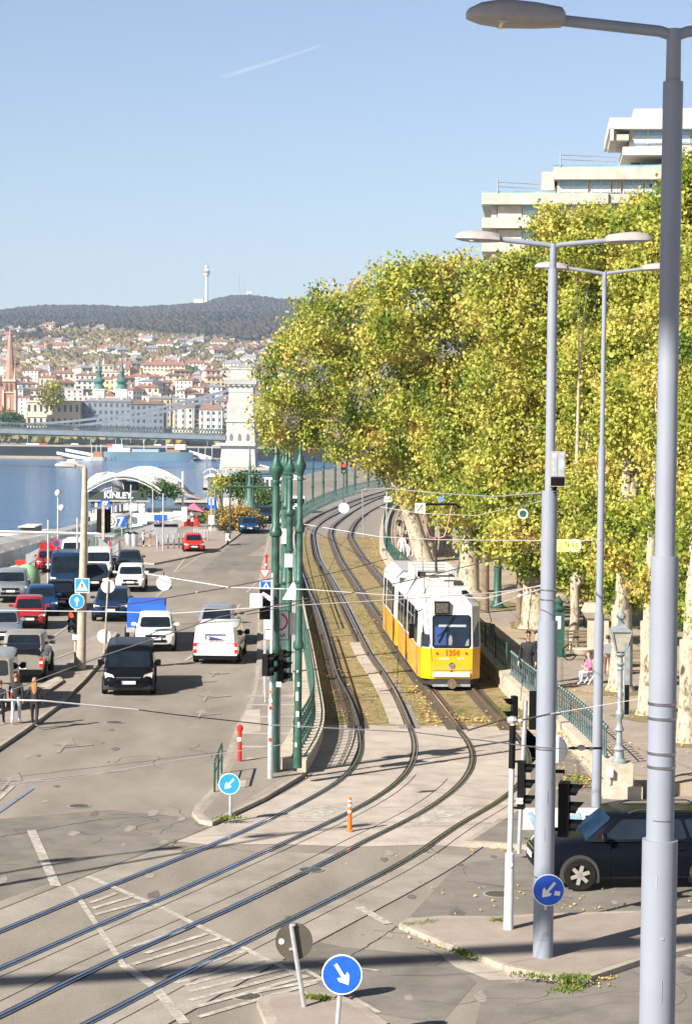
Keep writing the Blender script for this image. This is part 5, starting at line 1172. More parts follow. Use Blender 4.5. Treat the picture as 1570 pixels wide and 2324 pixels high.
# right wall
T=thing('retaining_wall','pale stone retaining wall right of the tram under the spiked green fence','wall',tuple(WR[0]))
Lr=[p for p in WR if p.y>55]
b=B(); ribbon(b,Lr,.0,.60,-.02,.42); ribbon(b,Lr,-.05,.0,-.02,.12); b.obj('stone_wall',stone,T,world=True,ang=30)
b=B(); ribbon(b,Lr,-.04,.62,.422,.66); b.obj('coping',stone,T,world=True,ang=30)
balusters('balustrade','blue green iron fence with ball tips on the right stone wall',[p for p in WR if 56<p.y<75.5],.66,.92,.42,True,mat('baluster_paint',(.055,.095,.10),.5,var=.3,scale=8),.30)
railing('railing','dark green railing curving round the promenade behind the tram',[p for p in WR if p.y>=75.5],.66,.95,green,.3,4.0,.6)
# end pillar
c=P(1414,1799,.0); c=P(1412,1822); T=thing('stone_pillar','stone pillar with stepped base at the near end of the right wall','pillar',(c.x,c.y+.5,0)); s_=sc(c.y)
b=B(); b.box((0.0,0,.22),(1.05,1.1,.44)); b.obj('base_block',stone,T,ang=0); b=B(); b.box((-.05,0,.72),(.72,.8,.56),tap=.97); b.obj('shaft_block',stone,T,ang=0)
b=B(); b.box((-.35,-.45,.80),(.16,.14,.22)); b.tube([(-.35,-.47,.7),(-.42,-.5,.3),(-.55,-.55,.05)],.018,5); T2=thing('junction_box','small white box with a cable on the stone pillar','box',(c.x,c.y+.5,0)); b.obj('casing',white_s,T2,ang=0)
# ornate lamp on the pillar
def ornate_lamp(label,c,H,m,m2):
    T=thing('park_lantern',label,'street lamp',c,0); k=H/4.0
    b=B(); b.lathe([(r*k,z*k) for r,z in [(.20,0),(.20,.06),(.14,.12),(.12,.30),(.16,.36),(.09,.45),(.07,.80),(.13,.86),(.08,.95),(.06,1.1),(.11,1.22),(.12,1.30),(.07,1.4),(.06,2.4),(.09,2.45),(.06,2.5),(.12,2.58),(.06,2.62),(.05,2.75),(.14,2.82),(.14,2.86),(.05,2.92)]],n=14); b.obj('column',m,T,ang=30)
    b=B(); z0,z1=2.92*k,3.45*k; a0,a1=.13*k,.25*k
    for sx,sy in((1,1),(1,-1),(-1,1),(-1,-1)): b.tube([(sx*a0,sy*a0,z0),(sx*a1,sy*a1,z1)],.02*k,4)
    b.box((0,0,z0),(a0*2.1,a0*2.1,.03*k)); b.box((0,0,z1),(a1*2.15,a1*2.15,.04*k))
    b.loft([[(a*a1*1.05,c_*a1*1.05,z1+.02*k) for a,c_ in((1,1),(-1,1),(-1,-1),(1,-1))],[(a*.09*k,c_*.09*k,z1+.14*k) for a,c_ in((1,1),(-1,1),(-1,-1),(1,-1))],[(a*.07*k,c_*.07*k,z1+.32*k) for a,c_ in((1,1),(-1,1),(-1,-1),(1,-1))]]); b.lathe([(.12*k,z1+.32*k),(.13*k,z1+.4*k),(.08*k,z1+.46*k),(.03*k,z1+.55*k)],n=10); h=b.obj('lantern_frame',m,T,ang=20)
    b=B(); b.loft([[(a*a0*.92,c_*a0*.92,z0+.02*k) for a,c_ in((1,1),(-1,1),(-1,-1),(1,-1))],[(a*a1*.92,c_*a1*.92,z1-.02*k) for a,c_ in((1,1),(-1,1),(-1,-1),(1,-1))]]); b.obj('lantern_glass',m2,h,ang=0)
    return T
lg=mat('lantern_glass',(.42,.40,.33),.25,var=.2,scale=6); ol_m=mat('pale_grey_iron',(.25,.29,.31),.5,.2,var=.25,scale=8)
Hl=PY(1420,1383,c.y+.5).z-1.0; ornate_lamp('pale grey ornate lantern on the stone pillar at the end of the wall',(c.x-.05,c.y+.5,1.0),Hl,ol_m,lg)
T=thing('notice_board','narrow grey notice board strapped to the ornate lantern column','board',(c.x+.10,c.y+.35,0)); z0,z1=PY(0,1615,c.y).z,PY(0,1435,c.y).z; b=B(); b.be(-.06,.08,-.02,.02,z0,z1,0); b.be(-.05,.07,-.026,-.021,z0+.05,z0+(z1-z0)*.40,1); b.obj('board',[ol_m,black],T,ang=0)
for (px,py,pt,lab) in ((1043,1300,1150,'green ornate lantern farther along the promenade'),(1190,1302,1190,'green ornate lantern standing among the far trunks')):
    q=P(px,py,PZ); ornate_lamp(lab,tuple(q),PY(px,pt,q.y).z-PZ,green_d,lg)
q=P(1128,1380,PZ); T=thing('lamp_column','thick dark green lamp column with a bell base on the promenade','street lamp',tuple(q)); b=B(); b.lathe([(.40,0),(.42,.08),(.36,.16),(.30,.22),(.27,.32),(.21,.42),(.20,2.2),(.24,2.25),(.16,2.35),(.13,4.8),(.2,4.85),(.12,5.0)],n=16); b.obj('column',green_d,T)
q=P(1264,1490,PZ); T=thing('poster_column','dark green iron pillar box with posters behind the middle lamp','pillar',tuple(q)); b=B(); b.be(-.32,.32,-.3,.3,0,.25,0); b.be(-.26,.26,-.25,.25,.25,2.0,0); b.lathe([(.34,2.0),(.36,2.08),(.2,2.2),(.22,2.35),(.1,2.5),(.02,2.6)],n=12); b.be(-.2,.1,-.262,-.255,1.2,1.75,1); b.obj('casing',[green,white_s],T,ang=30)
# low white block wall with blue graffiti behind the SUV
c=P(1182,1894); T=thing('barrier_wall','low whitewashed concrete barrier with blue graffiti behind the black car','wall',(c.x,c.y,0)); s_=sc(c.y); Hb=(1894-1838)/s_
b=B(); 
b.loft([[(0,0,0),(2.6,.2,0),(2.6,.5,0),(0,.35,0)],[(.03,.02,Hb),(2.6,.22,Hb),(2.6,.46,Hb),(.03,.32,Hb)]]); b.obj('wall_block',mat('whitewash',(.62,.60,.54),.85,var=.12,scale=2,bump=.2),T,ang=0)
b=B(); 
gm=mat('graffiti_blue',(.26,.42,.50),.7,var=.2,scale=6)
for pts in ([(.13,Hb*.92),(.25,Hb*.95),(.30,Hb*.80),(.36,Hb*.5),(.42,Hb*.2),(.34,Hb*.15),(.26,Hb*.45),(.18,Hb*.75)],[(1.15,Hb*.5),(1.25,Hb*.85),(1.45,Hb*.9),(1.5,Hb*.5),(1.35,Hb*.3)],[(1.6,Hb*.2),(1.65,Hb*.8),(1.75,Hb*.8),(1.75,Hb*.2)],[(1.85,Hb*.3),(1.9,Hb*.9),(2.1,Hb*.85),(2.2,Hb*.4),(2.0,Hb*.2)]):
    b.poly([(x,.035*(z/Hb)*0+x*.077-.005,z) for x,z in pts][::-1])
b.obj('graffiti',gm,T,ang=0)
# ---------------------------------------------------------------- traffic lights at the junction
# cluster on the left pavement
c=P(613,1766,.12); Yc=c.y; tx=PY(619,1300,Yc)-c
T=thing('traffic_light','tall white stickered signal post at the pavement end with two black signal heads','traffic light',tuple(c))
b=B(); b.tube([(0,0,0),(tx.x*.25,0,tx.z*.35),(tx.x*.27,0,tx.z*.36),(tx.x,0,tx.z)],[.085,.085,.055,.05],10); b.obj('post',galv,T)
for k,(z_,cc_) in enumerate(((1.1,'red'),(2.2,'w'),(2.45,'w'),(2.0,'o'))):
    b=B(); b.box((-.0,-.092,z_),(.09,.006,.10)); b.obj('sticker',[red,white_s,orange][k%3],T,ang=0)
q=PY(609,1507,Yc)-c; traffic_light(T,(q.x,-.15,q.z),.34,50/sc(Yc),2,R(60),visor=.25)
q=PY(640,1513,Yc)-c; traffic_light(T,(q.x,.1,q.z),.32,74/sc(Yc),3,R(75),visor=.22)
q=PY(633,1552,Yc)-c; b=B(); b.box((q.x,-.12,q.z),(.14,.02,.14)); b.obj('push_button',white_s,T,ang=0)
# camera box to the left
q=PY(586,1365,Yc)-c; b=B(); b.box((q.x-.05,0,q.z+.02),(.34,.34,.38)); b.tube([(q.x+.1,0,q.z+.22),(tx.x*.8,0,q.z+.05)],.07,6); b.obj('camera_housing',white_s,T,ang=0)
q=PY(598,1375,Yc)-c; traffic_light(T,(q.x+.05,.5,q.z),.36,.85,2,R(180),visor=.2)
# zone sign with red ring
cz=P(628,1700,.12); Yz=cz.y; Yz=Yc+1.2; base=PY(640,1745,Yz); 
c0=PY(628,1419,Yz); T=thing('zone_sign','white square zone sign with a red ring, partly covered by a blank white plate','road sign',(c0.x,Yz,.12)); z0=c0.z-.12; s_=sc(Yz); b=B(); b.box((0,0,z0),(56/s_,.02,68/s_),0); b.box((0,-.0105,z0),(53/s_,.002,65/s_),1)
r=20/s_; b.lathe([(r*.80,-.014),(r,-.014),(r,-.012),(r*.8,-.012),(r*.8,-.014)],(.07,0,z0+.10),28,2,ax='y',cap=False); b.obj('sign_plate',[black,white_s,red],T,ang=0)
text_mesh('ZÓNA',13/s_,black,T,(.03,-.016,z0-23/s_),(R(90),0,0),.001)
b=B(); b.box((-.12,-.05,z0+14/s_),(38/s_,.012,44/s_)); b.obj('blank_plate',white_s,T,ang=0)
post(T,z0,.04,galv,p0=(.1,.06,0),p1=(.1,.06,z0))
b=B(); b.box((.42,.12,z0+3/s_),(18/s_,.02,50/s_)); b.obj('notice_plate',mat('paper_notice',(.72,.72,.66),.6,var=.1,scale=5),T,ang=0)
b=B(); b.box((.05,-.0,z0-42/s_),(32/s_,.02,14/s_)); b.obj('lower_plate',white_s,T,ang=0)
c1=PY(628,1500,Yz+.1); T=thing('direction_sign','blue round sign half hidden behind the black signal heads','road sign',tuple(c1)); b=B(); disc(b,(0,0,0),25/s_,-.01,.01); disc(b,(0,0,0),18/s_,-.014,-.0105,mi=1); b.obj('sign_plate',[white_s,blue_l],T); post(T,0,.03,p0=(0,.05,.1),p1=(0,.05,-c1.z+.13))
c1=PY(604,1332,Yz+14); T=thing('crossing_sign','blue pedestrian crossing sign beside the green poles','road sign',tuple(c1)); ped_sign(T,(0,0,0),28/sc(Yz+14),blue_s); post(T,0,.03,p0=(0,.05,.3),p1=(0,.05,-c1.z+.13))
c1=PY(601,1302,Yz+16); T=thing('yield_sign','white give way triangle with red border above the crossing sign','road sign',tuple(c1)); s_=sc(Yz+16); b=B(); b.yprism([(-14/s_,11/s_),(14/s_,11/s_),(0,-13/s_)],-.01,.01,0); b.yprism([(-10/s_,8.5/s_),(10/s_,8.5/s_),(0,-8.5/s_)],-.014,-.0105,1); b.obj('sign_plate',[red,white_s],T,ang=0); post(T,0,.03,p0=(0,.05,.3),p1=(0,.05,-c1.z+.13))
c=P(677,1400,.46); T=thing('yield_sign','grey back of a triangular sign between the green poles','road sign',tuple(PY(665,1340,Yz+14))); b=B(); b.yprism([(-.38,-.33),(.38,-.33),(0,.33)],-.01,.01,0); b.obj('sign_plate',white_s,T,ang=0); post(T,0,.03,p0=(0,.05,0),p1=(0,.05,-3))
# red and orange posts
def bollard_post(label,px,py,pt,w,m,stripes,cap,z=.12,name='marker_post'):
    c=P(px,py,z); H=PY(px,pt,c.y).z-z; r=w/sc(c.y)/2; T=thing(name,label,'bollard',tuple(c)); b=B()
    b.lathe([(r*1.0,0),(r,H*.82),(r*1.5,H*.85),(r*1.6,H*.93),(r*.8,H*.98),(r*.3,H)] if cap else [(r*2.0,0),(r*2.0,.04),(r*1.3,.07),(r*1.15,H*.3),(r*.95,H*.92),(r*.8,H*.97),(r*.2,H)],n=14); b.obj('post',m,T)
    for a,c_ in stripes: b=B(); b.lathe([(r*1.08,H*a),(r*1.08,H*c_)],n=14); b.obj('reflective_band',white_s,T)
    return T
bollard_post('red pipe post with a white band and pointed cap on the pavement',544,1728,1644,10,red,[(.55,.66)],True)
bollard_post('orange flexible post with white bands standing between the rails',793,1888,1808,9,orange,[(.55,.62),(.72,.79),(.86,.91)],False,.0)
bollard_post('small red post farther up the pavement by the give way sign',604,1300,1258,5,red,[(.4,.5)],True)
# green hoop barrier near blue sign
T=thing('hoop_barrier','short green tube barrier beside the pavement tip','barrier',tuple(P(492,1795,.12)))
b=B(); o=P(492,1795,.12)
for (x,y,t) in ((487,1797,1730),(495,1778,1708),(503,1755,1692)):
    q=P(x,y,.12)-o; hh=PY(x,t,P(x,y,.12).y).z-.12; b.tube([(q.x,q.y,0),(q.x,q.y,hh)],.035,6)
qa=P(487,1797,.12)-o;qb=P(503,1755,.12)-o; b.tube([(qa.x,qa.y,.85),(qb.x,qb.y,.85)],.03,6); b.tube([(qa.x,qa.y,.5),(qb.x,qb.y,.5)],.02,6); b.obj('barrier_frame',green,T)
# right junction signals
c=P(1153,2108,.12); Yc=c.y; tx=PY(1163,1640,Yc)-c
T=thing('traffic_light','white signal post with a long black three lamp head, left of the middle lamp','traffic light',tuple(c))
zb=PY(0,1925,Yc).z-.12
b=B(); b.tube([(0,0,0),(tx.x*.35,0,zb),(tx.x*.36,0,zb+.03),(tx.x,0,tx.z)],[.10,.09,.055,.05],12); b.obj('post',mat('signal_post_white',(.62,.63,.64),.45,.2,var=.12,scale=4),T)
b=B(); b.tube([(tx.x*.72,0,tx.z*.78),(tx.x,0,tx.z-.05)],.065,8); b.obj('post_sleeve',black,T)
b=B(); b.lathe([(.001,-.115),(.05,-.115),(.05,-.10)],(tx.x*.3,0,zb-.2),10,0,ax='y'); b.obj('sticker',white_s,T)
q=PY(1180,1782,Yc)-c; hd=traffic_light(T,(q.x+.03,.05,q.z),.26,108/sc(Yc),3,R(78),visor=.26); 
for dz in(-38,-30): 
    b=B(); b.box((q.x-.02,-.11,q.z+dz/sc(Yc)),(.13,.02,5.5/sc(Yc))); b.obj('sticker',white_s,T,ang=0)
b=B(); b.be(tx.x*.5,q.x,-.02,.02,q.z+.45,q.z+.49); b.be(tx.x*.4,q.x,-.02,.02,q.z-.47,q.z-.43); b.obj('bracket',black,T,ang=0)
c=P(1190,1960); Yd=Yc+7; c=PY(1180,1860,Yd); base=Vector((PY(1178,1860,Yd).x,Yd,.12)); T=thing('traffic_light','black signal head on a slim grey post behind the white signal post','traffic light',tuple(base))
tq=PY(1192,1590,Yd)-base; post(T,0,.055,galv,p1=(tq.x,0,tq.z)); q=PY(1168,1600,Yd)-base; traffic_light(T,(q.x-.02,-.05,q.z-.08),.22,58/sc(Yd),2,R(-80),visor=.22); q=PY(1208,1612,Yd)-base; traffic_light(T,(q.x+.02,.0,q.z),.20,88/sc(Yd),3,R(180),visor=.15)
b=B(); b.lathe([(.34,-.02),(.34,.02)],(0,0,0),28,0,ax='y'); q=PY(1262,1702,Yc); T=thing('mirror_sign','round white sign partly hidden behind the middle lamp','road sign',tuple(PY(1257,1700,Y2+.6))); b=B(); disc(b,(0,0,0),32/sc(Y2),-.012,.012); disc(b,(0,0,0),31/sc(Y2),.013,.05,mi=1); b.obj('sign_plate',[white_s,black],T,rot=(0,0,R(-35)))
c=PY(1268,1790,Y2+.35); T=thing('traffic_light','tall black three lamp signal head fixed right of the middle lamp','traffic light',tuple(c)); traffic_light(T,(.1,0,PY(0,1822,Y2+.35).z-c.z),.36,122/sc(Y2+.35),3,R(78),visor=.28)
b=B(); b.be(-.2,.1,-.03,.03,.3,.36); b.be(-.2,.1,-.03,.03,-.8,-.74); b.obj('bracket',black,T,ang=0)
# service box high on the middle lamp
c=PY(1264,1062,Y2-.05); s_=sc(Y2); T=thing('control_cabinet','grey metal cabinet with two windows high on the middle lamp','box',tuple(c)); b=B(); b.be(-18/s_,16/s_,-.12,.12,-42/s_,38/s_); b.obj('casing',grey_l,T,ang=0)
for x in(-8,8): b=B(); b.be((x-6)/s_,(x+6)/s_,-.127,-.121,-18/s_,34/s_); b.obj('window',mat('cabinet_glass',(.35,.40,.44),.15,var=.3,scale=8),T,ang=0)
b=B(); b.be(-16/s_,15/s_,-.126,-.121,-40/s_,-20/s_); b.tube([(-.02,0,-42/s_),(-.06,-.05,-55/s_),(-.1,0,-68/s_),(-.03,-.05,-60/s_)],.03,6); b.sphere((-.08,-.02,-56/s_),.07,8); b.obj('underside',black,T,ang=0)
# ---------------------------------------------------------------- overhead wires
WG='overhead wires and span wires over the junction'
def wire(label,pts,r=.012,m=wire_m,sag=0.0,extras=()):
    W=[PY(x,y,Y) for x,y,Y in pts]
    T=thing('overhead_wire',label,'overhead wire',tuple(W[0]),0,WG); b=B(); L=[]
    for a,c in zip(W,W[1:]):
        for k in range(8): t=k/8; p=a.lerp(c,t); p.z-=sag*4*t*(1-t); L.append(p)
    L.append(W[-1]); b.tube(L,r,5); b.obj('cable',m,T,world=True)
    for (x,y,Y,rr) in extras: b=B(); q=PY(x,y,Y); b.sphere(q,rr,8,0,.7); b.obj('insulator',mat('insulator',(.45,.40,.38),.4,var=.3,scale=20),T,world=True)
wire('pale wire crossing the walking people and the main road to the balustrade',[(-20,1588,30),(96,1590,30),(315,1611,30.5)],.013,wire_l)
wire('dark continuation of the pale wire above the main road to the middle lamp',[(315,1611,30.5),(400,1622,31),(610,1645,32)],.009,wire_m)
wire('pale wire over the balustrade and crossing to the middle lamp',[(610,1645,32),(940,1662,33),(1230,1697,34),(1290,1700,34.2)],.010,wire_l)
wire('dark end of the crossing wire with insulators before the middle lamp',[(1290,1698,34.2),(1365,1698,34.5)],.022,wire_m,extras=[(1300,1698,34.3,.05),(1318,1697,34.3,.08),(1340,1699,34.4,.05)])
wire('wire with a white egg insulator in front of the signal heads',[(1060,1658,33),(1140,1633,33),(1175,1636,33),(1248,1620,33)],.016,wire_m,extras=[(1162,1634,33,.10),(1180,1636,33,.06)])
wire('thin pale wire from the middle lamp past the lantern to the nearest lamp',[(1248,1620,33),(1440,1588,33),(1500,1580,32)],.006,wire_l)
wire('thick dark wire from lower left over the black van towards the green poles',[(-20,1584,44),(230,1490,44),(500,1400,44),(700,1358,44)],.014,wire_m)
wire('dark wire over the blue trailer up to the yield sign',[(270,1373,46),(330,1365,46),(517,1333,46),(620,1312,46)],.014,wire_m,extras=[(447,1344,46,.03),(517,1333,46,.04)])
wire('pale wire from the left edge over the red car to the blue trailer',[(-20,1385,44),(230,1388,44),(400,1392,44),(600,1378,44),(830,1365,45),(1120,1345,46),(1230,1330,37)],.011,wire_l)
wire('second pale wire from the left over the pavement and the tram roof',[(330,1302,48),(520,1333,47),(700,1338,46),(900,1352,46),(1100,1358,42),(1228,1328,37)],.011,wire_l)
wire('dark wire over the track bed rising to the right above the tram',[(560,1395,44),(800,1345,44),(960,1310,44),(1100,1275,44),(1230,1248,38)],.011,wire_m)
wire('long dark wire over the tracks from the left green pole',[(620,1330,60),(800,1290,62),(880,1268,64)],.012,wire_m)
wire('contact wire above the left track',[(700,1420,70),(740,1310,90),(770,1240,120),(830,1180,160)],.012,wire_m)
wire('contact wire above the right track to the pantograph',[(980,1500,50),(960,1300,66),(955,1195,78),(900,1150,110),(870,1130,150)],.010,wire_m)
wire('grey span wire in front of the tree crowns',[(820,1113,60),(870,1108,60),(1000,1120,57),(1120,1127,50),(1240,1118,37)],.017,mat('wire_grey',(.25,.26,.26),.5))
wire('pale span wire at the height of the 15 sign',[(690,1190,58),(860,1218,56),(1000,1225,50),(1230,1227,38),(1400,1226,38)],.010,wire_l)
wire('pale span wire before the promenade with the route sign',[(862,1150,74),(953,1165,72),(1080,1170,68),(1240,1135,38)],.010,wire_l)
wire('cable from the right green pole down over the bed',[(690,1195,57),(780,1240,57),(880,1300,57)],.008,wire_m)
wire('thin wire dropping to the signal head',[(1206,1340,36),(1180,1590,44)],.008,wire_m)
wire('stay wire on the middle lamp above the tram',[(1232,1335,36.9),(1180,1352,38),(1120,1375,46)],.013,wire_l,extras=[(1196,1346,37.5,.05),(1180,1352,38,.06)])
wire('left span wire over the road markings',[(-20,1785,26),(200,1760,27),(420,1722,28),(640,1690,29)],.006,wire_l)
wire('pale signal mast arm over the quay',[(-30,1206,95),(230,1212,95),(238,1212,95)],.07,wire_l)
# arms of street furniture near the tracks : hanging rod
wire('thin rod hanging over the far tracks',[(830,1108,70),(822,1115,70),(824,1218,70)],.018,mat('wire_grey',(.25,.26,.26),.5))
# ================================================================ plane trees
leaf_cols=[(.045,.085,.014),(.12,.20,.028),(.26,.32,.045),(.42,.43,.07),(.58,.55,.13),(.56,.44,.12),(.38,.23,.08)]
leafm=leaf_mat('plane_leaves',leaf_cols,.38,.42,.70)
bark=ground_mat('plane_bark',[(.13,.105,.07),(.30,.25,.18),(.48,.42,.32),(.40,.34,.25),(.20,.17,.12)],s1=1.6,s2=5,s3=14,bump=.4,stretch=(1,1,.5),a=.40,b=.60)
bark_d=mat('dark_bark',(.17,.13,.09),.9,var=.3,scale=6,bump=.4)
def leaves(cents,rads,n,size,seed,shell=.62,squash=.9):
    g=np.random.default_rng(seed); C=np.array(cents); Rr=np.array(rads)
    w=Rr**2; w=w/w.sum(); per=20; nc=n//per
    li=g.choice(len(C),nc,p=w); d=g.normal(size=(nc,3)); d/=np.linalg.norm(d,axis=1)[:,None]
    u=g.random(nc); rad=Rr[li]*(shell+(1-shell)*u**.45)*(1+.16*np.sin(d[:,0]*5+li)*np.cos(d[:,2]*6+li*2)+.10*np.sin(d[:,1]*11+li))
    cc=C[li]+d*rad[:,None]*np.array([1,1,squash])
    # drop clumps buried deep in neighbouring lobes
    keep=np.ones(nc,bool)
    for k in range(len(C)):
        q=np.linalg.norm((cc-C[k])/np.array([1,1,squash]),axis=1); keep&=~(q<Rr[k]*.55)
    cc=cc[keep]; out=d[keep]; m=len(cc)
    pos=np.repeat(cc,per,0)+g.normal(size=(m*per,3))*np.array([.36,.36,.26])*(size/.20); o=np.repeat(out,per,0)
    nrm=g.normal(size=(m*per,3))*.75+o*.55+np.array([0,0,.35]); nrm/=np.linalg.norm(nrm,axis=1)[:,None]
    a=np.cross(nrm,g.normal(size=(m*per,3))); a/=np.linalg.norm(a,axis=1)[:,None]; b_=np.cross(nrm,a)
    s=(size*(.55+.75*g.random(m*per)))[:,None]
    fold=nrm*s*.18
    v=np.stack([pos-a*s*.6,pos-b_*s*.52+fold,pos+a*s*.6,pos+b_*s*.52+fold],1).reshape(-1,3)
    return v
def leaf_mesh(name,v,m):
    n=len(v)//4; me=bpy.data.meshes.new(name); me.vertices.add(len(v)); me.vertices.foreach_set('co',v.astype(np.float32).ravel())
    me.loops.add(n*4); me.loops.foreach_set('vertex_index',np.arange(n*4,dtype=np.int32)); me.polygons.add(n); me.polygons.foreach_set('loop_start',np.arange(0,n*4,4,dtype=np.int32)); me.polygons.foreach_set('loop_total',np.full(n,4,dtype=np.int32))
    me.update(); me.materials.append(m); return me
def plane_tree(label,base_px,Y,lobes,tr,n,seed,lean=None,m=leafm,size=.22,bk=bark,fork=None):
    base=P(base_px[0],base_px[1],PZ) if Y is None else Vector((PY(base_px[0],base_px[1],Y).x,Y,PZ)); Y=base.y; s=sc(Y)
    r=random.Random(seed); T=thing('plane_tree',label,'tree',tuple(base),0,'plane trees along the promenade')
    C=[];Rr=[]
    for lb in lobes:
        x,y,rp=lb[:3]; dy=lb[3] if len(lb)>3 else r.uniform(-2.2,2.2)
        q=PY(x,y,Y+dy); C.append(tuple(q-base)); Rr.append(rp/sc(Y+dy))
    v=leaves(C,Rr,int(n*1.5),size*.84,seed); o=bpy.data.objects.new('crown',leaf_mesh('crown',v,m)); COL.objects.link(o); o.parent=T
    # trunk with limbs
    b=B(); f=fork or (0,0,3.2); fk=Vector(f)
    b.tube([(0,0,-.05),(0,0,.25),fk*.5+Vector((.05,0,0)),fk],[tr*1.45,tr*1.08,tr*.95,tr*.9],12)
    b.m=[0]*len(b.m); n0=len(b.m)
    order=sorted(range(len(C)),key=lambda i:-Rr[i])
    for i in order[:7]:
        e=Vector(C[i]); mid=fk.lerp(e,.5)+Vector((r.uniform(-.4,.4),r.uniform(-.4,.4),.1*(e-fk).length)); 
        m1_=fk.lerp(mid,.55)+Vector((0,0,.2)); b.tube([fk-Vector((0,0,.5)),m1_,mid],[tr*.66,tr*.42,tr*.26],8,0); b.tube([mid,e],[tr*.26,tr*.05],6,1)
        for _ in range(3):
            st=mid.lerp(e,r.random()*.6); en=e+Vector((r.uniform(-1,1),r.uniform(-1,1),r.uniform(-.6,1)))*Rr[i]*.75; b.tube([st,st.lerp(en,.5)+Vector((0,0,.2)),en],[tr*.10,tr*.06,tr*.02],4,1)
    b.obj('trunk',[bk,bark_d],T,ang=60); return T
plane_tree('leaning plane tree whose crown overhangs the tracks, leftmost of the row',(960,1275),None,[(700,850,112),(655,945,78),(800,745,112),(855,880,125),(760,965,82),(890,990,100),(735,735,62),(655,815,52),(640,1000,42),(860,665,66),(950,960,100),(975,1080,90),(840,1020,48),(900,1060,48),(610,960,24),(612,900,30),(705,690,34),(670,760,40),(930,1110,40),(700,1000,30),(770,1030,22)],.62,34000,11,fork=(-1.2,0,4.2),size=.235)
plane_tree('tall plane tree second from the left with the rounded crown above the tram',(1062,1345),None,[(940,690,100),(1010,800,125),(980,910,110),(1060,1000,110),(1060,1110,90),(900,640,52),(1000,635,58),(1075,690,80),(1110,860,110),(1120,1190,75),(1080,1230,40),(1020,1150,45),(960,615,30),(1050,610,34),(880,760,70),(1150,740,60)],.60,34000,12,size=.22)
plane_tree('plane tree with a thick pale trunk beside the middle lamp',(1208,1425),None,[(1190,720,110),(1170,860,115),(1210,990,115),(1170,1110,110),(1190,1220,80),(1115,640,50),(1160,600,30),(1225,600,56),(1290,640,75),(1290,820,110),(1300,1010,100),(1290,1150,90),(1130,1240,36),(1240,1290,50),(1100,700,60),(1280,540,50),(1330,1250,60)],.62,40000,13,size=.19)
plane_tree('slim white trunked plane tree right of the middle lamp',(1300,1473),None,[(1340,560,72),(1380,680,95),(1380,820,105),(1370,960,105),(1390,1110,100),(1350,1230,75),(1290,1290,42),(1320,1330,34),(1260,500,38),(1270,535,40),(1350,500,36),(1230,515,24),(1420,540,60),(1450,1240,70)],.21,35000,14,size=.17)
plane_tree('plane tree right of the farthest lamp with spotted bark',(1406,1567),None,[(1440,520,58),(1480,640,95),(1470,780,105),(1460,930,110),(1470,1080,105),(1440,1220,85),(1400,1300,52),(1410,1360,36),(1500,1290,60),(1455,470,26),(1500,500,50),(1345,490,22)],.42,36000,15,size=.16)
plane_tree('plane tree behind the ornate lantern',(1466,1622),None,[(1540,560,80),(1560,700,100),(1560,860,105),(1550,1010,105),(1555,1160,100),(1530,1290,70),(1560,440,56),(1560,375,32),(1480,1330,40)],.30,30000,16,size=.15)
plane_tree('pale trunked plane tree at the right edge of the picture',(1556,1684),None,[(1640,600,100),(1650,780,110),(1640,960,110),(1640,1130,110),(1600,1270,85),(1570,1370,48),(1545,1400,26),(1640,1400,60)],.30,20000,17,size=.145)
plane_tree('plane tree far behind the tram among the row of trunks',(1010,1260),None,[(1010,1000,70),(960,1040,60),(1060,1060,60),(1010,1140,50),(950,1130,36)],.5,9000,18,size=.22)
for i,(px,py,w,lab) in enumerate(((1175,1425,.17,'thin dark trunked tree left of the thick pale plane tree'),(1098,1390,.22,'slim tree beside the thick green lamp column'),(975,1262,.35,'pale trunk far down the promenade behind the pantograph'))):
    q=P(px,py,PZ); T=thing('plane_tree',lab,'tree',tuple(q),0,'plane trees along the promenade'); b=B(); b.tube([(0,0,0),(0.05,0,.3),(.05,.1,3),(.3,.1,6.5)],[w*1.3,w,w*.85,w*.6],10); b.obj('trunk',bark_d if i<2 else bark,T)
    s=sc(q.y); C=[(.3,0,6.5),(-.8,.5,7.5),(1.2,.3,8)]; o=bpy.data.objects.new('crown',leaf_mesh('crown',leaves(C,[1.5,1.6,1.6],2500,.2,60+i),leafm)); COL.objects.link(o); o.parent=T
for i,(px,Y_,src_,rz,sc2,lab) in enumerate(((1330,108,2,40,.95,'plane tree in the second row behind the slim white trunk'),(1490,98,1,150,.9,'plane tree in the second row behind the ornate lantern'),(1215,128,0,100,.9,'plane tree in the second row behind the thick pale trunk'),(1600,92,2,200,.9,'plane tree in the second row near the right edge'),(1400,140,1,260,.95,'farthest plane tree of the second row behind the park benches'))):
    src=[o for o in COL.objects if o.name.startswith('plane_tree') and o.type=='EMPTY'][src_]
    q=PY(px,1200,Y_); dup(src,(q.x,Y_,PZ),R(rz),lab,'plane trees along the promenade',sc2)
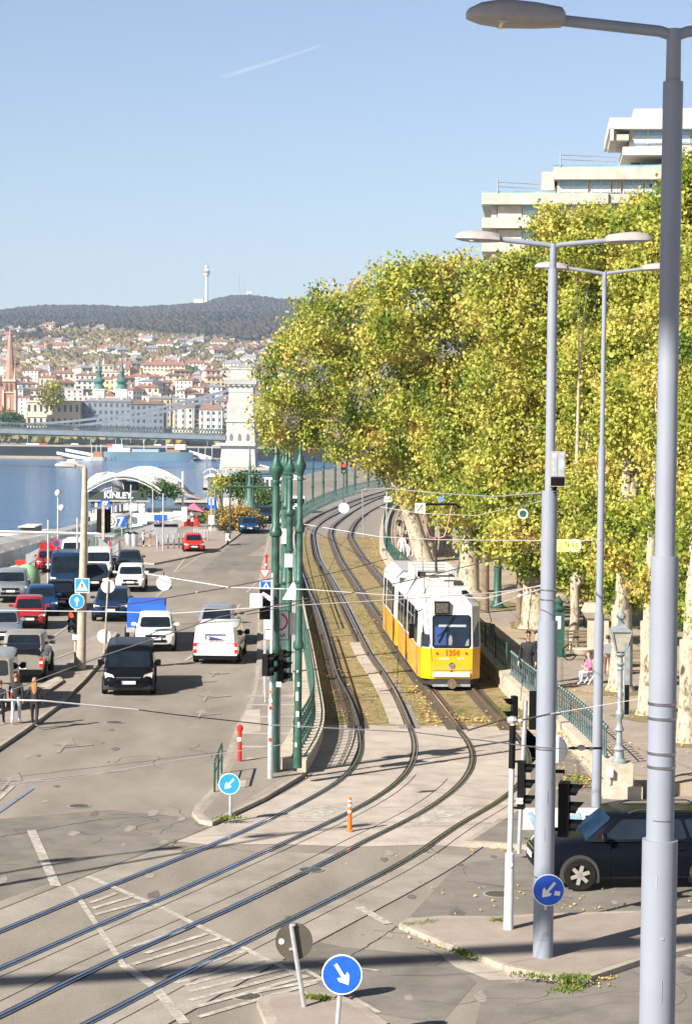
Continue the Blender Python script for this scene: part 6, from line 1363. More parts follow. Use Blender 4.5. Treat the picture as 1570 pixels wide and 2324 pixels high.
# background greenery far down the promenade
def bush(label,c,rx,rz_,n,size,m,seed,name='bush',cat='bush',grp=None):
    T=thing(name,label,cat,tuple(c),0,grp); r=random.Random(seed); C=[(r.uniform(-.6,.6)*rx,r.uniform(-.4,.4)*rx,rz_*r.uniform(.4,.8)) for _ in range(5)]
    o=bpy.data.objects.new('foliage',leaf_mesh('foliage',leaves(C,[min(rx,rz_)*.55]*5,n,size,seed),m)); COL.objects.link(o); o.parent=T
    b=B(); 
    for q in C: b.tube([(0,0,0),(q[0]*.5,q[1]*.5,q[2]*.6),q],[.08,.05,.02],5)
    b.obj('stem',bark_d,T); return T
gleaf=leaf_mat('bush_leaves',[(.03,.07,.015),(.07,.14,.03),(.13,.20,.05)],.25,1.0,.3); oleaf=leaf_mat('ochre_leaves',[(.22,.15,.03),(.38,.22,.05),(.42,.32,.08),(.28,.16,.05)],.25,1.0,.4); yleaf=leaf_mat('yellow_leaves',[(.25,.24,.04),(.42,.40,.06),(.50,.46,.12)],.3,1.0,.3)
c=P(540,1206); bush('rounded ochre autumn shrub beside the road',c,2.6,2.3,5000,.16,oleaf,31)
c=P(519,1206); bush('low ochre shrub at the foot of the first green pylon',c,1.8,1.8,2600,.15,oleaf,32)
c=P(570,1204); bush('dark green shrub at the road edge next to the ochre ones',c,1.6,1.2,2000,.15,gleaf,33)
c=P(598,1170); bush('green bush in front of the yellow kiosk',c,2.6,2.8,3000,.2,gleaf,34)
c=P(540,1165); bush('small broad leaved tree before the moored restaurant ship',c,2.4,4.6,3400,.25,leaf_mat('bush_leaves_b',[(.02,.05,.012),(.06,.12,.025),(.14,.18,.05)],.25,1.0,.3),35,'tree','tree')
c=P(500,1165); bush('yellow leaved bush next to the blue square sign',c,1.0,5.0,1200,.2,yleaf,36)
c=P(450,1190); bush('small green bush beside the stand railings',c,1.3,1.3,1200,.15,gleaf,37)
# ================================================================ hotel, upper right
YH=170; sH=sc(YH)
hconc=ground_mat('hotel_concrete',[(.32,.30,.255),(.43,.41,.36),(.54,.52,.47)],s1=.15,s2=.9,s3=8); hconc2=mat('hotel_panel',(.50,.485,.46),.8,var=.08,scale=.6); hgl=mat('hotel_glass',(.16,.33,.46),.06,0,var=.3,scale=.5,spec=1); hcur=mat('hotel_curtain',(.44,.56,.63),.8,var=.12,scale=2.5); hdark=mat('hotel_dark_trim',(.10,.09,.07),.8)  # last one: even dark colour for a recessed wall, corbels and openings
T=thing('hotel','terraced concrete hotel with stepped balconies above the tree crowns','building',(PY(1400,900,YH).x,YH,0)); ox=T.location.x
def hb(x0,x1,y0,y1,d0,d1,m,name,over=0):   # pixel rectangle at a depth offset
    a=PY(x0,y1,YH+d0);c=PY(x1,y0,YH+d0); b=B(); b.be(a.x-ox,c.x-ox,d0,d1,a.z,c.z); return b.obj(name,m,T,ang=0)
T.rotation_euler=(0,0,R(-5.5))
# storeys: (left, parapet top, parapet bottom, window top, window bottom)
hb(1432,1700,250,272,2,14,hconc2,'roof_parapet'); hb(1382,1700,270,292,0,14,hconc2,'roof_slab'); hb(1384,1392,290,318,0,1,hconc2,'roof_slab'); hb(1384,1425,305,318,.3,8,hconc,'terrace_wall')
hb(1424,1700,292,352,1.0,13,hconc2,'wall'); hb(1412,1700,336,352,.0,13,hconc2,'parapet'); 
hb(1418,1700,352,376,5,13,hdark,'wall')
hb(1256,1700,381,405,0,14,hconc,'parapet'); hb(1256,1700,377,381,.1,.2,hgl,'glass_balustrade')
hb(1262,1700,405,443,1.0,14,hconc2,'wall'); hb(1226,1256,388,430,1.0,5,hconc,'chimney')
hb(1093,1380,437,460,0,14,hconc,'parapet'); hb(1380,1700,443,460,.3,14,hconc,'parapet'); hb(1093,1260,432,437,.1,.2,hgl,'glass_balustrade')
hb(1110,1700,460,700,1.1,14,hconc2,'wall'); hb(1093,1700,497,514,0,14,hconc,'parapet'); hb(1093,1700,552,568,0,14,hconc,'parapet'); hb(1112,1700,568,1200,3,14,hconc2,'wall')
def hwin(x0,x1,y0,y1,d,cur=.45):
    w=hb(x0,x1,y0,y1,d-.12,d-.05,hgl,'window'); a=PY(x0+1,y1,YH+d); c=PY(x1-1,y0+(y1-y0)*(1-cur*1.25 if cur<.6 else .05),YH+d)
    b=B(); b.be(a.x-ox,c.x-ox,d-.16,d-.13,a.z+.1,c.z); o=b.obj('curtain',hcur,T,ang=0)
    for xx in (x0,(x0+x1)/2,x1): b=B(); q=PY(xx,y0,YH+d); b.be(q.x-ox-.05,q.x-ox+.05,d-.20,d-.04,PY(xx,y1,YH+d).z,q.z); b.obj('window_mullion',hconc2,T,ang=0)
for x0,x1 in((1433,1500),(1503,1560),(1565,1640)): hwin(x0,x1,295,328,1.0)
for x0,x1 in((1440,1500),(1503,1560)): hwin(x0,x1,356,374,5,.2)
for x0,x1 in((1266,1330),(1340,1382),(1388,1404),(1412,1455),(1460,1488),(1495,1560)): hwin(x0,x1,408,438,1.0)
for x0,x1 in((1114,1123),(1184,1240),(1246,1330),(1340,1390),(1396,1440),(1445,1560)): hwin(x0,x1,464,495,1.1,.5)
for x0,x1 in((1114,1123),(1184,1240),(1246,1330)): hwin(x0,x1,517,548,1.1,.5)
for lv in range(6):
    yl=607+55*lv; hb(1093,1700,yl,yl+16,0,14,hconc,'parapet')
    for x0,x1 in((1120,1182),(1190,1300),(1310,1430),(1440,1560),(1570,1680)): hwin(x0,x1,yl+19,yl+51,3,.45)
for x0,x1 in((1340,1390),(1396,1440),(1445,1560),(1570,1680)): hwin(x0,x1,517,548,1.1,.5); hwin(x0,x1,572,604,3,.5)
for (x0,x1,y) in((1127,1182,497),(1127,1182,552)): hb(x0,x1,y-33,y,.8,1.1,hconc,'wall_panel')
b=B(); 
for (x,y0,y1,xe) in((1130,402,436,1226),(1272,342,378,1400)):
    a=PY(x,y1,YH);c=PY(x,y0,YH); b.tube([(a.x-ox,0,a.z),(c.x-ox,0,c.z)],.06,4)
    for yy in (y0+8,y0+18): p=PY(x,yy,YH);q=PY(xe,yy+3,YH); b.tube([(p.x-ox,0,p.z),(q.x-ox,1,q.z)],.04,4)
b.obj('awning_frame',galv,T)
# ================================================================ quay furniture and boats
def at(px,py,z=0): return P(px,py,z)
def pbox(b,x0,x1,y0,y1,Y,d,o,mi=0):
    a=PY(x0,y1,Y);c=PY(x1,y0,Y); b.be(a.x-o.x,c.x-o.x,Y-o.y,Y+d-o.y,a.z-o.z,c.z-o.z,mi)
def boat_hull(b,L,Wd,h,mi=0):
    rings=[]
    for t,w_,z0 in ((0,.15,.25),(.06,.6,.1),(.15,.9,0),(.85,.95,0),(.95,.8,.05),(1,.6,.2)):
        x=(t-.5)*L; rings.append([(x,-Wd/2*w_*.8,z0*h),(x,Wd/2*w_*.8,z0*h),(x,Wd/2*w_,h),(x,-Wd/2*w_,h)])
    b.loft(rings,mi)
membrane=mat('white_membrane',(.70,.69,.66),.5,var=.15,scale=2); steel_w=mat('white_steel',(.75,.73,.68),.4,var=.1)
YK=300; o=Vector((PY(300,1150,YK).x,YK,-9.9)); T=thing('restaurant_boat','moored party boat with an arched white truss roof and KINLEY sign','boat',tuple(o)); kx=lambda x:PY(x,1100,YK).x-o.x; kz=lambda y:PY(300,y,YK).z-o.z
b=B(); boat_hull(b,kx(420)-kx(195),9,3.2); b.obj('hull',mat('boat_hull_dark',(.05,.07,.09),.5),T)
b=B(); b.be(kx(208),kx(400),-3,6,kz(1240),kz(1160),0); b.be(kx(212),kx(335),-3.05,-3,kz(1168),kz(1134),1); b.be(kx(340),kx(420),-3.3,6,kz(1200),kz(1150),1); b.obj('lower_deck',[white,mat('boat_windows',(.06,.08,.10),.2,var=.4,scale=2)],T,ang=0)
b=B()
for x0,x1,c_ in((222,228,0),(262,266,0),(290,296,0),(300,318,0),(320,334,0)): b.be(kx(x0),kx(x1),-3.12,-3.06,kz(1166),kz(1136),0)
b.be(kx(232),kx(262),-3.12,-3.06,kz(1164),kz(1140),1); b.be(kx(292),kx(318),-3.2,-3.13,kz(1158),kz(1146),0); b.be(kx(208),kx(345),-3.4,-3.0,kz(1137),kz(1132),2); b.obj('wall_panels',[white,blue_l,conc_pole],T,ang=0)
b=B(); b.be(kx(208),kx(340),-3.5,-3.2,kz(1132),kz(1115)); b.obj('name_board',mat('board_green',(.03,.045,.035),.6),T,ang=0); text_mesh('KINLEY.',19/sc(YK),white,T,(kx(276),-3.55,kz(1123)),(R(90),0,0),.02,True)
b=B(); b.box((kx(246),-3.6,kz(1146)),(21/sc(YK),.05,25/sc(YK))); b.obj('number_sign',blue_s,T,ang=0); text_mesh('7',24/sc(YK),white,T,(kx(246),-3.66,kz(1146)),(R(90),0,0),.02,True)
# arched roof: ribs and purlins
b=B()
for k in range(9):
    dy=-4+k*1.7; sh=k*.24; pts=[]
    for i in range(15):
        t=i/14; x=kx(203)+(kx(372)-kx(203))*t+sh; z=kz(1117)+ (kz(1078)-kz(1117))*math.sin(math.pi*(t*.92+.04))**.9*1.02; pts.append((x,dy,z+.12*k))
    b.tube(pts,.17,5); b.tube([(p[0],p[1],p[2]-.55) for p in pts],.08,4)
for i in range(0,15):
    t=i/14; zz_=kz(1117)+(kz(1078)-kz(1117))*math.sin(math.pi*(t*.92+.04))**.9*1.02; b.tube([(kx(203)+(kx(372)-kx(203))*t,-4,zz_),(kx(203)+(kx(372)-kx(203))*t+.24*8,9.6,zz_+.96)],.08,4)
b.obj('roof_truss',steel_w,T)
b=B(); N_=14
for k in range(8):
    v=[]
for i in range(3,N_-1):
    pass
rg=[]
for k in (0,2,4,6,8):
    dy=-4+k*1.7; sh=k*.24; rg.append([(kx(203)+(kx(372)-kx(203))*t+sh,dy,kz(1117)+(kz(1078)-kz(1117))*math.sin(math.pi*(t*.92+.04))**.9*1.02+.12*k-.25) for t in [i/14 for i in range(15)]])
for a_,c_ in zip(rg,rg[1:]):
    for i in range(14):
        if i%5!=4: b.add([a_[i],a_[i+1],c_[i+1],c_[i]],[(0,1,2,3)])
b.obj('roof_membrane',membrane,T,ang=0)
b=B(); b.lathe([(3.3,0),(3.2,.9),(2.7,1.9),(1.7,2.6),(.01,2.9)],(kx(245),0,kz(1116)),20); b.lathe([(2.4,0),(2.2,1.4),(1.3,2.2),(.01,2.5)],(kx(345),1.5,kz(1118)),16); b.obj('dome',mat('dome_film',(.40,.42,.46),.3,var=.2,scale=1,spec=.7),T)
b=B()
for k in range(10):
    a=k*math.pi/5; b.tube([(kx(245)+math.cos(a)*3.34,math.sin(a)*3.34,kz(1116)),(kx(245)+math.cos(a)*3.24,math.sin(a)*3.24,kz(1116)+.9),(kx(245)+math.cos(a)*2.75,math.sin(a)*2.75,kz(1116)+1.9),(kx(245)+math.cos(a)*1.75,math.sin(a)*1.75,kz(1116)+2.62),(kx(245),0,kz(1116)+2.94)],.06,4)
b.obj('dome_ribs',steel_w,T); b=B(); b.be(kx(290),kx(316),-3.4,-1,kz(1112),kz(1092)); b.obj('screen',black,T,ang=0)
for i,(x,y,r_) in enumerate(((330,1112,1.2),(362,1104,1.6),(372,1110,1.4),(352,1118,1.2),(386,1112,1.2),(395,1118,1.2))):
    q=PY(x,y,YK-3); bush('potted plant on the arched boat deck, '+['nearest the screen','tallest','right of the tallest','below the tallest','near the mast','last to the right'][i],q-Vector((0,0,r_)),r_*.8,r_*1.6,500,.28,gleaf,80+i,'potted_plant','plant','potted plants on the boat deck')
b=B(); q=PY(415,1130,YK); b.tube([(0,0,-2),(0,0,PY(415,1070,YK).z-q.z)],.16,6); T2=thing('mast','white mast beside the boat with the arched roof','mast',tuple(q)); b.obj('pole',white,T2); 
# brown barge awning right of the boat
q=PY(440,1130,YK+20); T=thing('pontoon','low pontoon with a grey pitched roof right of the arched boat','boat',tuple(q)); s_=sc(YK+20); b=B(); b.loft([[(-38/s_,-4,1.0),(22/s_,-4,-.2),(22/s_,5,-.2),(-38/s_,5,1.0)],[(-36/s_,-3,2.8),(-10/s_,-3,.8),(-10/s_,4,.8),(-36/s_,4,2.8)]]); b.be(-38/s_,40/s_,-4.2,5,-.6,-.2); b.be(-38/s_,40/s_,-4,5,-9,-.7,1); b.obj('pontoon_body',[mat('awning_mauve',(.45,.38,.36),.7),mat('boat_windows',(.06,.08,.10),.2)],T,ang=0)
# restaurant ship with yellow lettering
YS=380; o=Vector((PY(550,1100,YS).x,YS,-9.9)); T=thing('restaurant_ship','moored restaurant ship with a grey banner and yellow lettering','boat',tuple(o)); s_=sc(YS); kx=lambda x:PY(x,1100,YS).x-o.x; kz=lambda y:PY(550,y,YS).z-o.z
b=B(); boat_hull(b,kx(690)-kx(460),10,3); b.obj('hull',white,T)
b=B(); b.be(kx(476),kx(665),-4,6,kz(1215),kz(1128),0); b.be(kx(466),kx(476),-4.2,-2,kz(1108),kz(1080),0); b.be(kx(464),kx(477),-4.2,-2,kz(1112),kz(1106),1); b.obj('superstructure',[mat('ship_wall',(.45,.42,.36),.7,var=.4,scale=.8),black],T,ang=0)
b=B(); b.loft([[(kx(478),-4.3,kz(1112)),(kx(600),-4.3,kz(1112)),(kx(600),-4.1,kz(1112)),(kx(478),-4.1,kz(1112))],[(kx(474),-4.3,kz(1082)),(kx(600),-4.3,kz(1082)),(kx(600),-4.1,kz(1082)),(kx(474),-4.1,kz(1082))]]); b.obj('banner',mat('banner_grey',(.09,.115,.125),.7,var=.5,scale=1.5),T,ang=0)
ym=mat('yellow_letters',(.75,.66,.30),.5)
for tx,x in(('S',494),('a',511),('n',538),('o',556)): text_mesh(tx,34/s_,ym,T,(kx(x),-4.36,kz(1102)),(R(90),0,0),.03,True)
b=B(); b.be(kx(474),kx(590),-4.5,5,kz(1082),kz(1076),0); 
for k in range(7): b.tube([(kx(480+k*18),-4,kz(1076)),(kx(480+k*18),-4,kz(1064))],.07,4)
b.be(kx(505),kx(620),-3,5,kz(1066),kz(1061),1); 
for k in range(5): b.tube([(kx(590),-3+k,kz(1055)+0),(kx(640),-3+k,kz(1068)),(kx(690),-3+k,kz(1085))],.1,4)
b.obj('upper_deck',[white,conc_pole],T,ang=0)
b=B(); b.loft([[(kx(464)+ (kx(500)-kx(464))*t,y,kz(1072)+math.sin(t*math.pi)*.8) for t in (0,.25,.5,.75,1)]+[(kx(464)+ (kx(500)-kx(464))*t,y,kz(1072)+math.sin(t*math.pi)*.8-.15) for t in (1,.75,.5,.25,0)] for y in(-4,0)]); b.obj('awning',white,T)
b=B(); b.be(kx(590),kx(690),-4.1,4,kz(1116),kz(1082),0)
for k in range(9): b.be(kx(594+k*11),kx(600+k*11),-4.2,-4.1,kz(1112),kz(1086),1)
b.obj('cabin_wall',[white,mat('boat_windows',(.06,.08,.10),.2)],T,ang=0)
# yellow kiosk building
q=P(612,1172); T=thing('kiosk','yellow kiosk with dark arched windows behind the green poles','building',(q.x,q.y+8,0)); b=B(); s_=sc(q.y+8); b.be(-36/s_,14/s_,0,6,0,45/s_,0); b.be(-40/s_,18/s_,-.6,6.5,45/s_,50/s_,1); b.obj('wall',[mat('kiosk_yellow',(.62,.58,.36),.8,var=.2),mat('kiosk_roof',(.5,.48,.36),.8)],T,ang=0)
for x in(-26,-4):
    b=B(); b.yprism([((x-5)/s_,10/s_),((x+5)/s_,10/s_),((x+5)/s_,24/s_),(x/s_,29/s_),((x-5)/s_,24/s_)],-.06,-.01); b.obj('window',hdark,T,ang=0)
b=B(); b.be(-18/s_,10/s_,-.1,-.01,32/s_,40/s_); b.obj('sign_board',black,T,ang=0)
# green verdigris pylons
def pylon(label,px,pyb,pyt,wpx,Y=None):
    q=P(px,pyb); s_=sc(q.y); T=thing('iron_pylon',label,'pylon',tuple(q)); H=PY(px,pyt,q.y).z; w=wpx/s_/2
    b=B(); b.lathe([(w*.72,0),(w*.72,H*.16)],n=12); b.obj('stone_base',mat('pylon_base',(.33,.30,.26),.85,var=.2),T)
    b=B(); b.lathe([(w,H*.16),(w*.92,H*.19),(w*.6,H*.24),(w*.45,H*.32),(w*.38,H*.42),(w*.44,H*.43),(w*.42,H*.46),(w*.2,H*.48),(w*.14,H*.7),(w*.2,H*.71),(w*.12,H*.74),(w*.08,H*.95),(.02,H)],n=16); b.obj('iron_shaft',verd,T,ang=30)
    return T
pylon('tall verdigris pylon with bell shaped foot behind the shrubs',566,1180,1010,40)
pylon('shorter verdigris pylon with bell foot at the kerb',488,1207,1105,42)
# blue pedestrian/bike sign
c=PY(480,1143,P(480,1215).y); T=thing('path_sign','blue square sign with two white figures on a thin post by the kerb','road sign',(c.x,c.y,.12)); s_=sc(c.y); b=B(); b.box((0,0,c.z-.12),(18/s_,.03,22/s_),0)
for x in(-.17,.17): b.box((x,-.02,c.z-.12+.08),(.10,.01,.42),1); b.lathe([(.001,-.03),(.07,-.03),(.07,-.015)],(x,0,c.z-.12+.36),8,1,ax='y')
b.box((0,-.02,c.z-.12),(.03,.01,.8),1); b.obj('sign_plate',[blue_s,white_s],T,ang=0); post(T,c.z,.05); b=B(); b.box((0,-.03,1.3),(.5,.03,.8)); b.obj('notice_plate',white_s,T,ang=0)
# bollards along the quay kerb
for i,x in enumerate(range(516,700,19)):
    xx=[547,562,578,593,608,622,636,650,664,678][i] if i<10 else x
bp0=None
for i in range(14):
    t=i/13; px=414+(480-414)*t if i<6 else 0
pts_b=[(415,1240),(424,1239.5),(433,1239),(442,1238),(451,1237.5),(460,1237),(470,1236),(480,1234),(488,1232),(496,1229),(503,1226),(510,1223)]
pts_b=[(549/1.0*.0+ (250+x/3.489)*.6523,(1600+y/3.489)*.6523) for x,y in ((1040,1065),(1105,1065),(1170,1062),(1240,1058),(1303,1055),(1370,1050))]+[((400+x/3.489)*.6523,(1620+y/3.489)*.6523) for x,y in ((965,880),(990,880),(1010,885),(1035,890),(1055,892),(1080,895),(1100,893),(1125,890))]
for i,(x,y) in enumerate(pts_b):
    q=P(x,y+3,.12); T=thing('bollard','slim white metal bollard along the quay kerb','bollard',tuple(q),0,'white bollards along the quay kerb'); b=B(); h=1.15 if i<6 else .95; b.lathe([(.07,0),(.07,h),(.03,h+.04)],n=8); b.obj('post',galv,T)
# thin street poles on the quay
for (x,yb,yt,lab) in ((370,1250,1123,'thin grey pole by the bins on the quay'),(297,1215,1100,'thin white flag pole near the boat'),(347,1165,1110,'thin white pole before the boat deck')):
    q=P(x,yb,.12 if yb>1240 else 0); T=thing('pole',lab,'pole',tuple(q)); post(T,PY(x,yt,q.y).z,.06,galv)
# bins, dumpster, hut, barriers
q=P(352,1236,.12); T=thing('dumpster','grey wheeled rubbish container with a black lid on the quay','bin',tuple(P(377,1237,.12)),R(5)); s_=sc(T.location.y)
b=B(); b.loft([[(-.75,-.5,.3),(.75,-.5,.3),(.75,.5,.3),(-.75,.5,.3)],[(-.95,-.6,1.55),(.95,-.6,1.55),(.95,.6,1.55),(-.95,.6,1.55)]]); b.obj('container',galv,T,ang=0); b=B(); b.box((0,0,1.63),(2.0,1.3,.16)); b.obj('lid',black,T,ang=0)
for x in(-.6,.6): b=B(); b.lathe([(.15,-.05),(.15,.05)],(x,-.4,.17),12,0,ax='x'); b.obj('wheel',rubber,T)
for i,x in enumerate((292,305)):
    q=P(x,1240,.12); T=thing('litter_bin','pale litter bin on the quay, %s of the pair'%('left' if i==0 else 'right'),'bin',tuple(q)); b=B(); b.lathe([(.28,0),(.33,1.0),(.30,1.05)],n=12); b.obj('bin_body',galv,T); b=B(); b.lathe([(.34,1.05),(.2,1.15),(.01,1.2)],n=12); b.obj('lid',black,T)
q=P(17,1305); T=thing('cool_box','red upright cool box standing at the left quay','box',tuple(P(48,1305))); s_=sc(T.location.y); b=B(); b.be(-12/s_,10/s_,0,.7,0,33/s_); b.obj('cabinet',red,T,ang=0)
q=P(62,1345); T=thing('recycling_container','green bell shaped recycling container behind the silver car','bin',tuple(P(62,1348))); s_=sc(T.location.y); b=B(); b.lathe([(.55,0),(.75,.3),(.80,.9),(.65,1.45),(.35,1.7),(.05,1.78)],n=18); b.obj('bell',mat('container_green',(.25,.42,.24),.6,var=.1),T); b=B(); b.lathe([(.001,-.80),(.12,-.80),(.12,-.6)],(0,0,1.1),10,0,ax='y'); b.obj('opening',black,T)
T=thing('recycling_container','second green recycling container, cut off by the silver car','bin',tuple(P(38,1342))); b=B(); b.lathe([(.55,0),(.75,.3),(.80,.9),(.65,1.3),(.35,1.5),(.05,1.58)],n=18); b.obj('bell',mat('container_green',(.25,.42,.24),.6),T)
q=P(240,1262); T=thing('bus_shelter','grey glazed kiosk with a red poster near the round logo sign','kiosk',tuple(P(240,1268))); s_=sc(T.location.y); b=B()
for x in(-22,-8,6,16): b.be((x-1)/s_,(x+1)/s_,0,.15,0,50/s_,0)
b.be(-24/s_,20/s_,-.3,1.8,50/s_,54/s_,0); b.be(-22/s_,16/s_,.2,1.6,0,3/s_,0); b.obj('frame',galv,T,ang=0); b=B(); b.be(8/s_,14/s_,-.05,.0,20/s_,40/s_); b.obj('poster',red,T,ang=0); b=B(); b.be(-22/s_,5/s_,1.5,1.55,4/s_,48/s_); b.obj('glazing',mat('shelter_glass',(.30,.34,.34),.2,spec=.8),T,ang=0)
c=P(250,1230); T=thing('logo_sign','round white sign with a dark spiral near the big traffic signal','sign',tuple(PY(251,1189-6,c.y))); s_=sc(c.y); b=B(); disc(b,(0,0,0),15/s_,-.03,.03); b.lathe([(8.5/s_,-.05),(11/s_,-.05),(11/s_,-.03),(8.5/s_,-.03)],(0,0,0),24,1,ax='y',cap=False); b.lathe([(3/s_,-.05),(5/s_,-.05),(5/s_,-.03),(3/s_,-.03)],(0,0,0),18,1,ax='y',cap=False); b.obj('sign_plate',[white_s,mat('logo_brown',(.12,.08,.06),.6)],T); post(T,0,.05,p0=(0,.06,0),p1=(0,.06,-T.location.z+.1))
T=thing('number_sign','blue sign with a large white 7 on the quay','sign',tuple(PY(277,1183,c.y+2))); b=B(); b.box((0,0,0),(19/s_,.05,24/s_)); b.obj('sign_plate',blue_s,T,ang=0); text_mesh('7',28/s_,white_s,T,(-.12,-.04,-.06),(R(90),0,0),.01,True); post(T,0,.05,p0=(0,.06,0),p1=(0,.06,-T.location.z+.1))
c=P(243,1275); T=thing('traffic_light','large black traffic signal backboard at the end of the pale mast arm','traffic light',tuple(PY(236,1182,95))); s_=sc(95); b=B(); 
traffic_light(T,(0,0,0),.60,50/s_*.0+86*.62/s_*1.0,3,R(150),visor=.3); b=B(); b.be(-.05,.08,-.4,-.3,-.9,.9); b.obj('bracket',conc_pole,T,ang=0)
# white event tent, red stand, banner fences
q=P(437,1195,.12); T=thing('market_stand','red market stand with a pink canopy and white awning','stand',tuple(q)); s_=sc(q.y); b=B(); b.be(-18/s_,12/s_,0,1.5,0,16/s_,0)
for x in(-18,12): b.tube([(x/s_,0,0),(x/s_,0,40/s_)],.06,4)
b.obj('counter',[red],T,ang=0); b=B(); b.loft([[(-14/s_,-1,42/s_),(28/s_,-1,34/s_),(28/s_,2,34/s_),(-14/s_,2,42/s_)],[(0,0,52/s_),(4/s_,0,52/s_),(4/s_,1,52/s_),(0,1,52/s_)]]); b.obj('canopy',mat('pink_canopy',(.75,.16,.25),.7),T,ang=0); b=B(); b.be(-22/s_,20/s_,-.2,-.1,26/s_,33/s_); b.obj('awning',white,T,ang=0)
b=B(); b.be(-24/s_,-12/s_,-.5,-.4,12/s_,45/s_); b.obj('banner',white,T,ang=0)
def strip_fence(label,pts,h,m,z=0,name='banner_fence',th=.06,posts=True,cat='fence'):
    L=[P(x,y,z) for x,y in pts]; T=thing(name,label,cat,tuple(L[0])); b=B()
    rings=[[(p.x,p.y,z),(p.x,p.y+th,z),(p.x,p.y+th,z+h),(p.x,p.y,z+h)] for p in L]; b.loft(rings); b.obj('panel',m,T,world=True,ang=0)
    if posts:
        for p in along(L,3.0)[:60]: b=B(); b.tube([p+Vector((0,-.08,0)),p+Vector((0,-.08,h+.15))],.04,5); b.obj('post',galv,T,world=True)
    return T
def hoard(label,segs,m):
    o=PY(segs[0][0],segs[0][3],segs[0][4]); T=thing('hoarding',label,'hoarding',tuple(o))
    for x0,x1,y0,y1,Y in segs: b=B(); pbox(b,x0,x1,y0,y1,Y,.15,o); b.obj('panel',m,T,ang=0)
hoard('white hoarding below the party boat',[(206,252,1166,1190,200),(253,300,1166,1190,200.5),(301,334,1165,1189,201)],white)
hoard('white banner fence beyond the bins',[(335,362,1164,1186,202),(363,392,1162,1183,203),(393,425,1160,1180,204)],white)
T=thing('banner','blue lettered banner on the quay fence','banner',tuple(PY(350,1186,201.6))); b=B(); s_=sc(T.location.y); b.be(0,30/s_,-.1,-.03,4/s_,18/s_); b.obj('banner_cloth',blue_s,T,ang=0)
strip_fence('pale blue and white barrier strip at the left quay edge',[(-60,1312),(0,1300),(80,1274),(170,1240),(220,1225)],1.3,mat('banner_blue',(.50,.66,.74),.6,var=.25,scale=.5))
def bar_fence(label,pts,h,z=0,m=galv,n=1.6,name='railing'):
    L=[P(x,y,z) for x,y in pts]; T=thing(name,label,'fence',tuple(L[0])); b=B()
    for zz_ in (h,h*.5,.12): b.tube([p+Vector((0,0,zz_)) for p in L],.035,4)
    b.obj('rails',m,T,world=True)
    b=B()
    for p in along(L,.35): b.tube([p,p+Vector((0,0,h))],.018,3,cap=False)
    b.obj('bars',m,T,world=True); return T
bar_fence('grey crowd barriers behind the red car with the open tailgate',[(60,1310),(110,1278),(160,1262),(215,1250),(262,1243)],1.5)
bar_fence('grey railings along the river edge by the dumpster',[(285,1236),(330,1225),(390,1205),(440,1188)],1.2)
bar_fence('dark railings left of the river hut',[(200,1250),(250,1225),(300,1205)],1.4,m=green_d)
bar_fence('low barriers behind the concrete pole',[(215,1300),(262,1275),(275,1262)],1.3)
# glass walkway roof and sheds along the left river edge
T=thing('walkway_roof','long grey curved roof of the landing stage by the river','roof',tuple(PY(0,1240,150))); o=T.location.copy()
b=B(); A=[PY(-60,1268,150),PY(120,1230,165),PY(290,1185,190)]; Bb=[PY(-60,1240,155),PY(120,1212,170),PY(290,1172,195)]
b.loft([[tuple(p),tuple(p+Vector((0,4,.6))),tuple(q+Vector((0,4,.3))),tuple(q)] for p,q in zip(A,Bb)]); b.obj('roof_sheet',mat('stage_roof',(.36,.34,.31),.4,var=.3,scale=.5),T,world=True,ang=0)
b=B()
for k in range(9):
    p=A[0].lerp(A[2],k/8); b.tube([p,p+Vector((0,0,-4))],.1,4)
b.obj('roof_posts',galv,T,world=True)
def shed(label,x0,x1,y0,y1,Y,d,m,name='landing_shed',roof=None):
    o=Vector((PY((x0+x1)/2,y1,Y).x,Y,PY(0,y1,Y).z)); T=thing(name,label,'hut',tuple(o)); b=B(); pbox(b,x0,x1,y0,y1,Y,d,o); b.obj('wall',m,T,ang=0)
    b=B(); pbox(b,x0-1,x1+1,y0-2,y0,Y-.3,d+.6,o); b.obj('roof',roof or white,T,ang=0); 
    b=B(); 
    w_=(x1-x0)
    for k in range(max(1,int(w_/10))): pbox(b,x0+3+k*10,x0+8+k*10,y0+(y1-y0)*.25,y0+(y1-y0)*.65,Y-.06,.05,o)
    b.obj('window',mat('boat_windows',(.06,.08,.10),.2),T,ang=0); return T
shed('dark square hut at the river edge, far left',43,78,1197,1232,200,5,mat('hut_dark',(.16,.13,.11),.8,var=.3))
shed('grey floating landing stage with purple panel at the left edge',-30,62,1216,1262,190,6,mat('stage_grey',(.30,.27,.25),.7,var=.3))
T=thing('banner','purple panel on the landing stage at the left edge','banner',tuple(PY(32,1250,188))); b=B(); b.be(-1.1,1.2,0,.05,-.5,.45); b.obj('panel',mat('purple_panel',(.16,.10,.32),.7),T,ang=0)
shed('small white cabin on the landing stage',85,108,1208,1222,205,4,white)
for i,(x0,x1,y0,y1) in enumerate(((185,235,1148,1152),(215,260,1140,1146))): pass
T=thing('excursion_boat','long white excursion boat with a flat roof behind the concrete pole','boat',tuple(PY(230,1200,250)-Vector((0,0,0)))); o=T.location; b=B(); A=PY(190,1190,250);C=PY(330,1150,290)
b=B(); b.loft([[(PY(188,1162,235)-o),(PY(188,1162,235)-o+Vector((0,5,0))),(PY(188,1158,235)-o+Vector((0,5,0))),(PY(188,1158,235)-o)],[(PY(300,1140,290)-o),(PY(300,1140,290)-o+Vector((0,6,0))),(PY(300,1137,290)-o+Vector((0,6,0))),(PY(300,1137,290)-o)]]); b.obj('roof',white,T,ang=0)
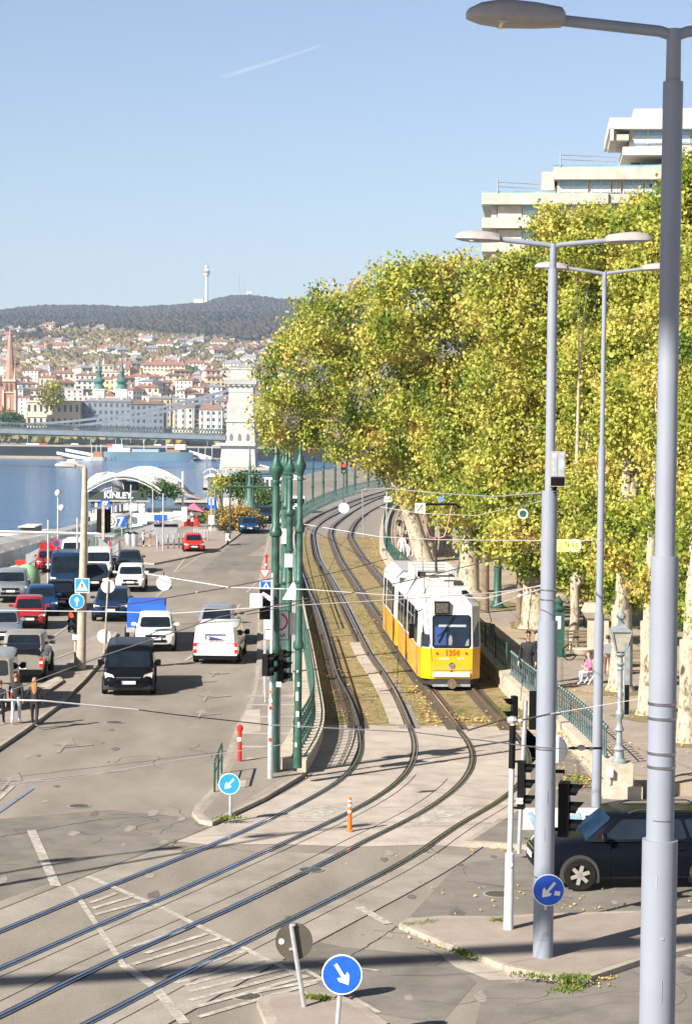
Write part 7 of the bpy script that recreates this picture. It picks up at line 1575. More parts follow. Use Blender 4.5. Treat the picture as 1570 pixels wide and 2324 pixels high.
b=B(); b.loft([[(PY(180,1215,235)-o),(PY(180,1215,235)-o+Vector((0,7,0))),(PY(180,1195,235)-o+Vector((0,7,0))),(PY(180,1195,235)-o)],[(PY(300,1185,290)-o),(PY(300,1185,290)-o+Vector((0,8,0))),(PY(300,1163,290)-o+Vector((0,8,0))),(PY(300,1163,290)-o)]]); b.obj('hull',mat('boat_blue_grey',(.22,.25,.30),.5,var=.3,scale=1),T,ang=0)
for k in range(12):
    t=k/11; p=PY(188,1162,235).lerp(PY(300,1140,290),t); q=PY(188,1200,235).lerp(PY(300,1165,290),t); b=B(); b.tube([p-o,q-o],.10,4); b.obj('deck_post',white,T)
b=B(); b.tube([(PY(190,1180,236)-o),(PY(290,1162,285)-o)],.3,5); b.obj('deck_rail',mat('rail_brown',(.35,.16,.08),.7),T)
for (x,yb,yt,lab) in ((132,1240,1110,'tall twin lamp pole at the water edge'),(198,1262,1160,'tall thin grey post before the excursion boat'),(110,1290,1180,'grey pole among the crowd barriers'),(176,1290,1175,'second grey pole behind the red car')):
    q=PY(x,yb,150 if yb<1260 else 125); T=thing('pole',lab,'pole',(q.x,q.y,-1)); post(T,PY(x,yt,q.y).z+1,.07,galv)
    if yt==1110:
        for dz,dx in((0,0),(-1.1,.3)): b=B(); b.sphere((dx,-.1,PY(x,yt,q.y).z+1+dz-.3),.24,10); b.obj('lamp_globe',white,T)
c=P(128,1330); T=thing('road_sign','round no stopping sign with dark centre above a grey plate','road sign',tuple(c)); q=PY(129,1233,c.y); post(T,q.z,.035); b=B(); disc(b,(0,-.05,q.z),10/sc(c.y),-.01,.01,mi=0); disc(b,(0,-.05,q.z),7.5/sc(c.y),-.014,-.011,mi=1); b.obj('sign_plate',[red,mat('sign_navy',(.04,.05,.2),.5)],T); b=B(); b.box((0,-.04,q.z-1.25),(.55,.02,1.1)); b.obj('grey_plate',mat('sign_back',(.085,.075,.06),.6),T,ang=0)
# park items: fountain, chair, bicycle shapes
q=P(1352,1520,PZ); T=thing('drinking_fountain','white stone fountain with a basin and carved top among the trees','fountain',tuple(q)); s_=sc(q.y); b=B(); b.be(-.45,.55,-.3,.4,0,.35,0); b.be(-.35,.45,-.2,.3,.35,2.1,0); b.loft([[(-.45,-.3,2.1),(.55,-.3,2.1),(.55,.4,2.1),(-.45,.4,2.1)],[(-.6,-.42,2.35),(.7,-.42,2.35),(.7,.52,2.35),(-.6,.52,2.35)],[(-.45,-.3,2.7),(.55,-.3,2.7),(.55,.4,2.7),(-.45,.4,2.7)]],0); b.lathe([(.02,.55),(.35,.65),(.45,.85),(.42,.87)],(-.55,-.1,0),14); b.obj('stone_body',stone,T,ang=30)
def chair(label,c,rz):
    T=thing('folding_chair',label,'chair',c,rz); b=B(); b.box((0,0,.45),(.44,.42,.04)); b.obj('seat',bark_d,T,ang=0)
    b=B(); b.box((0,.2,.75),(.44,.03,.28)); b.obj('backrest',bark_d,T,ang=0)
    for sx in(-.2,.2):
        b=B(); b.tube([(sx,-.2,0),(sx,.1,.45)],.018,5); b.obj('leg',galv,T); b=B(); b.tube([(sx,.22,0),(sx,-.15,.45)],.018,5); b.obj('leg',galv,T); b=B(); b.tube([(sx,.18,.45),(sx,.2,.9)],.018,5); b.obj('back_post',galv,T)
chair('folding chair under the person in pink',tuple(pw),R(-75))
def bench(label,c,rz,L=1.8):
    T=thing('park_bench',label,'bench',c,rz); b=B()
    for k in range(4): b.box((0,-.2+k*.13,.45),(L,.10,.04))
    b.obj('seat',bark_d,T,ang=0); b=B()
    for k in range(3): b.box((0,.28+k*.03,.62+k*.13),(L,.035,.10))
    b.obj('backrest',bark_d,T,ang=0)
    for sx in(-1,1): b=B(); b.tube([(sx*L*.42,-.22,0),(sx*L*.42,-.2,.43),(sx*L*.42,.24,.43),(sx*L*.42,.36,.95)],.03,5); b.tube([(sx*L*.42,.3,0),(sx*L*.42,.2,.43)],.03,5); b.obj('leg',green_d,T)
bench('park bench beside the white fountain',tuple(P(1330,1480,PZ)),R(10)); bench('park bench in the shade behind the slim white trunk',tuple(P(1290,1420,PZ)),R(0)); bench('park bench by the ornate lantern in dappled shade',tuple(P(1440,1530,PZ)),R(-5))
T=thing('bicycle','dark bicycle lying near the foot of the slim white trunk','bicycle',tuple(P(1316,1498,PZ)),R(20))
for x in(-.5,.5):
    b=B(); b.lathe([(.30,-.02),(.34,-.02),(.34,.02),(.30,.02),(.30,-.02)],(x,0,.34),20,0,ax='y',cap=False); b.obj('wheel',rubber,T)
b=B(); 
for a,c_ in (((-.5,0,.34),(-.15,0,.85)),((-.15,0,.85),(.35,0,.85)),((.35,0,.9),(.5,0,.34)),((-.1,0,.35),(.35,0,.8)),((-.1,0,.35),(-.5,0,.34)),((-.1,0,.35),(-.18,0,.95)),((.35,0,.85),(.30,0,1.0)),((.30,-.25,1.0),(.30,.25,1.0))): b.tube([a,c_],.018,5)
b.obj('frame',bark_d,T); b=B(); b.box((-.2,0,.97),(.25,.12,.05)); b.obj('saddle',black,T)
b=B(); q=P(1375,1425,PZ); T=thing('planter_wall','low dark planter box in the shade of the trees','planter',tuple(P(1240,1400,PZ))); b.be(0,2.2,0,.6,0,.5); b.obj('box',bark_d,T,ang=0)
T=thing('kerb_edging','low pale kerb around the thick plane tree','kerb',tuple(P(1100,1450,PZ))); b=B(); L=[P(x,y,PZ) for x,y in ((1096,1437),(1112,1452),(1150,1463),(1200,1462))]; ribbon(b,L,0,.15,PZ-.02,PZ+.28); b.obj('edging',stone,T,world=True,ang=0)
# ================================================================ chain bridge
YB=918; sB=sc(YB); btone=ground_mat('bridge_limestone',[(.42,.40,.35),(.54,.51,.45),(.62,.59,.53)],s1=.05,s2=.3,s3=2); iron=mat('bridge_iron',(.17,.205,.24),.6,var=.15,scale=.3); iron_d=mat('bridge_iron_dark',(.09,.12,.13),.7,var=.3,scale=.3)
o=PY(545,1072,YB); T=thing('chain_bridge','old chain bridge with a pale stone tower crossing the river','bridge',tuple(o))
X=lambda px:PY(px,1000,YB).x-o.x; Z=lambda py:PY(545,py,YB).z-o.z
b=B()
def blk(x0,x1,y0,y1,x0t=None,x1t=None,d0=0,d1=22,e=0):
    x0t=x0 if x0t is None else x0t; x1t=x1 if x1t is None else x1t
    b.loft([[(X(x0),d0,Z(y1)),(X(x1),d0,Z(y1)),(X(x1),d1,Z(y1)),(X(x0),d1,Z(y1))],[(X(x0t),d0+e,Z(y0)),(X(x1t),d0+e,Z(y0)),(X(x1t),d1-e,Z(y0)),(X(x0t),d1-e,Z(y0))]])
blk(497,582,1018,1085,503,578,-1,24,.5); blk(501,580,1012,1018,d0=-.7,d1=23); blk(512,578,984,1012,d0=.5,d1=22); blk(513,577,958,984,514,576,.6,22)
blk(511,579,953,958,d0=.1,d1=22.4); blk(515,575,890,953,518,573,.9,21.5,.4); blk(518,573,876,890,d0=1.1,d1=21)
blk(514,577,872,876,d0=.5,d1=21.6); blk(511,580,864,872,509,582,.2,22,-.4); blk(506,585,857,864,504,587,-.3,22.8,-.2)
blk(520,568,838,857,d0=2,d1=20); blk(517,571,834,838,d0=1.6,d1=20.5)
b.obj('stone_tower',btone,T,ang=0)
b=B()
for k in range(5): x=520+k*12.3; b.be(X(x),X(x+4),.2,1.0,Z(877),Z(872))
b.obj('corbels',hdark,T,ang=0)
for x in(521,540,559):
    b=B(); x0,x1=X(x),X(x+7); zz0,zz1=Z(1000),Z(988); b.yprism([(x0,zz0),(x1,zz0),(x1,zz1),((x0+x1)/2,zz1+1.0),(x0,zz1)],.3,.62); b.obj('window',mat('tower_window',(.16,.17,.19),.6),T,ang=0)
b=B(); b.be(X(490),X(580),-2,22,Z(1012),Z(1005)); b.obj('deck_ledge',btone,T,ang=0)
# deck : slight rise towards midspan on the left
def deckz(px): t=(510-px)/510; return Z(999-10.5*t+ (0 if t<1.2 else 0))
xs=[512-14*k for k in range(52)]
for dy in(0,16):
    b=B(); b.loft([[(X(x),dy,deckz(x)),(X(x),dy+1.0,deckz(x)),(X(x),dy+1.0,deckz(x)+2.0),(X(x),dy,deckz(x)+2.0)] for x in xs]); b.obj('girder',iron,T,ang=0)
    b=B(); 
    for zo in (2.1,4.6): b.loft([[(X(x),dy,deckz(x)+zo),(X(x),dy+.5,deckz(x)+zo),(X(x),dy+.5,deckz(x)+zo+.35),(X(x),dy,deckz(x)+zo+.35)] for x in xs])
    for a,c_ in zip(xs,xs[1:]):
        for h in (0,.5):
            p=a+(c_-a)*h; q=a+(c_-a)*(h+.5); b.tube([(X(p),dy+.2,deckz(p)+2.2),(X(q),dy+.2,deckz(q)+4.7)],.16,4); b.tube([(X(q),dy+.3,deckz(q)+2.2),(X(p),dy+.3,deckz(p)+4.7)],.16,4)
    b.obj('truss_railing',iron_d,T,ang=0)
b=B(); b.loft([[(X(x),.5,deckz(x)-.6),(X(x),17,deckz(x)-.6),(X(x),17,deckz(x)+.2),(X(x),.5,deckz(x)+.2)] for x in xs]); b.obj('deck',iron_d,T,ang=0)
def chz(px): 
    t=(px-40)/(515-40); return Z(967-82*abs(t)**1.75) if px>-200 else Z(900)
xc=[514-12*k for k in range(60)]
for dy in(1.5,15.5):
    for k_,zo in enumerate((0,-2.3)):
        b=B(); b.loft([[(X(x),dy-.25,chz(x)+zo-.45),(X(x),dy+.25,chz(x)+zo-.45),(X(x),dy+.25,chz(x)+zo+.45),(X(x),dy-.25,chz(x)+zo+.45)] for x in xc]); b.obj('chain',iron,T,ang=0)
    b=B(); b.loft([[(X(578+8*k),dy-.25,Z(885+5*k)),(X(578+8*k),dy+.25,Z(885+5*k)),(X(578+8*k),dy+.25,Z(881+5*k)),(X(578+8*k),dy-.25,Z(881+5*k))] for k in range(12)]); b.obj('chain',iron,T,ang=0)
    b=B()
    for k in range(26):
        x=500-k*20-(9 if dy>5 else 0); 
        if chz(x)-3>deckz(x)+5: b=B(); b.be(X(x)-.22,X(x)+.22,dy-.2,dy+.2,deckz(x)+4,chz(x)-1); b.obj('hanger',iron,T,ang=0)
# ================================================================ terrain on the far bank
kn=[(1140,-2.6),(1350,0),(1500,10),(1700,36),(2000,66),(2300,94),(2900,148),(3600,205),(4200,262),(4800,300),(5600,270),(7600,180)]
ridge=[(-400,700),(-100,700),(0,690),(60,683),(120,678),(200,677),(300,682),(380,678),(430,674),(470,668),(500,659),(525,653),(560,653),(600,658),(640,664),(690,668),(760,676),(900,690),(1300,700),(2200,700)]
def rz_at(px):
    for a,c_ in zip(ridge,ridge[1:]):
        if a[0]<=px<=c_[0]: t=(px-a[0])/(c_[0]-a[0]); t=t*t*(3-2*t); return a[1]+(c_[1]-a[1])*t
    return 700
def terr(x,y,fine=True):
    for a,c_ in zip(kn,kn[1:]):
        if a[0]<=y<=c_[0]: t=(y-a[0])/(c_[0]-a[0]); z=a[1]+(c_[1]-a[1])*t; break
    else: z=kn[-1][1]
    if y>2300:
        w_=min(1,(y-2300)/2500); px=W0/2+x*FPX/4800 if y>100 else 0
        zr=PY(px,rz_at(px),4800).z; fall=1 if y<4800 else max(.5,1-(y-4800)/5000); z=z*(1-w_)+(94+(zr-94)*w_**.85)*w_*fall if w_<1 else zr*fall
        z+= (noise.noise(Vector((x/420,y/420,0)))*22*(w_*(1-w_)*4*.7+.05) if y<5200 else 0)
    if y>2600: z-=26*min(1,(y-2600)/1400)
    if fine and y>1400: z+=noise.noise(Vector((x/150,y/150,3)))*4*min(1,(y-1400)/600)
    return z
hillm=ground_mat('hill_wood',[(.015,.022,.016),(.035,.035,.02),(.06,.045,.03),(.045,.045,.025),(.025,.032,.02)],s1=.0035,s2=.012,s3=.08,bump=.0,a=.36,b=.64)
townm=ground_mat('town_ground',[(.12,.12,.06),(.22,.19,.13),(.30,.25,.18)],s1=.01,s2=.05,s3=.3,bump=0)
def grid(y0,y1,ny,x0f,x1f,nx,m,name):
    vs=[];fs=[]
    for j in range(ny+1):
        y=y0*(y1/y0)**(j/ny)
        for i in range(nx+1):
            x=(x0f+(x1f-x0f)*i/nx)*y; vs.append((x,y,terr(x,y)))
    for j in range(ny):
        for i in range(nx): a=j*(nx+1)+i; fs.append((a,a+1,a+nx+2,a+nx+1))
    b=B(); b.add(vs,fs); o=b.obj(name,m,ang=180); tag(o,kind='structure')
grid(1171,2500,70,-.40,.30,90,townm,'far_bank_terrain'); grid(2500,7600,60,-.40,.30,110,hillm,'hills')
# woods on the hills and among the houses (nobody could count these)
def blobwood(name,cols,gen,n,seed,r0,r1,sq=.8):
    g=random.Random(seed); ico=[Vector(v).normalized() for v in [(0,0,1),(.9,0,.4),(.28,.85,.4),(-.72,.53,.4),(-.72,-.53,.4),(.28,-.85,.4),(.72,.53,-.4),(-.28,.85,-.4),(-.9,0,-.4),(-.28,-.85,-.4),(.72,-.53,-.4)]]
    F=[(0,1,2),(0,2,3),(0,3,4),(0,4,5),(0,5,1),(1,6,2),(2,7,3),(3,8,4),(4,9,5),(5,10,1),(1,10,6),(2,6,7),(3,7,8),(4,8,9),(5,9,10)]
    b=B()
    for i in range(n):
        p=gen(g); r=g.uniform(r0,r1)
        b.add([(p[0]+v.x*r*g.uniform(.7,1.25),p[1]+v.y*r*g.uniform(.7,1.25),p[2]+r*.5+v.z*r*sq*g.uniform(.8,1.35)) for v in ico],F)
    o=b.obj(name,leaf_mat(name+'_m',cols,0,.0075,.62),ang=0); return tag(o,kind='stuff')
def gen_hill(g):
    while True:
        y=g.uniform(2450,5100) if g.random()<.8 else g.uniform(4400,4950); x=g.uniform(-.20,.02)*y
        if y<2900 and noise.noise(Vector((x/200,y/200,7)))<.0: continue
        return (x,y,terr(x,y))
blobwood('hill_woodland',[(.008,.017,.02),(.015,.026,.024),(.03,.034,.026),(.058,.046,.038),(.075,.054,.044),(.05,.042,.03),(.018,.026,.024)],gen_hill,24000,5,4.5,9)
def gen_town(g):
    while True:
        y=1380*(2700/1380)**(g.random()**.9); x=g.uniform(-.20,.01)*y
        if y<1700 and g.random()<.45: continue
        return (x,y,terr(x,y))
blobwood('town_trees',[(.03,.05,.03),(.06,.08,.04),(.13,.12,.055),(.20,.145,.07),(.16,.11,.07),(.26,.22,.08),(.08,.10,.045)],gen_town,14000,6,2.5,6.5)
def gen_quay(g):
    y=g.uniform(1200,1225); x=g.uniform(-.30,.02)*y; return (x,y,-3+1.5)
blobwood('embankment_trees',[(.03,.05,.02),(.08,.10,.03),(.22,.17,.05),(.30,.22,.06),(.05,.07,.03)],gen_quay,260,8,2.2,4.6)
# ---------------------------------------------------------------- houses
walls=[mat('plaster_white',(.78,.74,.68),.9,var=.05,scale=.1),mat('plaster_cream',(.66,.58,.46),.9,var=.05,scale=.1),mat('plaster_pink',(.58,.44,.37),.9,var=.05,scale=.1),mat('plaster_grey',(.42,.41,.40),.9,var=.05,scale=.1),mat('plaster_ochre',(.58,.46,.28),.9,var=.05,scale=.1)]
roofs=[mat('roof_red',(.27,.135,.10),.9,var=.15,scale=.2),mat('roof_brown',(.20,.12,.09),.9,var=.15,scale=.2),mat('roof_grey',(.24,.24,.26),.8,var=.15,scale=.2),mat('roof_flat',(.45,.42,.39),.9,var=.1,scale=.2)]
winm=mat('far_windows',(.05,.06,.08),.3,var=.3,scale=1)
wn_=['white','cream','pink','grey','ochre']; rn_=['red','brown','grey','pale flat']
def house_proto(w_,d,h,wi,ri,flat,storeys,label,loc):
    T=thing('house',label,'house',loc,0,'houses on the far bank of the river'); b=B(); b.be(-w_/2,w_/2,-d/2,d/2,-6,h); b.obj('wall',walls[wi],T,ang=0)
    b=B()
    if flat: b.be(-w_/2-.4,w_/2+.4,-d/2-.4,d/2+.4,h,h+.7); b.be(-w_*.15,w_*.2,-1,2,h+.7,h+2.6)
    else:
        rh=d*.36; e=.6; b.add([(-w_/2-e,-d/2-e,h),(w_/2+e,-d/2-e,h),(w_/2+e,d/2+e,h),(-w_/2-e,d/2+e,h),(-w_/2+d*.3,0,h+rh),(w_/2-d*.3,0,h+rh)],[(0,1,5,4),(1,2,5),(2,3,4,5),(3,0,4),(3,2,1,0)])
    r=b.obj('roof',roofs[ri],T,ang=0)
    if not flat: b=B(); b.be(w_*.18,w_*.18+.9,-.5,.5,h,h+d*.36+1.3); b.obj('chimney',walls[wi],r,ang=0)
    b=B(); nx=max(2,int(w_/3.2))
    for s in range(storeys):
        for k in range(nx):
            x=-w_/2+(k+.5)*w_/nx; z=h-(s+.85)*h/storeys+.3; b.be(x-.6,x+.6,-d/2-.08,-d/2+.02,z,z+1.6)
            if k<3: b.be(w_/2-.02,w_/2+.08,-d/2+(k+.6)*d/3.4-.6,-d/2+(k+.6)*d/3.4+.6,z,z+1.6)
    b.obj('windows',winm,T,ang=0); return T
hg=random.Random(21); protos=[]
cnt=0
sizes=[(10,8,6,0,2),(13,9,8,0,3),(8,8,5,0,2),(17,10,6.5,1,2),(12,10,6,1,2),(19,10,8.5,0,3)]
for k in range(22):
    w_,d,h,fl,st=sizes[k%6]; wi=hg.choice([0,0,0,1,1,2,3]) if k>3 else 0; ri=3 if fl else hg.choice([0,0,1,2]); protos.append((w_,d,h,wi,ri,fl,st))
made={}
used_cells={}
def bandname(y): return 'low down' if y<1900 else ('half way up' if y<2500 else 'below the woods')
for i in range(235):
    for _ in range(40):
        px=hg.uniform(-20,640); y=1560*((2950 if px<230 else 2480)/1560)**hg.random(); x=(px-W0/2)/FPX*y
        if True:
            c_=(int(x/26),int(y/40))
            if c_ not in used_cells: used_cells[c_]=1; break
    k=hg.randrange(len(protos)); w_,d,h,wi,ri,fl,st=protos[k]
    px=W0/2+x*FPX/y; side='left of the twin spires' if px<240 else ('right of the twin spires' if px<450 else 'near the bridge tower')
    lab='%s %s house with %s roof, %s, %s'%(['small','tall','tiny','long low','low square','big'][k%6],wn_[wi],rn_[ri],bandname(y),side)
    loc=(x,y,terr(x,y)+.5); rot=R(hg.uniform(-50,50))
    if k in made: c=dup(made[k],loc,rot,lab)
    else: made[k]=house_proto(w_,d,h,wi,ri,fl,st,lab,loc); made[k].rotation_euler=(0,0,rot)
# ---------------------------------------------------------------- lower town blocks and river front row
def block(label,x0,x1,yt,yb,Y,d,wi,ri,roofpx=8,rows=4,flat=False,ornate=False,rz=0,wmat=None,name='apartment_block'):
    a=PY(x0,yb,Y);c=PY(x1,yt,Y); w_=c.x-a.x; h=c.z-a.z+0; T=thing(name,label,'building',((a.x+c.x)/2,Y,a.z-3),R(rz)); h+=3
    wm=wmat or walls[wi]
    b=B(); b.be(-w_/2,w_/2,0,d,0,h); 
    if ornate:
        for z in(h*.5,h*.97): b.be(-w_/2-.5,w_/2+.5,-.6,d,z,z+.7)
    b.obj('wall',wm,T,ang=0); b=B(); rh=roofpx/sc(Y)
    if flat: b.be(-w_/2-.4,w_/2+.4,-.4,d+.4,h,h+.8)
    else: b.add([(-w_/2-.7,-.7,h),(w_/2+.7,-.7,h),(w_/2+.7,d+.7,h),(-w_/2-.7,d+.7,h),(-w_/2+d*.2,d/2,h+rh),(w_/2-d*.2,d/2,h+rh)],[(0,1,5,4),(1,2,5),(2,3,4,5),(3,0,4),(3,2,1,0)])
    r=b.obj('roof',roofs[ri],T,ang=0)
    b=B()
    for k in range(max(1,int(w_/12))): x=-w_/2+w_*(k+.5)/max(1,int(w_/12)); b.be(x-.6,x+.6,d*.3,d*.3+1,h,h+rh+1.2)
    b.obj('chimney',walls[3] if wi==0 else walls[0],r,ang=0)
    nx=max(2,int(w_/3.6)); b=B()
    for s in range(rows):
        for k in range(nx): x=-w_/2+(k+.5)*w_/nx; z=3+(s+.25)*(h-3)/rows; b.be(x-.75,x+.75,-.12,.02,z,z+(h-3)/rows*.5)
    for s in range(rows):
        for k in range(4): yy=d*(k+.6)/4.4; z=3+(s+.25)*(h-3)/rows; b.be(w_/2-.02,w_/2+.12,yy-.7,yy+.7,z,z+(h-3)/rows*.5)
    b.obj('windows',winm,T,ang=0); return T
block('long cream palace with arched windows on the river front, right of the brick spire',60,182,912,972,1300,40,1,3,roofpx=3,rows=2,ornate=True,flat=True)
block('dark blue grey town house next to the cream palace',182,300,912,975,1305,22,3,2,roofpx=9,rows=4,rz=-12,wmat=mat('plaster_blue_grey',(.17,.20,.24),.9,var=.05,scale=.1))  # walls darker and bluer than the neighbours
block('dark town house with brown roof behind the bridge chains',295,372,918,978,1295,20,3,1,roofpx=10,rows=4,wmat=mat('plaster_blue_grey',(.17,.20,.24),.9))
block('cream house with tall windows behind the bridge hangers',392,440,925,978,1300,16,1,0,roofpx=12,rows=4)
block('white house with a red roof seen between the hangers',452,505,930,975,1290,16,0,0,roofpx=16,rows=3)
block('narrow ochre house left of the bridge tower',335,388,905,962,1330,16,4,2,roofpx=8,rows=4)
tg=random.Random(5); lab_i=0
posw=['far left','left of the twin green spires','between the brick spire and the twin spires','beside the twin green spires','right of the twin green spires','left of the bridge tower','behind the bridge tower']
for row,(Y,yb,h0,h1) in enumerate(((1360,925,18,26),(1420,905,18,26),(1480,888,18,26),(1540,872,16,24),(1600,858,14,22))):
    x=-30
    while x<640:
        w_=tg.uniform(26,60); 
        if tg.random()<.76:
            hp=tg.uniform(h0,h1); wi=tg.choice([0,0,1,1,2,3,4]); ri=tg.choice([0,0,0,1,2,3]); mx=x+w_/2
            pn=posw[0] if mx<30 else posw[1] if mx<130 else posw[2] if mx<215 else posw[3] if mx<300 else posw[4] if mx<400 else posw[5] if mx<500 else posw[6]
            block('%s town house, %s roof, %s row, %s'%(wn_[wi],rn_[ri],['first','second','third','fourth','fifth'][row],pn),x,x+w_-2,yb-hp+tg.uniform(-9,8),yb+14,Y+tg.uniform(-25,25),tg.uniform(12,20),wi,ri,roofpx=tg.uniform(5,10),rows=tg.choice([3,4]),flat=(ri==3),rz=tg.uniform(-38,32),name='town_house')['group']='town houses of the lower town'
        x+=w_
# brick church spire, left
brick=mat('church_brick',(.42,.21,.14),.9,var=.2,scale=.15); brick_p=mat('church_trim',(.62,.47,.38),.9,var=.15,scale=.2)
def PB(px,py,Y): return PY(px,py,Y)
Yc=1270; o=PY(20,975,Yc); T=thing('brick_church','red brick church with a tall pointed spire at the left edge','church',tuple(o)); s_=sc(Yc); q=lambda v:v/s_
zc=lambda y:PY(20,y,Yc).z-o.z
b=B(); b.be(q(-13),q(15),0,q(26),-6,zc(862)); b.obj('tower',brick,T,ang=0)
b=B(); 
for x in(-14,13): b.be(q(x),q(x+4),-1.2,q(27),-6,zc(885))
b.be(q(-14),q(16),-.8,q(27),zc(866),zc(861)); b.be(q(-14),q(16),-.8,q(27),zc(892),zc(889)); b.obj('buttress',brick_p,T,ang=0)
for x in(-7,3):
    b=B(); x0,x1=q(x),q(x+5); b.yprism([(x0,zc(890)),(x1,zc(890)),(x1,zc(874)),((x0+x1)/2,zc(869)),(x0,zc(874))],-.35,-.1); b.obj('window',hdark,T,ang=0)
b=B(); x0,x1=q(-2),q(3); b.yprism([(x0,zc(930)),(x1,zc(930)),(x1,zc(906)),((x0+x1)/2,zc(900)),(x0,zc(906))],-.35,-.1); b.obj('window',brick_p,T,ang=0)
b=B(); 
cx,cy=q(1),q(13)
b.lathe([(q(14),zc(862)),(q(10.5),zc(840)),(q(6),zc(790)),(q(2.2),zc(750)),(.1,zc(742))],(cx,cy,0),8); b.obj('spire',mat('spire_tiles',(.45,.25,.18),.85,var=.25,scale=.12),T,ang=20)
for x in(-12,13): b=B(); b.lathe([(q(2.4),zc(866)),(q(2.2),zc(852)),(q(.1),zc(828))],(q(x),1,0),6); b.obj('pinnacle',brick_p,T,ang=20)
b=B(); b.be(q(-60),q(-13),-2,q(30),-6,zc(925)); b.add([(q(-60),-2,zc(925)),(q(-13),-2,zc(925)),(q(-13),q(30),zc(925)),(q(-60),q(30),zc(925)),(q(-60),q(14),zc(880)),(q(-13),q(14),zc(880))],[(0,1,5,4),(1,2,5),(2,3,4,5),(3,0,4)],1); b.be(q(14),q(34),-3,q(20),-6,zc(955)); b.obj('nave',[brick,roofs[0]],T,ang=0)
# twin green spired church
Yt=1336; cop=mat('copper_green',(.06,.17,.14),.6,var=.25,scale=.2); o=PY(250,930,Yt); T=thing('twin_spired_church','white church with two green copper onion spires','church',tuple(o)); s_=sc(Yt); q=lambda v:v/s_; zc=lambda y:PY(250,y,Yt).z-o.z
for cx_ in(-26,25):
    b=B(); b.be(q(cx_-13),q(cx_+13),0,q(24),-12,zc(884)); b.be(q(cx_-14),q(cx_+14),-.5,q(25),zc(886),zc(883)); b.be(q(cx_-15),q(cx_+15),-.5,q(25),zc(912),zc(910)); b.obj('bell_tower',walls[0],T,ang=0)
    b=B(); x0,x1=q(cx_-4),q(cx_+4); b.yprism([(x0,zc(909)),(x1,zc(909)),(x1,zc(897)),((x0+x1)/2,zc(893)),(x0,zc(897))],-.3,-.05); b.obj('window',walls[4],T,ang=0)
    b=B(); b.lathe([(q(14),zc(884)),(q(12),zc(877)),(q(8),zc(872)),(q(10),zc(869)),(q(13),zc(866)),(q(13),zc(862)),(q(9),zc(859)),(q(6),zc(856)),(q(5.5),zc(845)),(q(7),zc(843)),(q(5),zc(838)),(q(3),zc(833)),(q(1.8),zc(820)),(.1,zc(808))],(q(cx_),q(12),0),12); b.obj('copper_spire',cop,T,ang=30)
    b=B(); b.be(q(cx_-2),q(cx_+2),q(6),q(7),zc(854),zc(846)); b.obj('lantern_opening',hdark,T,ang=0)
b=B(); b.be(q(-14),q(12),q(2),q(60),-12,zc(900)); b.add([(q(-14),q(2),zc(900)),(q(12),q(2),zc(900)),(q(12),q(60),zc(900)),(q(-14),q(60),zc(900)),(q(-1),q(2),zc(888)),(q(-1),q(60),zc(888))],[(0,1,4),(1,2,5,4),(2,3,5),(3,0,4,5)],1); b.obj('nave',[walls[4],roofs[0]],T,ang=0)
# large buildings on the slope
block('grey long institute with flat roof below the hill',300,372,868,882,1750,14,3,3,roofpx=2,rows=2,flat=True,name='long_building')
block('white terrace block with brown roof right of the twin spires',445/1.0*0+300,352,890,915,1420,16,0,0,roofpx=8,rows=3,name='town_house')
def special(label,x0,x1,yt,yb,Y,wi,ri,rp,rows=2,name='villa',flat=False): return block(label,x0,x1,yt,yb,Y,14,wi,ri,roofpx=rp,rows=rows,name=name,flat=flat)
special('big villa with steep red gable roof beside the left green spire',268-0,300,828,842,1700,0,0,14)
special('long red roofed hall behind the right green spire',345-20,420,830,842,1720,1,0,14)
special('white rounded hall with a dark dome on the slope',375,420,786,796,2500,0,2,4,flat=True)
c=PY(403,795,2480); T=thing('dark_dome','dark dome standing on the wooded slope','building',tuple(c)); b=B(); b.lathe([(q(8)*1.6,0),(q(8)*1.7,3),(q(7)*1.4,6.5),(.1,8.5)],n=16); b.obj('dome_shell',mat('dome_blue',(.03,.08,.12),.5),T); b=B(); b.lathe([(13,-4),(13,0)],n=16); b.obj('drum',walls[3],T)
c=PY(500-6,792,2550); T=thing('chimney_tower','pink water tower stub on the wooded slope','tower',tuple(PY(323,782,2550))); b=B(); b.lathe([(4.5,-6),(4.2,12),(4.6,12.2),(4.6,14)],n=12); b.obj('shaft',walls[2],T); b=B(); b.lathe([(4.7,14),(.1,16)],n=12); b.obj('cap',roofs[0],T)
# individual poplar and yellow tree
def far_tree(label,px,yb,yt,wpx,Y,m,seed):
    q0=PY(px,yb,Y); T=thing('tree',label,'tree',tuple(q0)); s_=sc(Y); h=(yb-yt)/s_; w_=wpx/s_/2; C=[(0,0,h*t) for t in (.2,.4,.6,.8)]; o=bpy.data.objects.new('crown',leaf_mesh('crown',leaves(C,[w_,w_*1.05,w_*.95,w_*.6],2500,1.5,seed),m)); COL.objects.link(o); o.parent=T; b=B(); b.tube([(0,0,-4),(0,0,h*.7)],[.8,.2],6); b.obj('trunk',bark_d,T)
far_tree('tall yellow green poplar above the cream palace',117,918,868,22,1290,yleaf,91); far_tree('yellow tree in front of the twin spired church',231,915,898,34,1400,yleaf,92); far_tree('round green tree at the foot of the brick church',22,968,950,46,1240,gleaf,93); far_tree('orange poplar between the green spires',254,905,862,12,1480,oleaf,94)
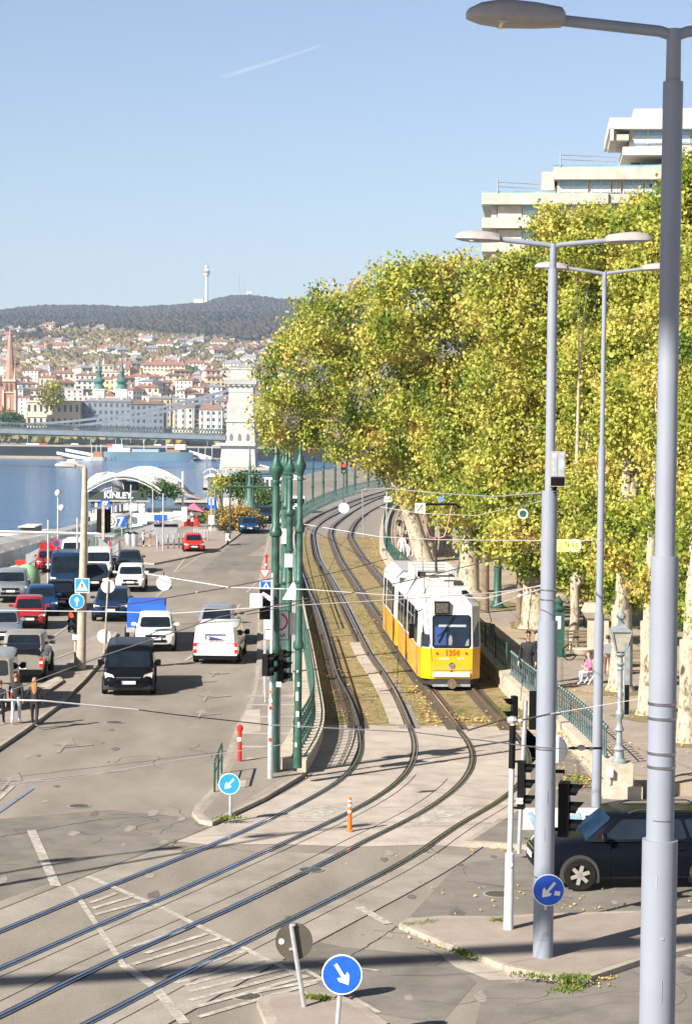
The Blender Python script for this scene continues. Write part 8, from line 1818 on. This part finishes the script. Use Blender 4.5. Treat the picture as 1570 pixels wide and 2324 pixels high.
# TV tower and masts
Yv=4700; o=PY(469,681,Yv); T=thing('television_tower','white television tower with a red striped head on the hill','tower',tuple(o)); s_=sc(Yv); k=1/s_
b=B(); b.lathe([(4.6*k,-8),(3.6*k,0),(3.0*k,52*k)],n=16); b.obj('shaft',mat('tower_white',(.80,.78,.76),.7,var=.04),T)
b=B(); b.lathe([(3.0*k,52*k),(5*k,54*k),(6.4*k,58*k),(6.8*k,60*k)],n=18,mi=0); b.lathe([(6.8*k,60*k),(7.0*k,63*k),(6.6*k,66*k)],n=18,mi=1); b.lathe([(6.6*k,66*k),(5*k,68*k),(3.4*k,69*k),(3.4*k,74*k),(4.4*k,75*k),(4.2*k,78*k)],n=18,mi=0); b.obj('tower_head',[mat('tower_white',(.8,.78,.76)),mat('tower_red',(.45,.13,.11),.7)],T,ang=30)
b=B(); b.tube([(0,0,78*k),(0,0,84*k)],.8*k,8); b.obj('antenna',mat('tower_red',(.45,.13,.11)),T)
for i,(px,yb,yt,w_) in enumerate(((543,655,615,1.2),(554,655,640,1.0))):
    o=PY(px,yb+3,4750); T=thing('radio_mast',['taller lattice radio mast on the hilltop','shorter radio mast on the hilltop'][i],'mast',tuple(o)); b=B(); hh=(yb-yt)/sc(4750); 
    for sx,sy in((1,1),(-1,1),(-1,-1),(1,-1)): b.tube([(sx*w_*1.6,sy*w_*1.6,-5),(sx*.3,sy*.3,hh)],.15,4)
    for t in range(8): 
        z=hh*t/8; r_=w_*1.6*(1-t/8)+.3; b.tube([(r_,-r_,z),(-r_,-r_,z+hh/8)],.1,3); b.tube([(-r_,-r_,z),(r_,-r_,z+hh/8)],.1,3)
    b.obj('lattice',mat('mast_pink',(.38,.28,.29)),T,ang=0)
for i,(x0,x1,yt,yb) in enumerate(((440,462,678,684),(560,572,660,664))): special(['white low buildings beside the television tower','white low building right of the radio masts'][i],x0,x1,yt,yb,4650,0,3,2,1,'hill_building',True)
# ---------------------------------------------------------------- far embankment
b=B(); b.be(-900,60,1166,1168.5,-12,-3.0,0); tag(b.obj('far_quay_wall',mat('shaded_quay_wall',(.012,.022,.03),.9,var=.3,scale=.05),ang=0),'stone quay wall along the far bank, its shade put into the colour','wall')  # shade on the wall is put into its near-black colour
b=B(); b.be(-900,60,1171,1203,-3.3,-2.2,0); b.be(-900,60,1200,1201,-2.2,1.2,1); tag(b.obj('far_quay_road',[concrete,mat('shaded_quay_wall',(.012,.022,.03),.9)],ang=0),kind='structure')
b=B(); vs=[]; 
N_=60
for i in range(N_+1):
    x=-500+i*7.2; wd=9+3*math.sin(i*.7)+2*math.sin(i*1.9); vs+=[(x,1166-wd,-10.6),(x,1166-wd*.5,-9.0),(x,1166,-8.6)]
b.add(vs,[(3*i,3*i+3,3*i+4,3*i+1) for i in range(N_)]+[(3*i+1,3*i+4,3*i+5,3*i+2) for i in range(N_)]); tag(b.obj('gravel_shore',ground_mat('shore_gravel',[(.25,.22,.18),(.42,.38,.32)],s1=.05,s2=.4,s3=2)),kind='structure')
cg=random.Random(3); ccols=[('white',walls[0]),('black',black),('red',red),('silver',p_silver),('dark blue',p_navy)]
px_=8; ci=0
protoC={}
while px_<505:
    cn,cm=cg.choice(ccols+ccols[:2]+ccols[3:]); q=PY(px_,1028,1180); loc=(q.x,1185+cg.uniform(-3,3),-2.2)
    lab='%s car parked on the far embankment, %s'%(cn,'below the cream palace' if px_<180 else ('above the grey ship' if px_<430 else 'left of the bridge tower'))
    if cn in protoC: dup(protoC[cn],loc,R(cg.choice([90,-90])),lab)
    else:
        T=thing('parked_car',lab,'car',loc,R(90),'cars parked along the far embankment'); b=B(); b.loft([[(-.9,y,.3),(.9,y,.3),(.9,y,z),(-.9,y,z)] for y,z in((-2.2,.7),(-1.9,.9),(-1,1),(1.6,1.05),(2.2,.95))]); b.obj('body',cm,T,ang=0); b=B(); b.loft([[(-.8,-1.1,1),(.8,-1.1,1),(.8,1.7,1),(-.8,1.7,1)],[(-.65,-.4,1.5),(.65,-.4,1.5),(.65,1.2,1.5),(-.65,1.2,1.5)]]); b.obj('cabin',glass,T,ang=0); protoC[cn]=T
    px_+=cg.uniform(17,34)
T=thing('truck','white box lorry on the far embankment below the palace','truck',tuple(PY(78,1023,1178))); b=B(); s_=sc(1178); b.be(-4.5,3.2,-1.2,1.2,.9,4.4); b.obj('cargo_box',walls[0],T,ang=0); b=B(); b.be(3.4,5,-1.1,1.1,.5,2.6); b.obj('cab',walls[0],T,ang=0); b=B(); b.be(-4.4,4.8,-1,1,.1,.8); b.obj('chassis',black,T,ang=0)
for i,(px,h) in enumerate(((62,8),(130,8),(205,8),(262,9),(296,8),(470,10))):
    q=PY(px,1030,1182); T=thing('lamp_post','thin pale lamp post on the far embankment, number %s from the left'%['one','two','three','four','five','six'][i],'street lamp',(q.x,1184,-2.2)); b=B(); b.tube([(0,0,0),(0,0,h)],.18,5); b.obj('pole',galv,T); b=B(); b.sphere((0,0,h),.45,8); b.obj('lamp_globe',white,T)
# ships at the far bank
def ship(label,x0,x1,yw,yd,Y,wd,hullm,supers,name='ship'):
    a=PY(x0,yw,Y);c=PY(x1,yw,Y); L=c.x-a.x; T=thing(name,label,'boat',((a.x+c.x)/2,Y,-10)); h=(yw-yd)/sc(Y)
    b=B(); boat_hull(b,L,wd,h); b.obj('hull',hullm,T,ang=20)
    for k,(u0,u1,z0,z1,m) in enumerate(supers): 
        b=B(); b.be(-L/2+L*u0,-L/2+L*u1,-wd*.3,wd*.3,h+z0,h+z1); 
        b.obj('superstructure',m,T,ang=0)
    for u in (.2,.45,.7): b=B(); b.tube([(-L/2+L*u,0,h),(-L/2+L*u,0,h+7)],.18,5); b.obj('mast',white,T)
    return T
ship('blue grey river ship moored at the far bank left of the bridge tower',236,438,1054,1034,1125,9,mat('ship_hull',(.13,.22,.29),.5,var=.15,scale=.1),[(.05,.30,0,2.2,white),(.32,.62,0,1.6,mat('ship_blue',(.30,.40,.48),.6)),(.70,.86,0,1.5,mat('rail_brown',(.35,.16,.08))),(.80,.92,1.5,4.5,white),(.10,.22,2.2,4.0,white)])
ship('cream pontoon at the left end of the moored river ship',200,242,1051,1043,1115,7,mat('pontoon_cream',(.60,.57,.50),.7),[(.3,.8,0,3,mat('rail_brown',(.35,.16,.08)))],'pontoon')
ship('small pale work boat behind the bridge tower',438,500,1047,1042,1130,6,mat('pontoon_grey',(.35,.36,.36),.7),[(.1,.5,0,1.5,white)],'pontoon')
for i,(x0,y0,x1,y1) in enumerate(((130,1031,215,1047),(150,1024,235,1040),(430,1028,480,1043))):
    a,c=PY(x0,y0,1160),PY(x1,y1,1125); T=thing('gangway',['lower pale gangway down to the cream pontoon','upper white gangway down to the river ship','short gangway right of the river ship'][i],'gangway',tuple(a)); b=B(); d=c-a; b.loft([[tuple(Vector((0,-1.2,0))),tuple(Vector((0,1.2,0))),(0,1.2,1.6),(0,-1.2,1.6)],[tuple(d+Vector((0,-1.2,0))),tuple(d+Vector((0,1.2,0))),tuple(d+Vector((0,1.2,1.6))),tuple(d+Vector((0,-1.2,1.6)))]]); b.obj('walkway',white,T,ang=0)
T=thing('motor_boat','small white motor boat on the river above the concrete pole','boat',tuple(PY(160,1057,1010))); T.location.z=-10; b=B(); boat_hull(b,10,3,1.1); b.obj('hull',white,T); b=B(); b.be(-1.5,2.5,-1,1,1.1,2.4); b.obj('cabin',white,T,ang=0)
# ---------------------------------------------------------------- unseen bridge cable, and a portal added to shade the nearest lamp
lp=Vector((b1.x,b1.y,0)); 
def upsun(p,dist): return Vector((p.x-math.sin(R(SUN_AZ))*dist,p.y-math.cos(R(SUN_AZ))*dist,p.z+dist*math.tan(R(SUN_EL))))
zsh=zz(1510,640,Y1)
c0=upsun(Vector((b1.x,b1.y,zsh)),32)
T=thing('shade_portal','crossbeam on legs added outside the picture to shade the nearest lamp top','bridge',(c0.x,c0.y,0)); ax=Vector((math.cos(R(SUN_AZ)),-math.sin(R(SUN_AZ)),0))
b=B(); M=-R(SUN_AZ)
b.box((0,0,c0.z+3.0),(9,1.6,6.0),rz=M); b.obj('crossbeam',grey_p,T,ang=0)
for s in(-1,1): b=B(); b.box((s*ax.x*5.4,s*ax.y*5.4,(c0.z+6)/2),(1.8,1.8,c0.z+6),rz=M); b.obj('leg',grey_p,T,ang=0)
c1=upsun(P(0,2229),33); c2=upsun(P(1386,2153),33); d=(c2-c1).normalized()
T=thing('bridge_cable','thick suspension cable outside the picture, its soft shadow crossing the rails','cable',tuple(c1)); b=B(); b.tube([-d*14,d*24],.30,10); b.obj('cable_strand',grey_p,T)
# contrail far up in the sky
cm=bpy.data.materials.new('contrail_ice'); cm.use_nodes=True; n=cm.node_tree.nodes; l=cm.node_tree.links; p=n['Principled BSDF']; p.inputs['Base Color'].default_value=(1,1,1,1); p.inputs['Roughness'].default_value=1
tc=n.new('ShaderNodeTexCoord'); ns=n.new('ShaderNodeTexNoise'); ns.inputs['Scale'].default_value=.008; l.new(tc.outputs['Object'],ns.inputs['Vector']); lw=n.new('ShaderNodeLayerWeight'); lw.inputs[0].default_value=.5
mu=n.new('ShaderNodeMath'); mu.operation='SUBTRACT'; mu.inputs[0].default_value=1; l.new(lw.outputs['Facing'],mu.inputs[1]); m2=n.new('ShaderNodeMath'); m2.operation='MULTIPLY'; l.new(mu.outputs[0],m2.inputs[0]); l.new(ns.outputs['Fac'],m2.inputs[1]); m3=n.new('ShaderNodeMath'); m3.operation='MULTIPLY'; m3.inputs[1].default_value=.12; l.new(m2.outputs[0],m3.inputs[0]); l.new(m3.outputs[0],p.inputs['Alpha'])
A=[PY(x,y,13000) for x,y in ((505,176),(560,158),(620,140),(690,116),(740,98))]; b=B(); b.tube(A,[18,14,12,10,4],10); o=b.obj('contrail_cloud',cm,ang=180); tag(o,kind='structure')
